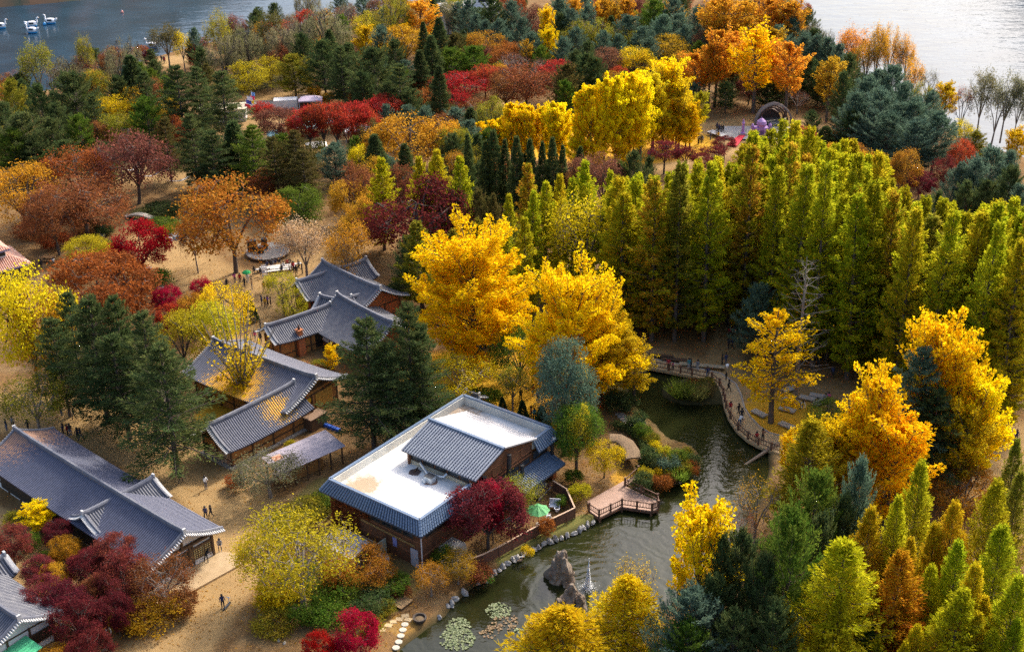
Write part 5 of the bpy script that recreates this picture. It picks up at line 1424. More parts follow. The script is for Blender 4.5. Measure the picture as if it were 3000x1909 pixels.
# tiled eaves all round: x along the wall, y inwards is +, so slopes go to -y
def skirt(fr, x0, x1, e0, e1, z0=6.28, z1=5.0, out=0.85):
    """sloped band of tiles whose ends are mitred by e0 and e1"""
    n = int((x1 - x0) / 1.0) or 1
    bd = MB()
    def pos(x, t, up=0.0):
        k = (x - x0) / (x1 - x0)
        xx = x + (-(1 - k) * e0 + k * e1) * t
        return fr.pt(xx, -out * t, z0 + (z1 - z0) * t + up)
    bd.add([pos(x0, 0), pos(x1, 0), pos(x1, 1), pos(x0, 1), pos(x0, 0, -.18), pos(x1, 0, -.18), pos(x1, 1, -.14), pos(x0, 1, -.14)], [(0, 1, 2, 3), (7, 6, 5, 4), (3, 2, 6, 7), (0, 3, 7, 4), (1, 5, 6, 2), (0, 4, 5, 1)])
    o = bd.build('eave', BTILEBED, CB)
    ro = MB()
    m = int((x1 - x0) / .33)
    for i in range(m + 1):
        x = x0 + .1 + (x1 - x0 - .2) * i / m
        for j in range(5):           # five courses, each lapping the next
            ro.tube([pos(x, j / 5, .05), pos(x, (j + 1) / 5 + .01, .085)], [0.12, .135], 6, cap=True)
    ro.build('tile_rows', BTILE, o)['kind'] = 'stuff'
    cp = MB(); cp.bar(pos(x0, 0, .06), pos(x1, 0, .06), .34, .16); cp.build('coping', LIME if False else BTILE, o)
front = LF(0, 0, 0, CW)
skirt(front, 0, CW, .85, .85)
right_a = LF(CW, 0, math.pi / 2, CL)
skirt(right_a, 0, 8.0, .85, 0)
skirt(right_a, CL - 3.4, CL, 0, .85)
left_ = LF(0, CL, -math.pi / 2, CL)
skirt(left_, 0, CL, .85, .85)
back = LF(CW, CL, math.pi, CW)
skirt(back, 0, CW, .85, .85)
# raised hall across the roof
HX0, HX1 = 3.6, 12.75
_b = MB()
_b.box(((HX0 + HX1 - .3) / 2, 13.9, 5.95), (HX1 - .3 - HX0, 10.2, 1.3))
hall = _b.build('hall_wall', SIDING, CB)
_b = MB()
def gab_tri(mb, x, d):
    pr = [(8.4, 5.0), (19.2, 5.0), (19.2, 6.4), (13.0, 8.35), (8.4, 6.85)]
    vs_ = [(x, y, z) for y, z in pr] + [(x + d, y, z) for y, z in pr]
    mb.add(vs_, [(0, 1, 2, 3, 4), (9, 8, 7, 6, 5)] + [(i, i + 5, (i + 1) % 5 + 5, (i + 1) % 5) for i in range(5)])
gab_tri(_b, HX1 - .1, -.25)
gab_tri(_b, HX0, .25)
_b.build('gable_wall', SIDING, CB)
fh = LF(3.0, 13.0, 0, 10.5)
tiled_slope(CB, fh, 0, 10.5, -4.85, 8.5, 7.0, 'roof_slope', BTILE if False else mat('silver_blue_tile', (0.24, 0.265, 0.31), (0.17, 0.19, 0.24), 1.4, .45, bump=.2), BTILEBED, pitch=.36, rad=.13, lift=0, sag=0)
# lapping courses on the front slope
_b = MB()
for j in range(15):
    t = (j + 1) / 15.5
    _b.bar(fh.pt(0, -4.85 * t, 8.5 - 1.5 * t + .02), fh.pt(10.5, -4.85 * t, 8.5 - 1.5 * t + .02), .06, .14)
_b.build('tile_courses', BTILEBED, CB)
fhb = LF(3.0, 13.0, 0, 10.2)
_m = MB()
SHEETW = mat('pale_ribbed_sheet', (0.62, 0.61, 0.60), (0.54, 0.53, 0.53), 1.0, .5)
tiled_slope(CB, fhb, 0, 10.2, 6.3, 8.46, 6.65, 'roof_slope', SHEETW, mat('pale_sheet_bed', (.42, .41, .42), (.36, .35, .36), 1, .6), pitch=.36, rad=.07, lift=0, sag=0)
_m.box((8.2, 13.0, 8.62), (10.7, .34, .22)); _m.build('hall_ridge', BTILE, CB)
# clerestory windows under the front eave and boards below
for i in range(5):
    _b = MB(); _b.box((4.6 + i * 1.75, 8.77, 6.3), (1.45, .06, .7)); w_ = _b.build('window', GLASSD, CB)
    _b = MB(); _b.box((4.6 + i * 1.75, 8.74, 5.93), (1.6, .1, .07)); _b.build('sill', TIMBER, w_)
_b = MB(); _b.box((8.0, 8.72, 5.55), (8.9, .1, .5)); _b.build('base_board', mat('pale_base_board', (.4, .36, .27), (.3, .27, .2), 1.5), CB)
# windows, band courses and trims of the two seen sides
def side_windows(along_x, a0, a1, z0, z1, n, nm='window'):
    for i in range(n):
        c = a0 + (a1 - a0) * (i + .5) / n
        s = (a1 - a0) / n - .12
        _b = MB()
        if along_x:
            _b.box((c, .22, (z0 + z1) / 2), (s, .06, z1 - z0))
        else:
            _b.box((CW - .22, c, (z0 + z1) / 2), (.06, s, z1 - z0))
        w_ = _b.build(nm, GLASSD, CB)
        _b = MB()
        for sg in (-1, 1):
            if along_x:
                _b.box((c + sg * s / 2, .19, (z0 + z1) / 2), (.08, .08, z1 - z0)); _b.box((c, .19, z0 if sg < 0 else z1), (s, .1, .08))
            else:
                _b.box((CW - .19, c + sg * s / 2, (z0 + z1) / 2), (.08, .08, z1 - z0)); _b.box((CW - .19, c, z0 if sg < 0 else z1), (.1, s, .08))
        _b.build('frame', TIMBER, w_)
side_windows(True, 4.0, 11.6, 3.4, 4.75, 5)
side_windows(False, 0.9, 8.0, 3.5, 4.8, 4)
side_windows(False, 9.2, 18.8, 3.6, 4.3, 5)
side_windows(False, 9.6, 17.6, 5.35, 5.95, 4)
side_windows(False, 14.2, 16.0, 6.6, 7.1, 1)
side_windows(False, CL - 3.2, CL - .4, 3.5, 4.6, 2)
_b = MB()
for z in (1.5, 3.2):
    _b.box((CW / 2, .2, z), (CW - .4, .12, .12)); _b.box((CW - .2, CL / 2, z), (.12, CL - .4, .12))
for z in (4.7, 5.15, 6.2):
    _b.box((CW - .07, 14.2, z), (.1, 9.4, .09))
for y in (8.5, 10.3, 12, 13.7, 15.4, 17.1, 18.9):
    _b.box((CW - .06, y, 5.6), (.08, .12, 1.4))
_b.build('trim_board', mat('reddish_trim', (.24, .10, .045), (.18, .07, .03)), CB)
_b = MB(); _b.box((11.6, .17, 1.05), (1.0, .1, 2.1)); d_ = _b.build('door', mat('pale_grey_door', (.45, .44, .48), (.38, .37, .42), 1), CB)
_b = MB(); _b.box((12.0, .1, 1.05), (.05, .06, .14)); _b.build('handle', TIMBER, d_)
_b = MB(); _b.box((8.9, .17, 1.9), (.55, .06, 1.1)); _b.build('notice_panel', mat('violet_panel', (.25, .25, .55), (.3, .3, .6), 3), CB)
_b = MB()
for z in (2.55, 2.7):
    _b.tube([(4.2, .05, z + .25), (11.8, .05, z)], .03, 5)
_b.build('yellow_pipe', mat('yellow_pipe', (.5, .32, .1)), CB)
_b = MB(); _b.tube([(CW + .35, .15, 5.0), (CW + .1, -.05, 4.6), (CW + .1, -.05, 0.1)], .07, 6); _b.build('downpipe', mat('white_pipe', (.62, .6, .62)), CB)
# ivy on the near end
IV = TG(77)
for (x0, x1, z0, z1, n) in ((-.15, .6, .4, 4.7, 900), (.3, 3.8, .3, 3.0, 2300), (.5, 5.5, 3.2, 4.6, 900)):
    c = np.stack([IV.r.uniform(x0, x1, n), IV.r.uniform(-.02, .2, n), IV.r.uniform(z0, z1, n)], -1)
    IV.leaves(c, IV.r.normal(0, 1, (n, 3)) + np.array([0, -.6, -.3]), .2, .17, .5)
iv = IV.done(1, 1, LEAF, BARK)
ivo = link('ivy', iv['crown'], CB); ivo.color = (.42, .17, .05, 1); ivo['tint'] = [.30, .10, .05]; ivo['kind'] = 'stuff'
# chimneys on the pond side
BLK = mat('black_flue', (.025, .028, .032), (.05, .05, .055), 2, .5)
for nm, pts, r_ in (('flue', [(CW + .25, 10.2, 2.2), (CW + .25, 10.2, 6.3)], .27), ('flue', [(CW + 2.2, 12.6, 2.2), (CW + .6, 13.6, 3.2), (CW + .4, 14.2, 4.2), (CW + .35, 14.4, 7.0)], .25), ('flue', [(CW + .5, 16.5, 3.2), (CW + .5, 16.5, 4.6)], .22)):
    _b = MB(); _b.tube(pts, r_, 9); _b.build(nm, BLK, CB)
# lower canopy on the pond side
fcn = LF(CW, 13.6, math.pi / 2, 9)
skirt(fcn, 0, 8.6, 0, 0, 3.25, 2.5, 2.3)
# ducts and fan box on the white roof
_b = MB(); _b.tube([(5.4, 8.5, 6.05), (6.2, 8.2, 5.75), (7.2, 7.7, 5.6), (7.5, 7.6, 5.75), (8.0, 7.9, 5.7), (9.0, 8.2, 5.8), (9.2, 8.5, 6.1)], .14, 8); _b.build('duct', mat('silver_duct', (.6, .62, .64), (.5, .52, .55), 2, .3, metal=.6), CB)
_b = MB(); _b.box((7.9, 7.2, 5.65), (.95, .8, .7)); _b.box((7.5, 6.75, 5.5), (.5, .4, .35)); fb = _b.build('fan_box', mat('pale_steel', (.55, .58, .6), (.45, .48, .5), 2, .4), CB)
_b = MB(); _b.box((7.9, 7.2, 6.03), (1.0, .85, .06)); _b.build('fan_lid', BLK, fb)
_b = MB(); _b.bar((5.3, 7.5, 5.38), (5.1, 8.4, 5.42), .1); _b.build('fallen_batten', TIMBER, CB)
# tall flue with a lamp shaped cap by the back corner
PL = P(1618, 1398, 0)
pl = thing('chimney_pole', 'tall black flue with a round white cap beside the bamboo', 'chimney', PL, CANG)
_b = MB(); _b.tube([(0, 0, .9), (0, 0, 5.2)], .24, 10); _b.build('flue', BLK, pl)
_b = MB(); _b.lathe([(.30, 5.25), (.34, 5.3), (.30, 5.42), (.02, 5.5)], 14, sx=1.4, sy=1.4); _b.build('cap', mat('white_cap', (.8, .76, .74)), pl)
_b = MB(); _b.box((0, 0, .45), (.7, .7, .9)); _b.build('brick_base', CLAY, pl)

# ---- yard behind the building: grey roofed annex, containers, panel, tank
AX = P(1000, 1600, 2.2)
fa = Frame(P(940, 1588, 2.2), P(1062, 1660, 2.2), AX * 1)
ax = thing('annex', 'low annex with stained grey flat roof and raised rim beside the wooden building', 'annex', (AX.x, AX.y, 0))
q = [P(1000, 1548, 2.4), P(1080, 1588, 2.4), P(1030, 1640, 2.4), P(935, 1590, 2.4)]
q = [Vector((p.x - AX.x, p.y - AX.y, 0)) for p in q]
_b = MB(); _b.prism(q, 0, 2.3); _b.build('wall', mat('brown_render', (.2, .12, .08)), ax)
_b = MB(); _b.prism([p * .97 for p in q], 2.3, 2.36); _b.build('flat_roof', mat('stained_screed', (.27, .26, .28), (.52, .52, .55), .9, .8, .55, .75), ax)
_b = MB()
for i in range(4):
    _b.bar(q[i] + Vector((0, 0, 2.42)), q[(i + 1) % 4] + Vector((0, 0, 2.42)), .14, .22)
_b.build('rim', mat('pale_rim', (.42, .38, .36)), ax)
def boxthing(name, label, cat, u, v, dims, ang, m, parts=(), z=0):
    p = P(u, v, z)
    t = thing(name, label, cat, p, ang)
    _b = MB(); _b.box((0, 0, dims[2] / 2), dims, taper=.97); _b.build('body', m, t)
    for nm, c, s, mm in parts:
        _b = MB(); _b.box(c, s); _b.build(nm, mm, t)
    return t
LID = mat('leafy_lid', (.45, .3, .12), (.3, .1, .04), 3, .9, .4, .6)
boxthing('waste_container', 'blue steel waste container with leaf covered lid behind the wooden building', 'container', 1043, 1600, (1.8, 1.2, 1.2), CANG, mat('blue_steel', (.03, .1, .2), (.05, .14, .26)), [('lid', (0, 0, 1.26), (1.85, 1.25, .1), LID), ('yellow_edge', (0, -.63, 1.15), (1.85, .05, .12), mat('yellow_edge', (.6, .42, .08)))])
boxthing('storage_box', 'cream storage box with fallen leaves on top beside the blue container', 'box', 1078, 1612, (1.6, 1.1, 1.1), CANG, mat('cream_box', (.62, .58, .47)), [('lid', (0.1, 0, 1.13), (1.3, .8, .06), LID)])
boxthing('screen_panel', 'upright pale green panel standing beside the wooden wall', 'panel', 1112, 1635, (.12, 2.4, 2.0), CANG, mat('pale_green_panel', (.44, .46, .36)), [('post', (0, -1.15, 1.0), (.16, .1, 2.1), TIMBER), ('post', (0, 1.15, 1.0), (.16, .1, 2.1), TIMBER)])
tk = thing('water_tank', 'round white wrapped tank among the orange shrubs', 'tank', P(1122, 1660, 0))
_b = MB(); _b.lathe([(.62, 0), (.72, .15), (.72, 1.1), (.6, 1.35), (.3, 1.5), (.05, 1.53)], 12); _b.build('shell', mat('white_wrap', (.6, .58, .55), (.4, .38, .36), 3, .8, bump=.6), tk, smooth=True)
_b = MB(); _b.box((0, 0, .75), (1.5, .06, .08)); _b.box((0, 0, .75), (.06, 1.5, .08)); _b.build('strap', TIMBER, tk)
# ------------------------------------------------------------------ pond side: deck, boardwalk, railings, stones, rocks
DECKW = bpy.data.materials.new('pinkish_deck_boards')
DECKW.use_nodes = True
_n = DECKW.node_tree
_bb = _n.nodes['Principled BSDF']
_bb.inputs['Roughness'].default_value = 0.7
_wv = _n.nodes.new('ShaderNodeTexWave'); _wv.inputs['Scale'].default_value = 2.2; _wv.bands_direction = 'Y'; _wv.inputs['Distortion'].default_value = .3
_tc = _n.nodes.new('ShaderNodeTexCoord'); _n.links.new(_tc.outputs['Object'], _wv.inputs['Vector'])
_c = _mix(_n, _ramp(_n, _noise(_n, .8, 5), .35, .7), (0.42, 0.27, 0.20), (0.33, 0.20, 0.14))
_n.links.new(_mix(_n, _ramp(_n, _wv.outputs['Fac'], .0, .18), (.16, .09, .06), _c), _bb.inputs['Base Color'])
RAILW = mat('brown_rail_timber', (0.17, 0.085, 0.05), (0.11, 0.055, 0.035), 2, .7)
def railing(label, pts, z, group=None, h=1.05, gap=2.1, bars=3):
    """posts, two rails and thin uprights along world points"""
    pts = [Vector(p) for p in pts]
    O = Vector((pts[0].x, pts[0].y, z))
    t = thing('railing', label, 'railing', O, group=group)
    pm = MB(); pm.box((0, 0, h / 2), (.2, .2, h)); pm.box((0, 0, h + .03), (.24, .24, .06)); pme = pm.mesh('post', RAILW)
    allp = []
    for a, b in zip(pts[:-1], pts[1:]):
        n = max(1, round((b - a).length / gap))
        for i in range(n):
            allp.append(a + (b - a) * i / n)
    allp.append(pts[-1])
    for p in allp:
        link('post', pme, t, (p.x - O.x, p.y - O.y, 0), math.atan2((pts[-1] - pts[0]).y, (pts[-1] - pts[0]).x))
    for a, b in zip(allp[:-1], allp[1:]):
        r_ = MB()
        a0, b0 = Vector((a.x - O.x, a.y - O.y, 0)), Vector((b.x - O.x, b.y - O.y, 0))
        for zz in (.32, h * .88):
            r_.bar(a0 + Vector((0, 0, zz)), b0 + Vector((0, 0, zz)), .07, .1)
        for k in range(1, bars + 1):
            q = a0 + (b0 - a0) * k / (bars + 1)
            r_.box((q.x, q.y, h * .6), (.06, .06, h * .56))
        r_.build('rail_bay', RAILW, t)
    return t
dk_px = [(1721,1467),(1726,1495),(1755,1515),(1822,1483),(1910,1496),(1929,1489),(1927,1469),(1831,1422),(1870,1398),(1870,1388),(1832,1405)]
dkw = [P(u, v, .12) for u, v in dk_px]
O = Vector((dkw[3].x, dkw[3].y, 0))
DK = thing('pond_deck', 'pinkish plank viewing deck built out over the pond', 'deck', O, CANG)
_R = Matrix.Rotation(-CANG, 4, 'Z')
lp = [_R @ (p - O) for p in dkw]
_b = MB(); _b.prism([(p.x, p.y) for p in lp][::-1], -.04, .12); _b.build('deck_floor', DECKW, DK)
_b = MB()
for i in (1, 2, 3, 4, 5, 6):
    a, b = lp[i], lp[(i + 1) % len(lp)]
    _b.bar((a.x, a.y, -.1), (b.x, b.y, -.1), .14, .26)
_b.build('edge_beam', RAILW, DK)
pm = MB(); pm.tube([(0, 0, -1.6), (0, 0, -.05)], .13, 7); pme = pm.mesh('pile', RAILW)
for i in (2, 3, 4, 5):
    link('pile', pme, DK, (lp[i].x * .97, lp[i].y * .97, 0))
railing('brown railing along the pond front of the plank deck', [dkw[i] for i in (1, 2, 3, 4, 5, 6)], .12, bars=4)
railing('brown railing along the inner side of the plank deck', [dkw[6], dkw[7], dkw[9]], .12, bars=4)
bw_px = [(1885,1070),(1899,1074),(1960,1086),(2027,1100),(2085,1112),(2108,1130),(2119,1158),(2127,1195),(2139,1226),(2162,1260),(2191,1286),(2221,1303),(2259,1318),(2300,1330)]
bww = [P(u, v, .15) for u, v in bw_px]
railing('brown railing along the curved boardwalk by the pond', bww, .15, bars=4)
O = bww[6].copy(); O.z = 0
BW = thing('boardwalk', 'curved stone edged boardwalk round the head of the pond', 'path', O)
BW['kind'] = 'structure'
inner, outer = [], []
for i, p in enumerate(bww):
    d = (bww[min(i + 1, len(bww) - 1)] - bww[max(i - 1, 0)]).normalized()
    nn = Vector((-d.y, d.x, 0))
    wd = np.interp(i, [0, 4, 7, 13], [2.4, 2.2, 2.3, 4.0])
    inner.append(p + nn * wd - O); outer.append(p - nn * .2 - O)
_b = MB()
for i in range(len(bww) - 1):
    q = [outer[i], outer[i + 1], inner[i + 1], inner[i]]
    _b.add([(p.x, p.y, .16) for p in q] + [(p.x, p.y, -.2) for p in q], [(0, 1, 2, 3), (0, 4, 5, 1), (2, 6, 7, 3)])
_b.build('walk_surface', mat('sandy_walk', (0.45, 0.32, 0.17), (0.35, 0.24, 0.12), .8, .95, bump=.3), BW)
for i in range(len(bww) - 1):
    _b = MB()
    a, b = inner[i], inner[i + 1]
    _b.bar((a.x, a.y, .12), (b.x, b.y, .12), .22, .2)
    _b.build('kerb_stone', STONE, BW)
LG = thing('fallen_log', 'long grey log leaning from the boardwalk into the pond', 'log', P(2284, 1304, 0))
a, b = P(2284, 1302, .5), P(2125, 1394, POND_Z - .1)
_b = MB(); _b.tube([Vector((0, 0, .5)), (b - a) * .45 + Vector((.3, .2, .25)), (b - a) * .8 + Vector((0, 0, 0)), (b - a) + Vector((-.3, .2, .4))], [.26, .2, .14, .05], 8); _b.build('log', mat('grey_log', (.25, .19, .13), (.17, .12, .08), 3), LG, smooth=True)

def rock_mesh(name, w, d, h, seed, m, res=(16, 10), rough=.28, pw=.7):
    """lumpy boulder: rings of noise-pushed points"""
    r_ = random.Random(seed)
    off = Vector((r_.uniform(0, 50), r_.uniform(0, 50), r_.uniform(0, 50)))
    vs_, fs = [], []
    n, k = res
    for j in range(k + 1):
        t = j / k
        rad = math.cos(t * math.pi / 2) ** pw if j < k else 0.02
        for i in range(n):
            a = 2 * math.pi * i / n
            p = Vector((math.cos(a) * rad, math.sin(a) * rad, t))
            q = mnoise.noise(p * 1.7 + off) * rough * 2 + mnoise.noise(p * 4.5 + off) * rough
            vs_.append((p.x * (1 + q) * w / 2, p.y * (1 + q) * d / 2, (t - .08) * h * (1 + q * .4)))
    for j in range(k):
        for i in range(n):
            fs.append((j * n + i, j * n + (i + 1) % n, (j + 1) * n + (i + 1) % n, (j + 1) * n + i))
    fs.append(tuple(k * n + i for i in range(n)))
    b_ = MB(); b_.add(vs_, fs)
    return b_.mesh(name, m)
SHST = mat('grey_shore_stone', (0.26, 0.25, 0.24), (0.42, 0.40, 0.38), 1.6, .85, bump=.5)
smes = [rock_mesh('shore_stone', 1.0, .8, .75, 40 + i, SHST, (9, 5), .3, .45) for i in range(6)]
sp_ = [P(u, v, -.2) for u, v in [(1421,1697),(1444,1682),(1464,1664),(1501,1636),(1537,1618),(1574,1600),(1600,1588),(1637,1574),(1672,1562),(1706,1546),(1734,1529),(1747,1517)]]
acc, stn = 0.0, []
for a, b in zip(sp_[:-1], sp_[1:]):
    L_ = (b - a).length
    while acc < L_:
        stn.append(a + (b - a) * acc / L_); acc += .74
    acc -= L_
stn += [P(u, v, -.3) for u, v in ((1311,1776),(1290,1806),(1358,1733),(1400,1706),(1333,1757),(1437,1693),(1322,1768))]
for i, p in enumerate(stn):
    o = link('shore_stone', smes[i % 6], None, (p.x + rnd.uniform(-.1, .1), p.y + rnd.uniform(-.1, .1), -.42), rnd.uniform(0, 6.28), (rnd.uniform(.5, 1.0), rnd.uniform(.5, .8), rnd.uniform(.5, 1.0)))
    tag(o, 'pale grey stone set in the pond edge row', 'stone', 'stones along the pond edge')
RK = mat('brown_rock', (0.15, 0.11, 0.08), (0.30, 0.24, 0.18), .9, .9, .4, .7, bump=.9)
def islet(label, parts, u, v):
    p = P(u, v, POND_Z)
    t = thing('rock_islet', label, 'rock', p)
    for i, (x, y, w, d, h, sd, lean) in enumerate(parts):
        me = rock_mesh('rock_mass', w, d, h, sd, RK, (22, 16), .30, .62)
        o = link('rock_mass', me, t, (x, y, -.25), sd)
        o.rotation_euler = (lean[0], lean[1], sd)
islet('tall pointed brown rock standing in the pond', [(0, 0, 2.5, 2.1, 4.6, 5, (.0, .08)), (.55, -.5, 1.9, 1.6, 2.8, 8, (0, .1)), (-.7, -.3, 1.5, 1.4, 1.9, 12, (0, 0)), (.9, .3, 1.0, 1.0, 1.6, 31, (0, 0))], 1643, 1694)
islet('low forked brown rock in the pond below the pointed rock', [(0, 0, 2.3, 2.0, 2.6, 15, (0, -.1)), (-1.0, -.7, 2.0, 1.6, 1.6, 17, (0, .2)), (.8, -.6, 1.7, 1.7, 2.1, 19, (0, 0)), (-.3, -1.6, 1.6, 1.3, 1.2, 23, (0, 0))], 1672, 1765)
# fountain
FT = thing('fountain', 'white jet of water spouting from the pond beside the rocks', 'fountain', FOUNT)
WSP = bpy.data.materials.new('white_spray'); WSP.use_nodes = True
WSP.node_tree.nodes['Principled BSDF'].inputs['Base Color'].default_value = (.92, .94, .96, 1)
WSP.node_tree.nodes['Principled BSDF'].inputs['Roughness'].default_value = .2
r_ = np.random.default_rng(3)
n = 9000
t = r_.uniform(0, 1, n) ** 1.15
zz = t * 3.7
rad = .025 + .40 * (1 - t) ** 1.7 + .06 * np.sin(t * 23)**2 * (1 - t)
az = r_.uniform(0, 6.28, n)
rr = rad * np.sqrt(r_.uniform(0, 1, n))
c = np.stack([np.cos(az) * rr + .10 * t, np.sin(az) * rr, zz], -1)
n2 = 1300
a2 = r_.uniform(0, 6.28, n2); q2 = np.abs(r_.normal(0, .55, n2))
c = np.concatenate([c, np.stack([np.cos(a2) * q2, np.sin(a2) * q2, r_.uniform(0, .35, n2) * np.exp(-q2)], -1)])
s = r_.uniform(.007, .017, len(c))[:, None]
tet = np.array([[1, 1, 1], [1, -1, -1], [-1, 1, -1], [-1, -1, 1]])
V = (c[:, None, :] + tet[None] * s[:, :, None] * np.array([1, 1, 1.8])).reshape(-1, 3)
k = np.arange(len(c))[:, None] * 4
T = np.concatenate([k + np.array([[0, 1, 2]]), k + np.array([[0, 3, 1]]), k + np.array([[0, 2, 3]]), k + np.array([[1, 3, 2]])])
jt = link('water_jet', np_mesh('water_jet', V, T, WSP), FT); jt['kind'] = 'stuff'
# lily pads
LILY = mat('pale_lily_leaf', (.10, .14, .05), (.18, .20, .09), 3, .6)
LILYB = mat('brown_lily_leaf', (.17, .10, .05), (.22, .15, .06), 3, .7)
for (u, v, rad, n, m, lab) in ((1461,1788,1.25,70,LILY,'green lily pads below the pointed rock'), (1344,1832,1.2,70,LILY,'upper of the two green lily patches by the stepping stones'), (1340,1872,1.7,120,LILY,'larger green lily patch by the stepping stones'), (1480,1822,1.3,30,LILYB,'withered brown lily pads beside the green patch'), (1435,1850,1.0,22,LILYB,'scattered yellow brown lily pads in the pond'), (1518,1850,.5,10,LILY,'tiny cluster of dark lily pads alone')):
    p = P(u, v, POND_Z)
    mb = MB()
    for i in range(n * 2):
        a, q = rnd.uniform(0, 6.28), rad * math.sqrt(rnd.random())
        rr_ = rnd.uniform(.07, .16)
        cx, cy = math.cos(a) * q, math.sin(a) * q
        st = rnd.uniform(0, 6.28)
        z = .02 + rnd.uniform(0, .05)
        mb.add([(cx, cy, z)] + [(cx + math.cos(st + k * .95) * rr_, cy + math.sin(st + k * .95) * rr_, z + rnd.uniform(-.01, .06)) for k in range(7)], [(0, k, k + 1) for k in range(1, 7)])
    o = mb.build('lily_pads', m, None, loc=p)
    tag(o, lab, 'lily pads', kind='stuff')
# ------------------------------------------------------------------ garden of the wooden building
FENW = mat('fence_boards', (0.16, 0.07, 0.04), (0.10, 0.045, 0.03), 2, .8, stretch=(.3, .3, 4))
PALE = mat('pale_top_rail', (.55, .38, .25), (.45, .3, .2), 2, .7)
def fence(label, px, z=1.35):
    w = [P(u, v, z) for u, v in px]
    O = Vector((w[0].x, w[0].y, 0))
    t = thing('garden_fence', label, 'fence', O)
    pm = MB(); pm.box((0, 0, z * .52), (.14, .14, z * 1.04)); pme = pm.mesh('post', FENW)
    for a, b in zip(w[:-1], w[1:]):
        a, b = a - O, b - O
        n = max(1, round(Vector((b.x - a.x, b.y - a.y)).length / 1.9))
        for i in range(n):
            p, q = a + (b - a) * i / n, a + (b - a) * (i + 1) / n
            link('post', pme, t, (p.x, p.y, 0), math.atan2(b.y - a.y, b.x - a.x))
            for j in range(6):
                s_ = MB(); zz = .12 + j * (z - .1) / 6
                s_.bar((p.x, p.y, zz + .09), (q.x, q.y, zz + .09), .05, .19)
                s_.build('slat', FENW, t)
            s_ = MB(); s_.bar((p.x, p.y, z + .03), (q.x, q.y, z + .03), .16, .07); s_.build('top_rail', PALE, t)
    link('post', pme, t, (w[-1].x - O.x, w[-1].y - O.y, 0))
fence('brown slat fence with pale top rail along the pond bank', [(1361,1643),(1414,1624),(1462,1601),(1539,1559),(1598,1528),(1660,1499),(1684,1487)])
fence('brown slat fence climbing from the bank to the black flue', [(1684,1487),(1660,1432),(1620,1408)])
pt = [P(u, v, .5) for u, v in ((1568,1403),(1614,1418),(1578,1455),(1548,1415))]
PT = thing('patio', 'raised pale patio slab behind the olive tree', 'patio', Vector((pt[0].x, pt[0].y, 0)))
_b = MB(); _b.prism([(p.x - pt[0].x, p.y - pt[0].y) for p in pt][::-1], 0, .5); _b.build('slab', mat('patio_screed', (.42, .38, .34), (.33, .30, .27), .8, .9), PT)
_b = MB(); _b.bar(pt[1] - Vector((pt[0].x, pt[0].y, -.1)), pt[2] - Vector((pt[0].x, pt[0].y, -.1)), .16, .5); _b.build('rim_wall', FENW, PT)
UM = thing('parasol', 'open green garden parasol beside the maroon maple', 'parasol', P(1577, 1535, 0))
_b = MB(); _b.tube([(0, 0, 0), (0, 0, 2.35)], .035, 6); _b.build('pole', TIMBER, UM)
GRN = mat('green_canvas', (.10, .36, .13), (.08, .3, .1), 1.5, .7)
for k in range(8):
    _b = MB(); a0, a1 = k * math.pi / 4, (k + 1) * math.pi / 4
    am = (a0 + a1) / 2
    _b.add([(0, 0, 2.45), (math.cos(a0) * 1.3, math.sin(a0) * 1.3, 1.85), (math.cos(am) * 1.16, math.sin(am) * 1.16, 1.82), (math.cos(a1) * 1.3, math.sin(a1) * 1.3, 1.85), (math.cos(a0) * .7, math.sin(a0) * .7, 2.19), (math.cos(am) * .62, math.sin(am) * .62, 2.14), (math.cos(a1) * .7, math.sin(a1) * .7, 2.19)], [(0, 4, 5), (0, 5, 6), (4, 1, 2, 5), (5, 2, 3, 6)])
    _b.build('canvas_gore', GRN, UM)
_b = MB(); _b.lathe([(.3, 0), (.3, .1), (.05, .14)], 10); _b.build('foot', STONE, UM)
WHT = mat('white_painted_metal', (.7, .72, .78), (.6, .62, .68), 2, .5)
def chair(label, u, v, rz, s=1.0):
    t = thing('garden_chair', label, 'chair', P(u, v, 0), rz, scale=s)
    _b = MB(); _b.box((0, 0, .42), (1.2, .6, .06)); _b.build('seat', WHT, t)
    _b = MB(); _b.box((0, .32, .8), (1.2, .06, .75), M=None); _b.build('backrest', WHT, t)
    for x in (-.55, .55):
        for y in (-.25, .28):
            _b = MB(); _b.box((x, y, .21), (.05, .05, .42)); _b.build('leg', WHT, t)
        _b = MB(); _b.bar((x, -.28, .68), (x, .32, .68), .05); _b.bar((x, -.28, .42), (x, -.28, .68), .05); _b.build('armrest', WHT, t)
chair('white metal garden bench inside the fence', 1625, 1490, CANG + .5)
chair('small white chair between parasol and fence', 1607, 1518, CANG + 2, .6)
for (u, v, lab, m) in ((1632, 1498, 'white pot beside the garden bench', WHT), (1608, 1525, 'pale pot beside the fence rail', STONE)):
    t = thing('plant_pot', lab, 'pot', P(u, v, 0)); _b = MB(); _b.lathe([(.18, 0), (.3, .35), (.34, .5), (.26, .5), (.2, .4)], 9); _b.build('pot', m, t)
    _b = MB(); _b.lathe([(.26, .45), (.2, .5), (.02, .52)], 9); _b.build('soil', DARKIN, t)
t = thing('canvas_cover', 'pale canvas covered stack beside the corner of the wooden building', 'cover', P(1325, 1622, 0), CANG)
_b = MB(); _b.box((0, 0, .6), (2.2, 2.6, 1.2), taper=.85); _b.box((0, 0, 1.3), (1.6, 2.2, .3), taper=.3); _b.build('canvas', mat('pale_canvas', (.55, .5, .42), (.45, .4, .33), 1, .9), t)
_b = MB(); _b.box((0, 0, .06), (2.4, 2.8, .12)); _b.build('pallet', TIMBER, t)
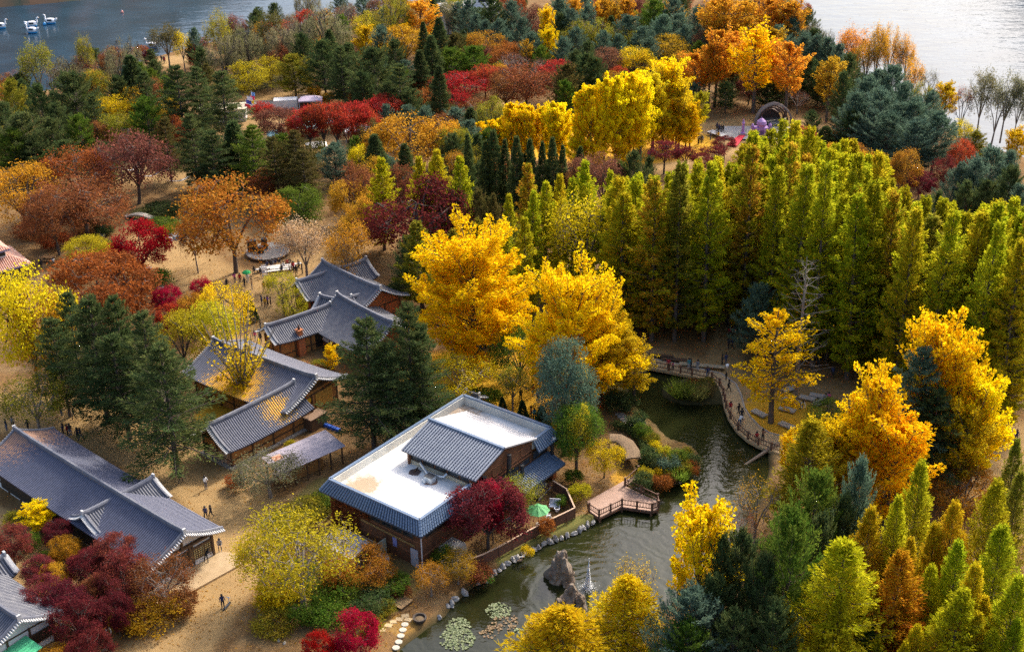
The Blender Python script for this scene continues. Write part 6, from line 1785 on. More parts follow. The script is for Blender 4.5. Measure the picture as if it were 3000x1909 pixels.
# thatched arbour
AR = thing('thatched_arbour', 'curved straw thatched arbour beside the round yellow shrub', 'arbour', P(1826, 1345, 0))
arc = [P(u, v, 1.3) - P(1826, 1345, 0) for u, v in ((1786, 1282), (1812, 1283), (1835, 1296), (1850, 1318), (1857, 1345))]
THA = mat('straw_thatch', (.24, .16, .09), (.15, .10, .06), 4, .95, bump=.8, stretch=(1, 1, 3))
_b = MB()
sec = []
for i, p in enumerate(arc):
    d = (arc[min(i + 1, 4)] - arc[max(i - 1, 0)]); d.z = 0; d.normalize()
    nn = Vector((-d.y, d.x, 0))
    z = 1.25
    sec.append([Vector((p.x, p.y, 0)) + nn * (.95 * math.cos(a)) + Vector((0, 0, z + .3 * math.sin(a))) for a in np.linspace(0, math.pi, 8)])
for i in range(4):
    for k in range(7):
        q = [sec[i][k], sec[i][k + 1], sec[i + 1][k + 1], sec[i + 1][k]]
        _b.add(q + [v + Vector((0, 0, -.14)) for v in q], [(0, 1, 2, 3), (7, 6, 5, 4)])
_b.build('thatch', THA, AR)
for i in (0, 2, 4):
    for s_ in (0, 7):
        _b = MB(); q = sec[i][s_]; _b.tube([(q.x, q.y, 0), (q.x, q.y, q.z + .05)], .06, 6); _b.build('post', TIMBER, AR)
# hedge, steps, stepping stones
HG = TG(55)
hp = [P(u, v, .5) for u, v in ((1800, 1242), (1840, 1252), (1872, 1278), (1890, 1310), (1893, 1345), (1878, 1372))]
O = Vector((hp[2].x, hp[2].y, 0))
for a, b in zip(hp[:-1], hp[1:]):
    n = 900
    tt = HG.r.uniform(0, 1, n)[:, None]
    c = np.array(a - O)[None] * (1 - tt) + np.array(b - O)[None] * tt
    c = c + HG.r.normal(0, .3, (n, 3)) * np.array([1, 1, .8])
    HG.leaves(c, HG.r.normal(0, 1, (n, 3)) + np.array([0, 0, .6]), .2, .13, .4)
for p in hp[::1]:
    q = p - O; HG.limb([(q.x, q.y, 0), (q.x, q.y, .3), (q.x, q.y, .6)], .05, .03, 4)
hgp = HG.done(1, 1, NEEDLE, BARK)
hg = thing('hedge', 'clipped dark green hedge curving round the thatched arbour', 'hedge', O)
o = link('crown', hgp['crown'], hg); o.color = (.07, .11, .035, 1); o['tint'] = [.12, .15, .05]
link('stem', hgp['trunk'], hg)
stm = MB(); stm.box((0, 0, .06), (1.15, .42, .14), taper=.93); stme = stm.mesh('stone_step', STONE)
for i, (u, v) in enumerate(((1884,1288),(1892,1296),(1900,1306),(1907,1316),(1912,1327),(1914,1338),(1914,1350),(1912,1361),(1816,1213),(1822,1220),(1829,1227),(1836,1234),(1843,1242),(1852,1250))):
    o = link('stone_step', stme, None, P(u, v, .0), (.1 if i > 7 else -.5 + i * .06) + rnd.uniform(-.1, .1))
    tag(o, 'flat stone step in the garden stair beside the hedge', 'step', 'stone steps beside the hedge')
rs = MB(); rs.lathe([(.36, 0), (.38, .06), (.34, .1), (.02, .11)], 10); rsm = rs.mesh('stepping_stone', mat('pale_round_stone', (.5, .46, .38), (.4, .36, .28), 2, .9))
for (u, v) in ((1180,1845),(1174,1862),(1168,1880),(1160,1897),(1186,1829)):
    tag(link('stepping_stone', rsm, None, P(u, v, 0)), 'round pale stepping stone on the pond bank', 'stepping stone', 'round stepping stones')
ss = MB(); ss.box((0, 0, .04), (.8, .6, .1), taper=.9); ssm = ss.mesh('stepping_stone', mat('tan_slab', (.52, .38, .2), (.42, .3, .16), 2, .9))
for (u, v) in ((1187,1804),(1196,1815),(1170,1814),(1153,1821),(1138,1832),(1118,1845),(1103,1856)):
    tag(link('stepping_stone', ssm, None, P(u, v, 0), rnd.uniform(-.4, .4)), 'tan slab stepping stone beside the garden bed', 'stepping stone', 'tan slab stepping stones')
t = thing('planter', 'dark round planter bowl on the pond bank', 'planter', P(1230, 1818, 0)); _b = MB(); _b.lathe([(.5, 0), (.68, .3), (.7, .5), (.55, .5), (.5, .3)], 12); _b.build('bowl', mat('dark_bowl', (.06, .045, .035)), t)
_b = MB(); _b.lathe([(.52, .28), (.3, .36), (.02, .38)], 12); _b.build('soil', mat('brown_soil', (.14, .09, .04)), t)
t = thing('wooden_platform', 'square tan wooden platform between garden shrubs', 'platform', P(1176, 1768, 0), CANG)
for k in range(5):
    _b = MB(); _b.box((0, -.72 + k * .36, .3), (1.6, .34, .08)); _b.build('board', mat('tan_board', (.42, .27, .12), (.36, .22, .1), 2), t)
_b = MB()
for x in (-.7, .7):
    _b.box((x, 0, .13), (.12, 1.6, .26))
_b.build('bearer', TIMBER, t)
sb = MB(); sb.box((0, 0, .34), (2.1, .95, .16), taper=.97); sbl = MB(); sbl.box((-.6, 0, .13), (.4, .6, .26)); sbr = MB(); sbr.box((.6, 0, .13), (.4, .6, .26))
sbm, sbm2, sbm3 = sb.mesh('bench_slab', STONE), sbl.mesh('bench_foot', STONE), sbr.mesh('bench_foot', STONE)
for (u, v, a) in ((2313,1145,.5),(2365,1172,-.5),(2318,1178,-.7),(2306,1205,-.6),(2224,1216,-.9),(2305,1252,-.8),(2400,1185,.7),(2395,1165,-.4)):
    t = thing('stone_bench', 'low flat stone bench on the lawn beside the boardwalk', 'bench', P(u, v, 0), a, 'stone benches on the lawn')
    link('bench_slab', sbm, t); link('bench_foot', sbm2, t); link('bench_foot', sbm3, t)
for (u, v, L_, lab) in ((1936,1050,3.4,'long dark timber bench where someone sits beside the boardwalk'),(1975,1060,3.4,'empty long dark timber bench beside the boardwalk'),(2056,1078,6.0,'longest pale timber bench beside the boardwalk')):
    t = thing('timber_bench', lab, 'bench', P(u, v, 0), -.22)
    for k in range(3):
        _b = MB(); _b.box((0, -.28 + k * .28, .45), (L_, .25, .08)); _b.build('slat', TIMBER if L_ < 5 else mat('pale_bench', (.4, .32, .2)), t)
    for x in (-L_ / 2 + .3, L_ / 2 - .3):
        _b = MB(); _b.box((x, 0, .2), (.2, .75, .4)); _b.build('leg', TIMBER, t)
# grass tufts on the islet and bank
def tuft(label, u, v, col, s=1.0, n=420, z=0.0):
    g = TG(int(u)); r = g.r
    az = r.uniform(0, 6.28, n); q = r.uniform(0, .5, n)
    c = np.stack([np.cos(az) * q, np.sin(az) * q, np.zeros(n)], -1)
    a = np.stack([np.cos(az) * (.3 + q), np.sin(az) * (.3 + q), np.full(n, 1.0)], -1) + r.normal(0, .15, (n, 3))
    g.leaves(c, a, 1.5, .06, .4); g.limb([(0, 0, 0), (0, 0, .1), (0, 0, .2)], .05, .02, 4)
    d = g.done(1, 1, LEAF, BARK)
    t = thing('reed_tuft', label, 'grass', P(u, v, z), scale=s)
    o = link('blades', d['crown'], t); o.color = (*col, 1); o['tint'] = [k * 1.3 for k in col]; link('root', d['trunk'], t)
tuft('bright green reed tuft on the pond islet', 1996, 1165, (.16, .22, .03), 1.6)
tuft('olive reed tuft beside the green one on the islet', 2038, 1172, (.17, .17, .05), 1.5)
tuft('brownish reed tuft on the islet', 2062, 1160, (.16, .13, .05), 1.3)
tuft('fresh green reed tuft before the deck shrubs', 1988, 1408, (.18, .25, .03), 1.2)

# stone kerb round the garden bed by the path, and fallen leaves lying about
km = rock_mesh('kerb_rock', .6, .45, .35, 91, STONE, (8, 4), .25, .4)
kp = [P(u, v, 0) for u, v in ((800, 1715), (772, 1745), (760, 1790), (768, 1835), (800, 1870), (850, 1893))]
for a, b in zip(kp[:-1], kp[1:]):
    n = int((b - a).length / .62)
    for i in range(n):
        q = a + (b - a) * i / n
        tag(link('kerb_rock', km, None, (q.x, q.y, 0), rnd.uniform(0, 6), rnd.uniform(.7, 1.1)), 'small tan rock in the kerb round the garden bed', 'rock', 'kerb rocks round the garden bed')
FLV = TG(99)
r_ = FLV.r
pts = []
sx, sy, sw = np.array([q[0] for q in SPOTS]), np.array([q[1] for q in SPOTS]), np.array([q[2] for q in SPOTS])
near = (sy < 205) & (np.abs(sx) < 80)
pick = r_.choice(np.nonzero(near)[0], 26000)
qx = sx[pick] + r_.normal(0, .55, len(pick)) * sw[pick]; qy = sy[pick] + r_.normal(0, .55, len(pick)) * sw[pick]
ux, uy = r_.uniform(-60, 60, 9000), r_.uniform(95, 190, 9000)
qx, qy = np.r_[qx, ux], np.r_[qy, uy]
ii_ = np.clip(np.searchsorted(ys, qy), 1, nr - 1); jj_ = np.clip(np.searchsorted(xs, qx), 1, nc - 1)
ok = (dp[ii_, jj_] > .6) & (dp[ii_ - 1, jj_ - 1] > .6)
c = np.stack([qx, qy, GZ[ii_, jj_] + .035], -1)[ok]
a = r_.normal(0, 1, c.shape) * np.array([1, 1, .12])
FLV.leaves(c, a, .2, .15, .5, r_.uniform(0, 1, len(c)))
fl_ = FLV.done(1, 1, LEAF, BARK) if FLV.wood.v else None
if fl_ is None:
    FLV.limb([(0, 130, -.5), (0, 130, -.45), (0, 130, -.4)], .01, .01, 3)
    fl_ = FLV.done(1, 1, LEAF, BARK)
o = link('fallen_leaves', fl_['crown']); o.color = (.40, .20, .05, 1); o['tint'] = [.62, .36, .05]
tag(o, 'fallen brown and yellow leaves scattered over the ground', 'leaves', kind='stuff')
# ------------------------------------------------------------------ plaza, band shell, pavilions, boats
# band shell
bl, br = P(2211, 367, 0), P(2322, 367, 0)
BSC = (bl + br) / 2
BS = thing('band_shell', 'brown arched band shell at the foot of the headland wood', 'band shell', BSC)
Wd = (br - bl).length / 2
SHB = mat('brown_shell', (.17, .11, .09), (.12, .08, .065), 1, .8)
for k in range(4):
    s = 1 - k * .16
    _b = MB()
    outer_, inner_ = [], []
    for i in range(15):
        a = math.pi * i / 14
        zz = (math.sin(a) ** .85) * (1 + .10 * (1 - abs(math.cos(a)))) * 4.1 * s
        outer_.append((math.cos(a) * Wd * s, zz)); inner_.append((math.cos(a) * Wd * s * .93, zz * .93))
    y0, y1 = k * 1.1, k * 1.1 + 1.25
    for i in range(14):
        for ring, fl in ((outer_, 0), (inner_, 1)):
            q = [(ring[i][0], y0, ring[i][1]), (ring[i + 1][0], y0, ring[i + 1][1]), (ring[i + 1][0], y1, ring[i + 1][1]), (ring[i][0], y1, ring[i][1])]
            _b.add(q, [(0, 1, 2, 3)] if fl else [(3, 2, 1, 0)])
        _b.add([(outer_[i][0], y0, outer_[i][1]), (outer_[i + 1][0], y0, outer_[i + 1][1]), (inner_[i + 1][0], y0, inner_[i + 1][1]), (inner_[i][0], y0, inner_[i][1])], [(0, 1, 2, 3)])
    _b.build('shell_rib', SHB if k else mat('grey_brown_rim', (.27, .22, .19)), BS)
_b = MB(); _b.box((0, 4.8, 1.3), (Wd * 1.0, .15, 2.6)); _b.build('back_wall', SHB, BS)
_b = MB(); _b.box((0, 1.5, .2), (Wd * 1.7, 4, .4)); _b.build('stage_floor', STONE, BS)
_b = MB(); _b.add([(p.x - BSC.x, p.y - BSC.y, .015) for p in [P(u, v, .015) for u, v in ((2110, 372), (2215, 372), (2320, 375), (2345, 402), (2250, 412), (2120, 408), (2085, 392))]], [(6, 5, 4, 3, 2, 1, 0)])
fc_ = _b.build('stage_forecourt', mat('grey_paving', (.38, .36, .33), (.3, .28, .26), .6, .9), None, loc=(BSC.x, BSC.y, GZ.max() * 0 + .18))
tag(fc_, 'grey paved forecourt before the band shell', 'paving', kind='structure')
LIL = mat('lilac_paint', (.42, .24, .50), (.36, .2, .44), 2, .6)
REDC = mat('scarlet_carpet', (.72, .03, .05), (.6, .02, .04), 2, .8)
p = P(2228, 404, .2)
TM = thing('palace_model', 'small lilac domed palace model on the plaza', 'model', p)
_b = MB(); _b.box((0, 0, 1.1), (2.6, 1.6, 2.2)); _b.build('hall', LIL, TM)
_b = MB(); _b.lathe([(.8, 2.2), (.82, 2.5), (1.0, 2.9), (.85, 3.4), (.4, 3.8), (.05, 4.05), (.03, 4.3)], 12); _b.build('dome', LIL, TM)
for x in (-1.7, 1.7):
    _b = MB(); _b.lathe([(.3, 0), (.26, 2.2), (.34, 2.3), (.34, 2.5), (.2, 2.8), (.02, 3.0)], 8, c=(x, 0, 0)); _b.build('turret', LIL, TM)
_b = MB(); _b.box((0, -.82, .9), (.9, .05, 1.7)); _b.box((-.9, -.82, .9), (.5, .05, 1.2)); _b.box((.9, -.82, .9), (.5, .05, 1.2)); _b.build('arch_door', mat('lilac_shadow', (.18, .1, .24)), TM)
p = P(2176, 394, .2)
TW = thing('tower_model', 'slender lilac tower model beside the scarlet carpet', 'model', p)
_b = MB(); _b.lathe([(.5, 0), (.5, .4), (.3, .5), (.24, 2.2), (.34, 2.25), (.34, 2.4), (.2, 2.5), (.15, 2.9), (.02, 3.2)], 8); _b.build('shaft', LIL, TW)
_b = MB(); _b.box((0, 0, .1), (1.4, 1.4, .2)); _b.build('plinth', STONE, TW)
for lab, px in (('scarlet carpet below the lilac tower', ((2165, 396), (2184, 396), (2158, 428), (2128, 424))), ('scarlet carpet before the lilac palace', ((2207, 404), (2228, 404), (2224, 426), (2203, 426)))):
    w = [P(u, v, .24) for u, v in px]; o_ = sum(w, Vector()) / 4
    _b = MB(); _b.prism([(q.x - o_.x, q.y - o_.y) for q in w][::-1], -.03, .03); tag(_b.build('carpet', REDC, None, loc=o_), lab, 'carpet')
bm_ = MB(); bm_.box((0, 0, .4), (4.0, .5, .1)); bml = MB(); bml.box((-1.7, 0, .18), (.15, .45, .36)); bmr = MB(); bmr.box((1.7, 0, .18), (.15, .45, .36))
bme, bmel, bmer = bm_.mesh('seat', mat('white_bench', (.6, .58, .55))), bml.mesh('leg', TIMBER), bmr.mesh('leg', TIMBER)
for (u, v, a, lab, gp) in ((2094,398,-.9,'pale plank bench row before the band shell','band shell benches'),(2100,396,-.9,'pale plank bench row before the band shell','band shell benches'),(2106,394,-.9,'pale plank bench row before the band shell','band shell benches'),(2362,418,.1,'white tiered bench at the right of the palace model','tiered benches'),(2364,424,.1,'white tiered bench at the right of the palace model','tiered benches'),(2366,430,.1,'white tiered bench at the right of the palace model','tiered benches'),
    (786,792,.25,'long audience bench before the open stage','audience benches'),(800,786,.25,'long audience bench before the open stage','audience benches'),(815,798,.25,'long audience bench before the open stage','audience benches'),(830,790,.25,'long audience bench before the open stage','audience benches'),(845,782,.25,'long audience bench before the open stage','audience benches')):
    t = thing('bench', lab, 'bench', P(u, v, .1 if v > 500 else .2), a, gp)
    link('seat', bme, t); link('leg', bmel, t); link('leg', bmer, t)
# open stage with black loudspeakers
ST = thing('open_stage', 'low round grey stage under the great orange tree', 'stage', P(785, 742, 0))
_b = MB(); _b.lathe([(3.4, 0), (3.5, .45), (3.3, .5), (.02, .51)], 20); _b.build('platform', STONE, ST)
_b = MB(); _b.lathe([(3.52, .0), (3.56, .3), (3.4, .42)], 20); _b.build('kerb', TIMBER, ST)
for (x, y, w, h, lab) in ((-2.4, -.2, 1.4, 1.9, 'largest black loudspeaker cabinet on the open stage'), (-1.0, -.9, 1.0, 1.1, 'squat black loudspeaker cabinet on the open stage'), (-.6, .9, .9, 1.7, 'black loudspeaker at the back of the open stage')):
    q = P(785, 742, 0)
    t = thing('loudspeaker', lab, 'speaker', (q.x + x, q.y + y, .51), .3)
    _b = MB(); _b.box((0, 0, h / 2), (w, .8, h)); _b.build('cabinet', BLK, t)
    _b = MB(); _b.box((0, -.42, h * .5), (w * .85, .05, h * .85)); _b.build('grille', DARKIN, t)
t = thing('display_stand', 'white ladder like display stand on the sandy plaza', 'stand', P(777, 812, 0), .3)
_b = MB()
for x in (-.35, .35):
    _b.bar((x, 0, 0), (x, .4, 1.9), .07)
_b.build('upright', WHT, t)
for k in range(5):
    _b = MB(); _b.box((0, .08 + k * .075, .35 + k * .36), (.7, .05, .2)); _b.build('board', WHT, t)
# white streamers between the trees
for (a, b, lab) in (((353, 493), (421, 470), 'thin white streamer hung behind the mauve tree'), ((400, 510), (482, 490), 'white streamer sagging between dark trunks'), ((490, 528), (575, 496), 'broad white streamer hung over the forest path'), ((612, 545), (665, 520), 'short white streamer end behind the orange tree')):
    p, q = P(*a, 2.8), P(*b, 2.8); o_ = Vector((p.x, p.y, 0))
    _b = MB()
    for i in range(8):
        s0, s1 = i / 8, (i + 1) / 8
        c0_, c1_ = p + (q - p) * s0 - o_, p + (q - p) * s1 - o_
        c0_.z -= 1.0 * math.sin(s0 * math.pi); c1_.z -= 1.0 * math.sin(s1 * math.pi)
        _b.bar(c0_, c1_, .5, .05)
    cl_ = _b.build('streamer', WHITEP, None, loc=o_); tag(cl_, lab, 'streamer')
# stone slab bridge and rocks of the rock garden
t = thing('slab_bridge', 'grey arched stone slab bridge in the rock garden', 'bridge', P(410, 640, 0), -.25)
_b = MB()
for i in range(6):
    x0 = -2.4 + i * .8; z0, z1 = .9 - (x0 / 2.4) ** 2 * .6, .9 - ((x0 + .8) / 2.4) ** 2 * .6
    _b.add([(x0, -.6, z0), (x0 + .8, -.6, z1), (x0 + .8, .6, z1), (x0, .6, z0), (x0, -.6, z0 - .25), (x0 + .8, -.6, z1 - .25), (x0 + .8, .6, z1 - .25), (x0, .6, z0 - .25)], [(0, 1, 2, 3), (4, 7, 6, 5), (0, 4, 5, 1), (2, 6, 7, 3)])
_b.build('arch_slab', STONE, t)
for x in (-2.3, 2.3):
    _b = MB(); _b.box((x, 0, .2), (.6, 1.3, .5)); _b.build('abutment', STONE, t)
gm = [rock_mesh('garden_rock', 1.6, 1.2, .8, 70 + i, SHST, (9, 5), .3, .5) for i in range(4)]
for i, (u, v) in enumerate(((415,800),(470,845),(450,835),(505,690),(515,700),(498,705),(525,695),(300,690),(165,690),(180,695),(150,700),(480,700),(540,700),(435,790),(465,815))):
    tag(link('garden_rock', gm[i % 4], None, P(u, v, 0), i * 1.3, rnd.uniform(.6, 1.1)), 'pale boulder in the rock garden', 'rock', 'boulders of the rock garden')
# picnic table near the villa
t = thing('picnic_table', 'orange brown timber picnic table beside the villa', 'table', P(141, 765, 0), -.2)
for k in range(3):
    _b = MB(); _b.box((0, -.3 + k * .3, .75), (2, .28, .06)); _b.build('board', mat('orange_board', (.4, .2, .07)), t)
for y in (-.75, .75):
    _b = MB(); _b.box((0, y, .45), (2, .28, .06)); _b.build('seat', mat('orange_board', (.4, .2, .07)), t)
for x in (-.7, .7):
    _b = MB(); _b.bar((x, -.75, 0), (x, .3, .72), .09); _b.bar((x, .75, 0), (x, -.3, .72), .09); _b.build('leg', TIMBER, t)
# wooden store cupboard and blue crates beside the ochre house
t = thing('store_cupboard', 'dark brown store cupboard against the ochre house', 'cupboard', P(925, 1250, 0), CANG)
_b = MB(); _b.box((0, 0, .85), (1.4, 2.6, 1.7)); _b.build('cabinet', TIMBER, t)
_b = MB(); _b.box((0, 0, 1.75), (1.6, 2.8, .1)); _b.build('top', mat('brown_top', (.25, .15, .09)), t)
for k in range(4):
    q = P(955, 1248, 0) + Vector((k * .55, -k * .42, 0))
    t = thing('crate', 'blue plastic crate in the row beside the cupboard', 'crate', q, CANG, 'blue crates beside the cupboard')
    _b = MB(); _b.box((0, 0, .2), (.55, .4, .4), taper=1.06); _b.build('shell', mat('blue_plastic', (.02, .09, .45), (.03, .12, .5), 3, .5), t)
    _b = MB(); _b.box((0, 0, .36), (.6, .45, .05)); _b.build('rim', mat('blue_rim', (.03, .15, .6)), t)
# far terrace building, pavilions and flags
TB_ = thing('terrace_building', 'low white walled terrace building with railed roof beyond the firs', 'building', P(655, 352, 0), .12)
_b = MB(); _b.box((0, 0, 1.3), (9.5, 4, 2.6)); _b.build('wall', WHITEP, TB_)
_b = MB(); _b.box((0, .2, 2.7), (10.2, 4.8, .2)); _b.build('terrace_slab', mat('cream_slab', (.6, .5, .36)), TB_)
for x in (-3.3, -1.2, 1.5):
    _b = MB(); _b.box((x, -2.02, 1.0), (1.0, .06, 2.0)); _b.build('door', DARKIN, TB_)
_b = MB()
for k in range(12):
    _b.box((-4.9 + k * .9, -2.1, 3.3), (.07, .07, 1.0))
_b.bar((-5, -2.1, 3.8), (5, -2.1, 3.8), .08); _b.bar((-5, -2.1, 3.35), (5, -2.1, 3.35), .05)
_b.build('roof_railing', TIMBER, TB_)
TQ = mat('turquoise_canvas', (.35, .62, .58), (.45, .68, .64), 1, .7)
def tent(u, v, w, d, rz, m, lab, h=2.4):
    t = thing('canopy_tent', lab, 'tent', P(u, v, 0), rz)
    _b = MB()
    _b.add([(-w / 2, -d / 2, h), (w / 2, -d / 2, h), (w / 2, d / 2, h), (-w / 2, d / 2, h), (-w * .2, 0, h + .7), (w * .2, 0, h + .7), (-w / 2, -d / 2, h - .25), (w / 2, -d / 2, h - .25), (w / 2, d / 2, h - .25), (-w / 2, d / 2, h - .25)], [(0, 1, 5, 4), (1, 2, 5), (2, 3, 4, 5), (3, 0, 4), (0, 6, 7, 1), (1, 7, 8, 2), (2, 8, 9, 3), (3, 9, 6, 0)])
    _b.build('canopy', m, t)
    for x in (-1, 1):
        for y in (-1, 1):
            _b = MB(); _b.box((x * w * .47, y * d * .47, h / 2), (.09, .09, h)); _b.build('pole', WHT, t)
tent(905, 400, 6, 4, .2, TQ, 'turquoise canopy under the red cherry trees')
tent(945, 385, 6, 4, .1, TQ, 'paler turquoise canopy behind the first one')
tent(815, 425, 4, 3, .2, TQ, 'small turquoise canopy behind the firs')
tent(1050, 410, 5, 4, .1, WHITEP, 'white canopy at the edge of the red cherry trees')
tent(930, 460, 4, 3, .2, WHITEP, 'low white canopy between dark cherry stems')
tent(912, 322, 5, 3, .1, mat('pink_white_canvas', (.66, .52, .62)), 'pinkish white canopy behind the red cherries')
tent(1040, 362, 5, 3, .1, WHITEP, 'white canopy behind the coral cherry crowns')
t = thing('covered_truck', 'white stall with a dark brown covered end beyond the terrace', 'stall', P(860, 318, 0), .1)
_b = MB(); _b.box((-1.5, 0, 1.1), (5, 2.4, 2.2)); _b.build('white_body', WHITEP, t); _b = MB(); _b.box((2.4, 0, 1.3), (2.6, 2.6, 2.6)); _b.build('brown_cover', TIMBER, t)
t = thing('railed_terrace', 'grey terrace with timber railing under the maroon boughs', 'terrace', P(770, 312, 0), .05)
_b = MB(); _b.box((0, 0, .35), (9, 4, .7)); _b.build('floor', STONE, t)
_b = MB()
for k in range(11):
    _b.box((-4.4 + k * .88, -1.95, 1.2), (.08, .08, 1.0))
_b.bar((-4.5, -1.95, 1.7), (4.5, -1.95, 1.7), .1); _b.build('railing', TIMBER, t)
fl = [((.75, .03, .06), 'scarlet'), ((.05, .1, .5), 'deep blue'), ((.8, .78, .78), 'white'), ((.8, .55, .02), 'yellow'), ((.6, .02, .1), 'crimson'), ((.1, .25, .6), 'bright blue')]
for i, (c_, w_) in enumerate(fl):
    p = P(722 + i * 4, 350 - i * 4, 0)
    t = thing('flag_pole', '%s flag on a white pole among the cluster of flags' % w_, 'flag', p, .2 * i)
    _b = MB(); _b.tube([(0, 0, 0), (0, 0, 3.6 + (i % 3) * .5)], .04, 5); _b.build('pole', WHT, t)
    _b = MB(); z = 3.4 + (i % 3) * .5
    pts = [(0.04, 0, z), (.4, .1, z - .1), (.8, -.05, z - .25), (1.1, .05, z - .4)]
    for a, b in zip(pts[:-1], pts[1:]):
        _b.add([a, b, (b[0], b[1], b[2] - .8), (a[0], a[1], a[2] - .8)], [(0, 1, 2, 3)])
    _b.build('flag', mat('flag_' + w_.replace(' ', '_'), c_, tuple(k * .85 for k in c_), 3, .8), t)
t = thing('lattice_mast', 'white lattice radio mast rising from the far wood', 'mast', P(1357, 52, 0))
_b = MB()
for x, y in ((-.6, -.6), (.6, -.6), (.6, .6), (-.6, .6)):
    _b.bar((x, y, 0), (x * .5, y * .5, 19), .12)
for k in range(12):
    z0, s0 = k * 1.55, 1 - k * .04; s1 = 1 - (k + 1) * .04
    _b.bar((-.6 * s0, -.6 * s0, z0), (.6 * s1, -.6 * s1, z0 + 1.55), .07); _b.bar((.6 * s0, .6 * s0, z0), (-.6 * s1, .6 * s1, z0 + 1.55), .07)
_b.build('lattice', WHT, t)
_b = MB(); _b.box((.5, 0, 17), (.5, .3, 2.2)); _b.box((-.5, 0, 17.4), (.5, .3, 2.2)); _b.build('antenna', WHITEP, t)
t = thing('hall', 'white flat hall with a raised end showing through the far pines', 'building', P(1375, 85, 0), .25)
_b = MB(); _b.box((0, 0, 3), (14, 8, 6)); _b.build('wall', WHITEP, t); _b = MB(); _b.box((0, 0, 6.1), (14.6, 8.6, .25)); _b.build('roof', mat('pale_roof', (.55, .55, .58)), t)
_b = MB(); _b.box((3.5, -1, 8), (4, 3, 4)); _b.build('raised_end', WHITEP, t); _b = MB(); _b.box((3.5, -2.55, 8.2), (3, .08, 2.2)); _b.build('window', GLASSD, t)
# swan boats
SWM = mat('white_fibreglass', (.85, .85, .86), (.75, .75, .78), 2, .35)
SWB = mat('blue_hull', (.02, .25, .55), (.03, .3, .6), 2, .4)
def swan_meshes():
    h = MB(); h.lathe([(.7, -.15), (1.0, .15), (1.05, .45), (.2, .46)], 12, sx=1.35, sy=.8); hull = h.mesh('hull', SWB)
    b = MB(); b.lathe([(1.06, .45), (1.1, .8), (.95, 1.25), (.6, 1.5), (.1, 1.56)], 12, sx=1.3, sy=.78); body = b.mesh('body', SWM, True)
    t_ = MB(); t_.tube([(-1.2, 0, .9), (-1.7, 0, 1.4), (-1.9, 0, 1.55)], [.45, .25, .05], 8); tail = t_.mesh('tail', SWM, True)
    n_ = MB(); n_.tube([(1.1, 0, .8), (1.5, 0, 1.3), (1.45, 0, 1.9), (1.5, 0, 2.25), (1.75, 0, 2.4), (2.0, 0, 2.32)], [.32, .24, .17, .17, .2, .1], 8); neck = n_.mesh('neck', SWM, True)
    k_ = MB(); k_.tube([(1.98, 0, 2.33), (2.22, 0, 2.25)], [.08, .03], 6); beak = k_.mesh('beak', mat('orange_beak', (.7, .3, .03)))
    w_ = MB(); w_.box((0, .84, 1.1), (1.3, .06, .5)); w_.box((0, -.84, 1.1), (1.3, .06, .5)); win = w_.mesh('window', GLASSD)
    return hull, body, tail, neck, beak, win
SW = swan_meshes()
for (u, v, rz, lab) in ((94,79,.2,'white swan pedal boat behind another on the lake'),(96,97,3.0,'white swan pedal boat heading out below its twin'),(150,70,3.0,'white swan pedal boat beside the blue buoy'),(2,84,.1,'pale swan pedal boat far from the others'),(447,142,3.0,'white swan pedal boat moored at the shore path')):
    t = thing('swan_boat', lab, 'boat', P(u, v, LAKE_Z), rz)
    for nm, me in zip(('hull', 'body', 'tail', 'neck', 'beak', 'window'), SW):
        link(nm, me, t)
t = thing('buoy', 'small blue buoy floating beside the swan boats', 'buoy', P(131, 74, LAKE_Z)); _b = MB(); _b.lathe([(.3, -.2), (.5, .2), (.35, .6), (.05, .8)], 9); _b.build('float', SWB, t); _b = MB(); _b.tube([(0, 0, .7), (0, 0, 1.1)], .05, 5); _b.build('staff', WHT, t)
t = thing('buoy', 'pink buoy alone on the dark lake', 'buoy', P(358, 38, LAKE_Z)); _b = MB(); _b.lathe([(.3, -.2), (.45, .2), (.3, .5), (.05, .7)], 9); _b.build('float', mat('pink_float', (.7, .3, .25)), t); _b = MB(); _b.tube([(0, 0, .6), (0, 0, 1.0)], .05, 5); _b.build('staff', WHT, t)
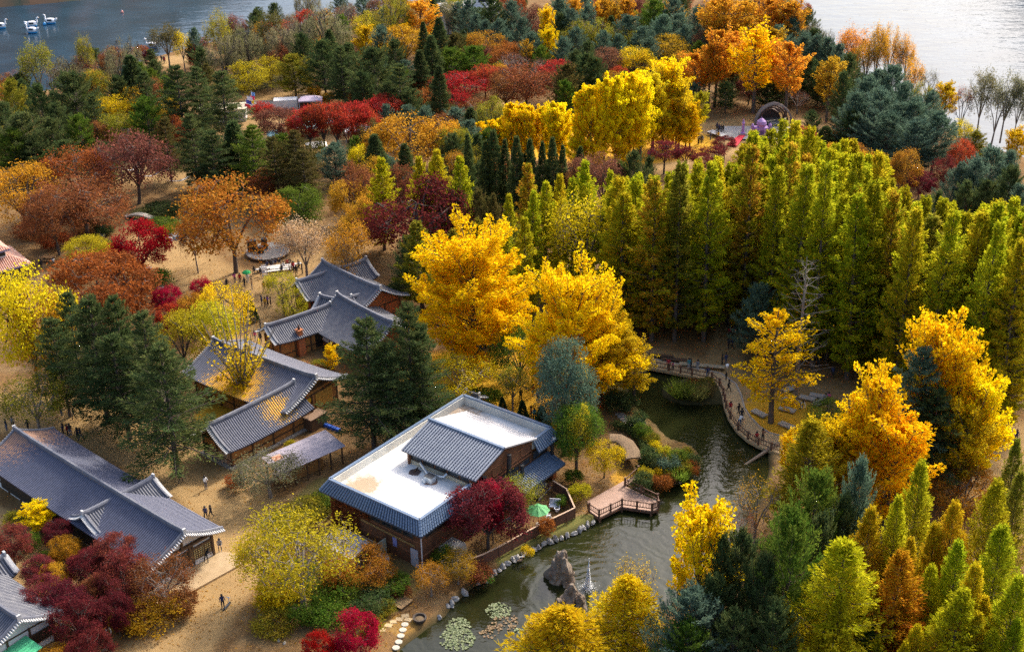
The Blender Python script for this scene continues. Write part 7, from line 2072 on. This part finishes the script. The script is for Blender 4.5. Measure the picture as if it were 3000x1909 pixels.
# ------------------------------------------------------------------ people and ducks: skin-modifier bodies
SKIN = mat('skin', (.55, .34, .24), (.5, .3, .2), 4, .6)
SHOE = mat('shoes', (.10, .09, .09), (.2, .2, .2), 6, .6)
HAIR = mat('dark_hair', (.02, .015, .012), (.035, .025, .02), 6, .5)
JACK = mat('jacket_cloth', None, None, 8, .85, tint=True)
TROU = bpy.data.materials.new('trouser_cloth'); TROU.use_nodes = True
_nt2 = TROU.node_tree
_at = _nt2.nodes.new('ShaderNodeAttribute'); _at.attribute_type = 'OBJECT'; _at.attribute_name = 'tint'
_nt2.links.new(_mix(_nt2, _ramp(_nt2, _noise(_nt2, 8), .4, .7), _at.outputs['Color'], (.03, .03, .035)), _nt2.nodes['Principled BSDF'].inputs['Base Color'])
_nt2.nodes['Principled BSDF'].inputs['Roughness'].default_value = .85
def skin_mesh(name, joints, edges, mats, cls, root=0, sub=1):
    """grow one continuous surface over a skeleton; every face takes the class of its nearest bone"""
    me = bpy.data.meshes.new(name)
    me.from_pydata([j[:3] for j in joints], edges, [])
    ob = bpy.data.objects.new(name, me)
    COL.objects.link(ob)
    md = ob.modifiers.new('skin', 'SKIN')
    md.use_smooth_shade = True
    for i, j in enumerate(joints):
        sv = me.skin_vertices[0].data[i]
        sv.radius = (j[3], j[4] if len(j) > 4 else j[3])
        sv.use_root = (i == root)
    ss_ = ob.modifiers.new('sub', 'SUBSURF'); ss_.levels = sub; ss_.render_levels = sub
    dg = bpy.context.evaluated_depsgraph_get()
    out = bpy.data.meshes.new_from_object(ob.evaluated_get(dg))
    bpy.data.objects.remove(ob)
    out.name = name
    for m in mats:
        out.materials.append(m)
    J = np.array([j[:3] for j in joints])
    for f in out.polygons:
        c = np.array(f.center)
        best, bi = 1e9, 0
        for (a, b), k in zip(edges, cls):
            d = J[b] - J[a]
            t = np.clip(((c - J[a]) @ d) / (d @ d + 1e-9), 0, 1)
            q = np.linalg.norm(c - J[a] - d * t)
            if q < best:
                best, bi = q, k
        f.material_index = bi
    return out
def person_mesh(pose):
    # pelvis, waist, chest, neck, head, crown / shoulders, elbows, wrists, finger tips / hips, knees, ankles, toes
    lh, rh = Vector((-.10, 0, .90)), Vector((.10, 0, .90))
    if pose == 'stand':
        lk, rk, la, ra = (-.11, -.01, .48), (.11, .02, .48), (-.12, .02, .07), (.12, .04, .07); le, re, lw, rw = (-.25, .03, 1.13), (.25, .03, 1.13), (-.27, -.05, .88), (.27, -.04, .88); dz, ty = 0, 0
    elif pose == 'walk':
        lk, rk, la, ra = (-.11, -.20, .50), (.11, .04, .48), (-.11, -.30, .09), (.11, .34, .12); le, re, lw, rw = (-.26, .14, 1.14), (.26, -.10, 1.14), (-.25, .16, .90), (.24, -.26, .95); dz, ty = 0, -.03
    elif pose == 'phone':
        lk, rk, la, ra = (-.11, -.02, .48), (.11, .02, .48), (-.12, .02, .07), (.13, .05, .07); le, re, lw, rw = (-.25, -.14, 1.16), (.25, -.14, 1.16), (-.08, -.38, 1.32), (.08, -.38, 1.32); dz, ty = 0, 0
    elif pose == 'sit':
        lk, rk, la, ra = (-.13, -.42, .92), (.13, -.42, .92), (-.13, -.45, .50), (.13, -.43, .50); le, re, lw, rw = (-.25, -.04, 1.13), (.25, -.04, 1.13), (-.13, -.30, 1.02), (.13, -.30, 1.02); dz, ty = -.43, -.04
    else:  # bend
        lk, rk, la, ra = (-.14, -.06, .48), (.16, .10, .48), (-.18, .02, .07), (.22, .14, .07); le, re, lw, rw = (-.24, -.52, .88), (.24, -.52, .88), (-.16, -.62, .64), (.16, -.62, .64); dz, ty = 0, -.38
    zc = -.22 if pose == 'bend' else 0
    j = [(0, 0, .93, .15, .11), (0, ty * .4, 1.12 + zc * .3, .15, .10), (0, ty * .8, 1.34 + zc * .8, .185, .12), (0, ty * 1.05, 1.47 + zc, .06), (0, ty * 1.2 - .01, 1.585 + zc * 1.1, .085, .10), (0, ty * 1.25, 1.70 + zc * 1.2, .055),
         (-.17, ty * .9, 1.41 + zc * .9, .072), (*le, .05), (*lw, .038), (lw[0], lw[1] - .03, lw[2] - .11, .03), (.17, ty * .9, 1.41 + zc * .9, .072), (*re, .05), (*rw, .038), (rw[0], rw[1] - .03, rw[2] - .11, .03),
         (*lh, .095), (*lk, .066), (*la, .05), (la[0], la[1] - .17, la[2] - .03, .042), (*rh, .095), (*rk, .066), (*ra, .05), (ra[0], ra[1] - .17, ra[2] - .03, .042)]
    j = [(x[0], x[1], x[2] + dz, *x[3:]) for x in j]
    e = [(0, 1), (1, 2), (2, 3), (3, 4), (4, 5), (2, 6), (6, 7), (7, 8), (8, 9), (2, 10), (10, 11), (11, 12), (12, 13), (0, 14), (14, 15), (15, 16), (16, 17), (0, 18), (18, 19), (19, 20), (20, 21)]
    cl = [1, 1, 1, 0, 0, 1, 1, 1, 0, 1, 1, 1, 0, 2, 2, 2, 3, 2, 2, 2, 3]
    me = skin_mesh('body', j, e, [SKIN, JACK, TROU, SHOE], cl)
    hd = j[4]
    hb = MB()
    hb.lathe([(.11, -.10), (.125, .0), (.12, .08), (.075, .145), (.02, .16)], 9, c=(hd[0], hd[1] + .025, hd[2] + .03))
    return me, hb.mesh('hair', HAIR, True)
POSES = {k: person_mesh(k) for k in ('stand', 'walk', 'phone', 'sit', 'bend')}
CLO = dict(k=('black', (.02, .02, .024)), n=('navy', (.025, .035, .10)), r=('red', (.45, .02, .03)), w=('white', (.7, .7, .7)), g=('grey', (.22, .22, .24)), y=('yellow', (.65, .40, .03)), p=('purple', (.16, .07, .30)), b=('brown', (.25, .12, .06)), t=('teal', (.04, .22, .26)), m=('pink', (.6, .10, .25)), o=('orange', (.6, .2, .03)), l=('lime', (.5, .6, .05)))
TRO = dict(k=(.02, .02, .024), j=(.09, .13, .22), g=(.16, .16, .17), w=(.6, .6, .6), b=(.12, .08, .06))
VERB = dict(stand='standing', walk='walking', phone='taking a photo', sit='sitting', bend='bending down')
prn = random.Random(9)
def people(place, data, z=0.0):
    for e in data.split(';'):
        e = e.split()
        if not e:
            continue
        u, v, pose, c = float(e[0]), float(e[1]), {'s': 'stand', 'w': 'walk', 'p': 'phone', 'i': 'sit', 'b': 'bend'}[e[2]], e[3]
        p = P(u, v, z)
        kid = len(e) > 4
        lab = '%s in %s jacket %s %s' % ('child' if kid else 'person', CLO[c[0]][0], VERB[pose], place)
        t = thing('person', lab, 'person', p, prn.uniform(0, 6.28) if pose != 'sit' else prn.uniform(-.6, .6), 'people ' + place, prn.uniform(.95, 1.06) * (.68 if kid else 1))
        me, hm = POSES[pose]
        o = link('body', me, t); o.color = (*CLO[c[0]][1], 1); o['tint'] = list(TRO[c[1]])
        link('hair', hm, t)
people('on the sandy path by the long house', '530 1415 w kk; 604 1432 p wj; 604 1520 w nk; 620 1515 w kk; 654 1781 s nk; 338 1848 s kk; 288 1896 s kk; 187 1274 s nk; 200 1276 s rk; 208 1277 s kj; 230 1289 w kk; 238 1290 w kg; 316 1862 b wg')
people('on the terrace of the long house', '645 1606 i gk; 606 1645 b kk', .32)
people('under the dark firs', '138 1183 s kk; 161 1198 w gk; 182 1218 s kj; 219 1229 w kk; 21 1262 s kj; 40 1254 s gk; 205 1154 s rk; 212 1156 s wk; 221 1152 s mk; 280 1175 s wk; 268 1108 s rk; 275 1112 s wk; 384 1090 s tj; 376 1094 s rk; 85 1262 w kk')
people('on the sandy plaza', '666 845 s kk; 689 830 p mg; 704 830 s rn; 718 843 w kk; 739 847 s bj; 774 853 w rk; 789 853 w kk; 768 897 s nk; 778 901 s yk; 785 897 s pk; 794 899 s kk; 727 886 w kk; 732 886 w gk; 720 890 s nk; 725 995 s rk; 764 966 s kk; 764 1003 s kk; 748 999 s mw; 453 949 s pk; 302 688 s nk; 869 807 w kk; 886 803 s nk; 862 795 s rk; 876 790 w kk; 850 800 s wk'.replace('rn', 'rk'))
people('on the audience benches', '746 801 i kk; 764 805 i kk; 783 784 i nk; 794 782 i kj; 800 780 i gk; 808 778 i nk; 819 776 i kk; 832 786 i wk; 842 778 i rk; 826 798 i nk; 850 776 i kk; 858 786 i rk', .1)
people('beside the picnic table', '123 788 s kk; 160 782 p wk')
people('in the shade of the redwood grove', '1858 966 s kk; 1870 968 s nk; 1884 970 s kk; 1913 966 b kk; 2152 978 w kk; 2138 987 w rk; 2134 1021 w kk; 2146 1019 w nk; 2115 1070 s kk; 2126 1067 s nj; 2397 1076 s ky; 2507 1097 p wj; 2439 1108 b nk; 2426 1175 i mk; 2347 1200 b wj; 2975 1294 s nk; 2160 930 w kk; 2130 960 s kk; 1846 955 s kk; 2418 1177 i gk'.replace('ky', 'kk'))
people('on the leaf carpet behind the wooden building', '1309 1179 s nk; 1330 1173 p rk; 1526 1175 p kk; 1562 1160 s rk; 1576 1179 s rg; 1501 1195 s nk; 1556 1225 s rk; 1623 1256 w wk; 1639 1262 w kk; 1336 1062 s rk; 1539 845 w rk; 1545 835 w kk; 1345 1065 s rk; 1566 1230 s tk')
people('on the curved boardwalk', '1958 1083 s rk; 1971 1084 s mk k; 2018 1084 s tw; 2043 1088 s gw; 2072 1108 w nj; 2127 1112 s kk k; 2134 1147 w kk; 2140 1200 i rk; 2163 1215 w kk; 2172 1233 s kk; 2166 1248 b wj; 2216 1290 i rk; 2234 1292 p bk; 2024 1083 s kk', .16)
people('on the far plaza', '2046 420 s gk; 2053 422 s kk; 2058 421 s gk; 2081 411 s nj; 2103 394 s kk; 2106 388 s nk; 2112 390 s kk; 2098 408 s wk; 2104 410 s yk; 2100 384 s nk; 2118 392 w kk; 1900 465 s mk; 1905 462 s gk; 1870 452 s kk; 2248 384 s nk; 2254 382 s kk; 2257 385 s kj', .15)
people('on the lakeside path', '481 186 w nk; 484 187 w rk; 474 182 s kk; 452 180 s nk')
p = P(727, 830, 0)
t = thing('person', 'performer in a white robe holding a green umbrella on the plaza', 'person', p, .3)
o = link('body', POSES['phone'][0], t); o.color = (.8, .8, .8, 1); o['tint'] = [.7, .7, .7]; link('hair', POSES['phone'][1], t)
um = thing('umbrella', 'bright green umbrella held over the white robed performer', 'umbrella', p + Vector((0, -.35, 0)))
_b = MB(); _b.lathe([(.7, 1.95), (.55, 2.15), (.25, 2.3), (.02, 2.36)], 10); _b.build('canopy', mat('vivid_green', (.02, .45, .12), (.02, .4, .1), 3), um)
_b = MB(); _b.tube([(0, 0, 1.25), (0, 0, 2.3)], .02, 5); _b.build('shaft', BLK, um)
t = thing('balloon', 'white balloon on a string above a child on the boardwalk', 'balloon', P(2128, 1112, .16)); _b = MB(); _b.lathe([(.02, 1.7), (.12, 1.8), (.24, 2.05), (.22, 2.25), (.02, 2.38)], 10); _b.build('skin', SWM, t, smooth=True); _b = MB(); _b.tube([(0, 0, .8), (0, 0, 1.72)], .01, 4); _b.build('string', WHT, t)
# push scooter under the rider on the path
p = P(654, 1781, 0)
t = thing('scooter', 'dark push scooter ridden along the sandy path', 'scooter', p + Vector((.35, .1, 0)), 1.2)
_b = MB(); _b.box((0, 0, .2), (1.0, .25, .08)); _b.build('deck', BLK, t)
for x in (-.5, .55):
    w_ = MB(); w_.tube([(x, -.05, .16), (x, .05, .16)], .16, 12); w_.build('wheel', BLK, t)
_b = MB(); _b.tube([(.5, 0, .2), (.4, 0, 1.0)], .03, 5); _b.tube([(.4, -.28, 1.0), (.4, .28, 1.0)], .025, 5); _b.build('handlebar', SWB, t)
# ducks
def duck_mesh():
    j = [(0, 0, .12, .13, .11), (-.22, 0, .16, .05), (.16, 0, .16, .10), (.22, 0, .30, .045), (.26, 0, .40, .05), (.36, 0, .385, .022), (-.32, 0, .22, .02)]
    return skin_mesh('body', j, [(0, 1), (0, 2), (2, 3), (3, 4), (4, 5), (1, 6)], [mat('white_feathers', None, None, 8, .8, tint=True), mat('orange_bill', (.6, .28, .03))], [0, 0, 0, 0, 1, 0])
DM = duck_mesh()
for (u, v, rz, c_, lab) in ((1530, 1634, .2, (.85, .85, .83), 'white duck swimming beside the shore stones'), (1548, 1628, 2.2, (.85, .84, .82), 'white duck turned towards the rock islet'), (1524, 1645, .4, (.28, .18, .11), 'brown duck beside a white one')):
    t = thing('duck', lab, 'duck', P(u, v, POND_Z - .03), rz, scale=1.25)
    o = link('body', DM, t); o.color = (*c_, 1)
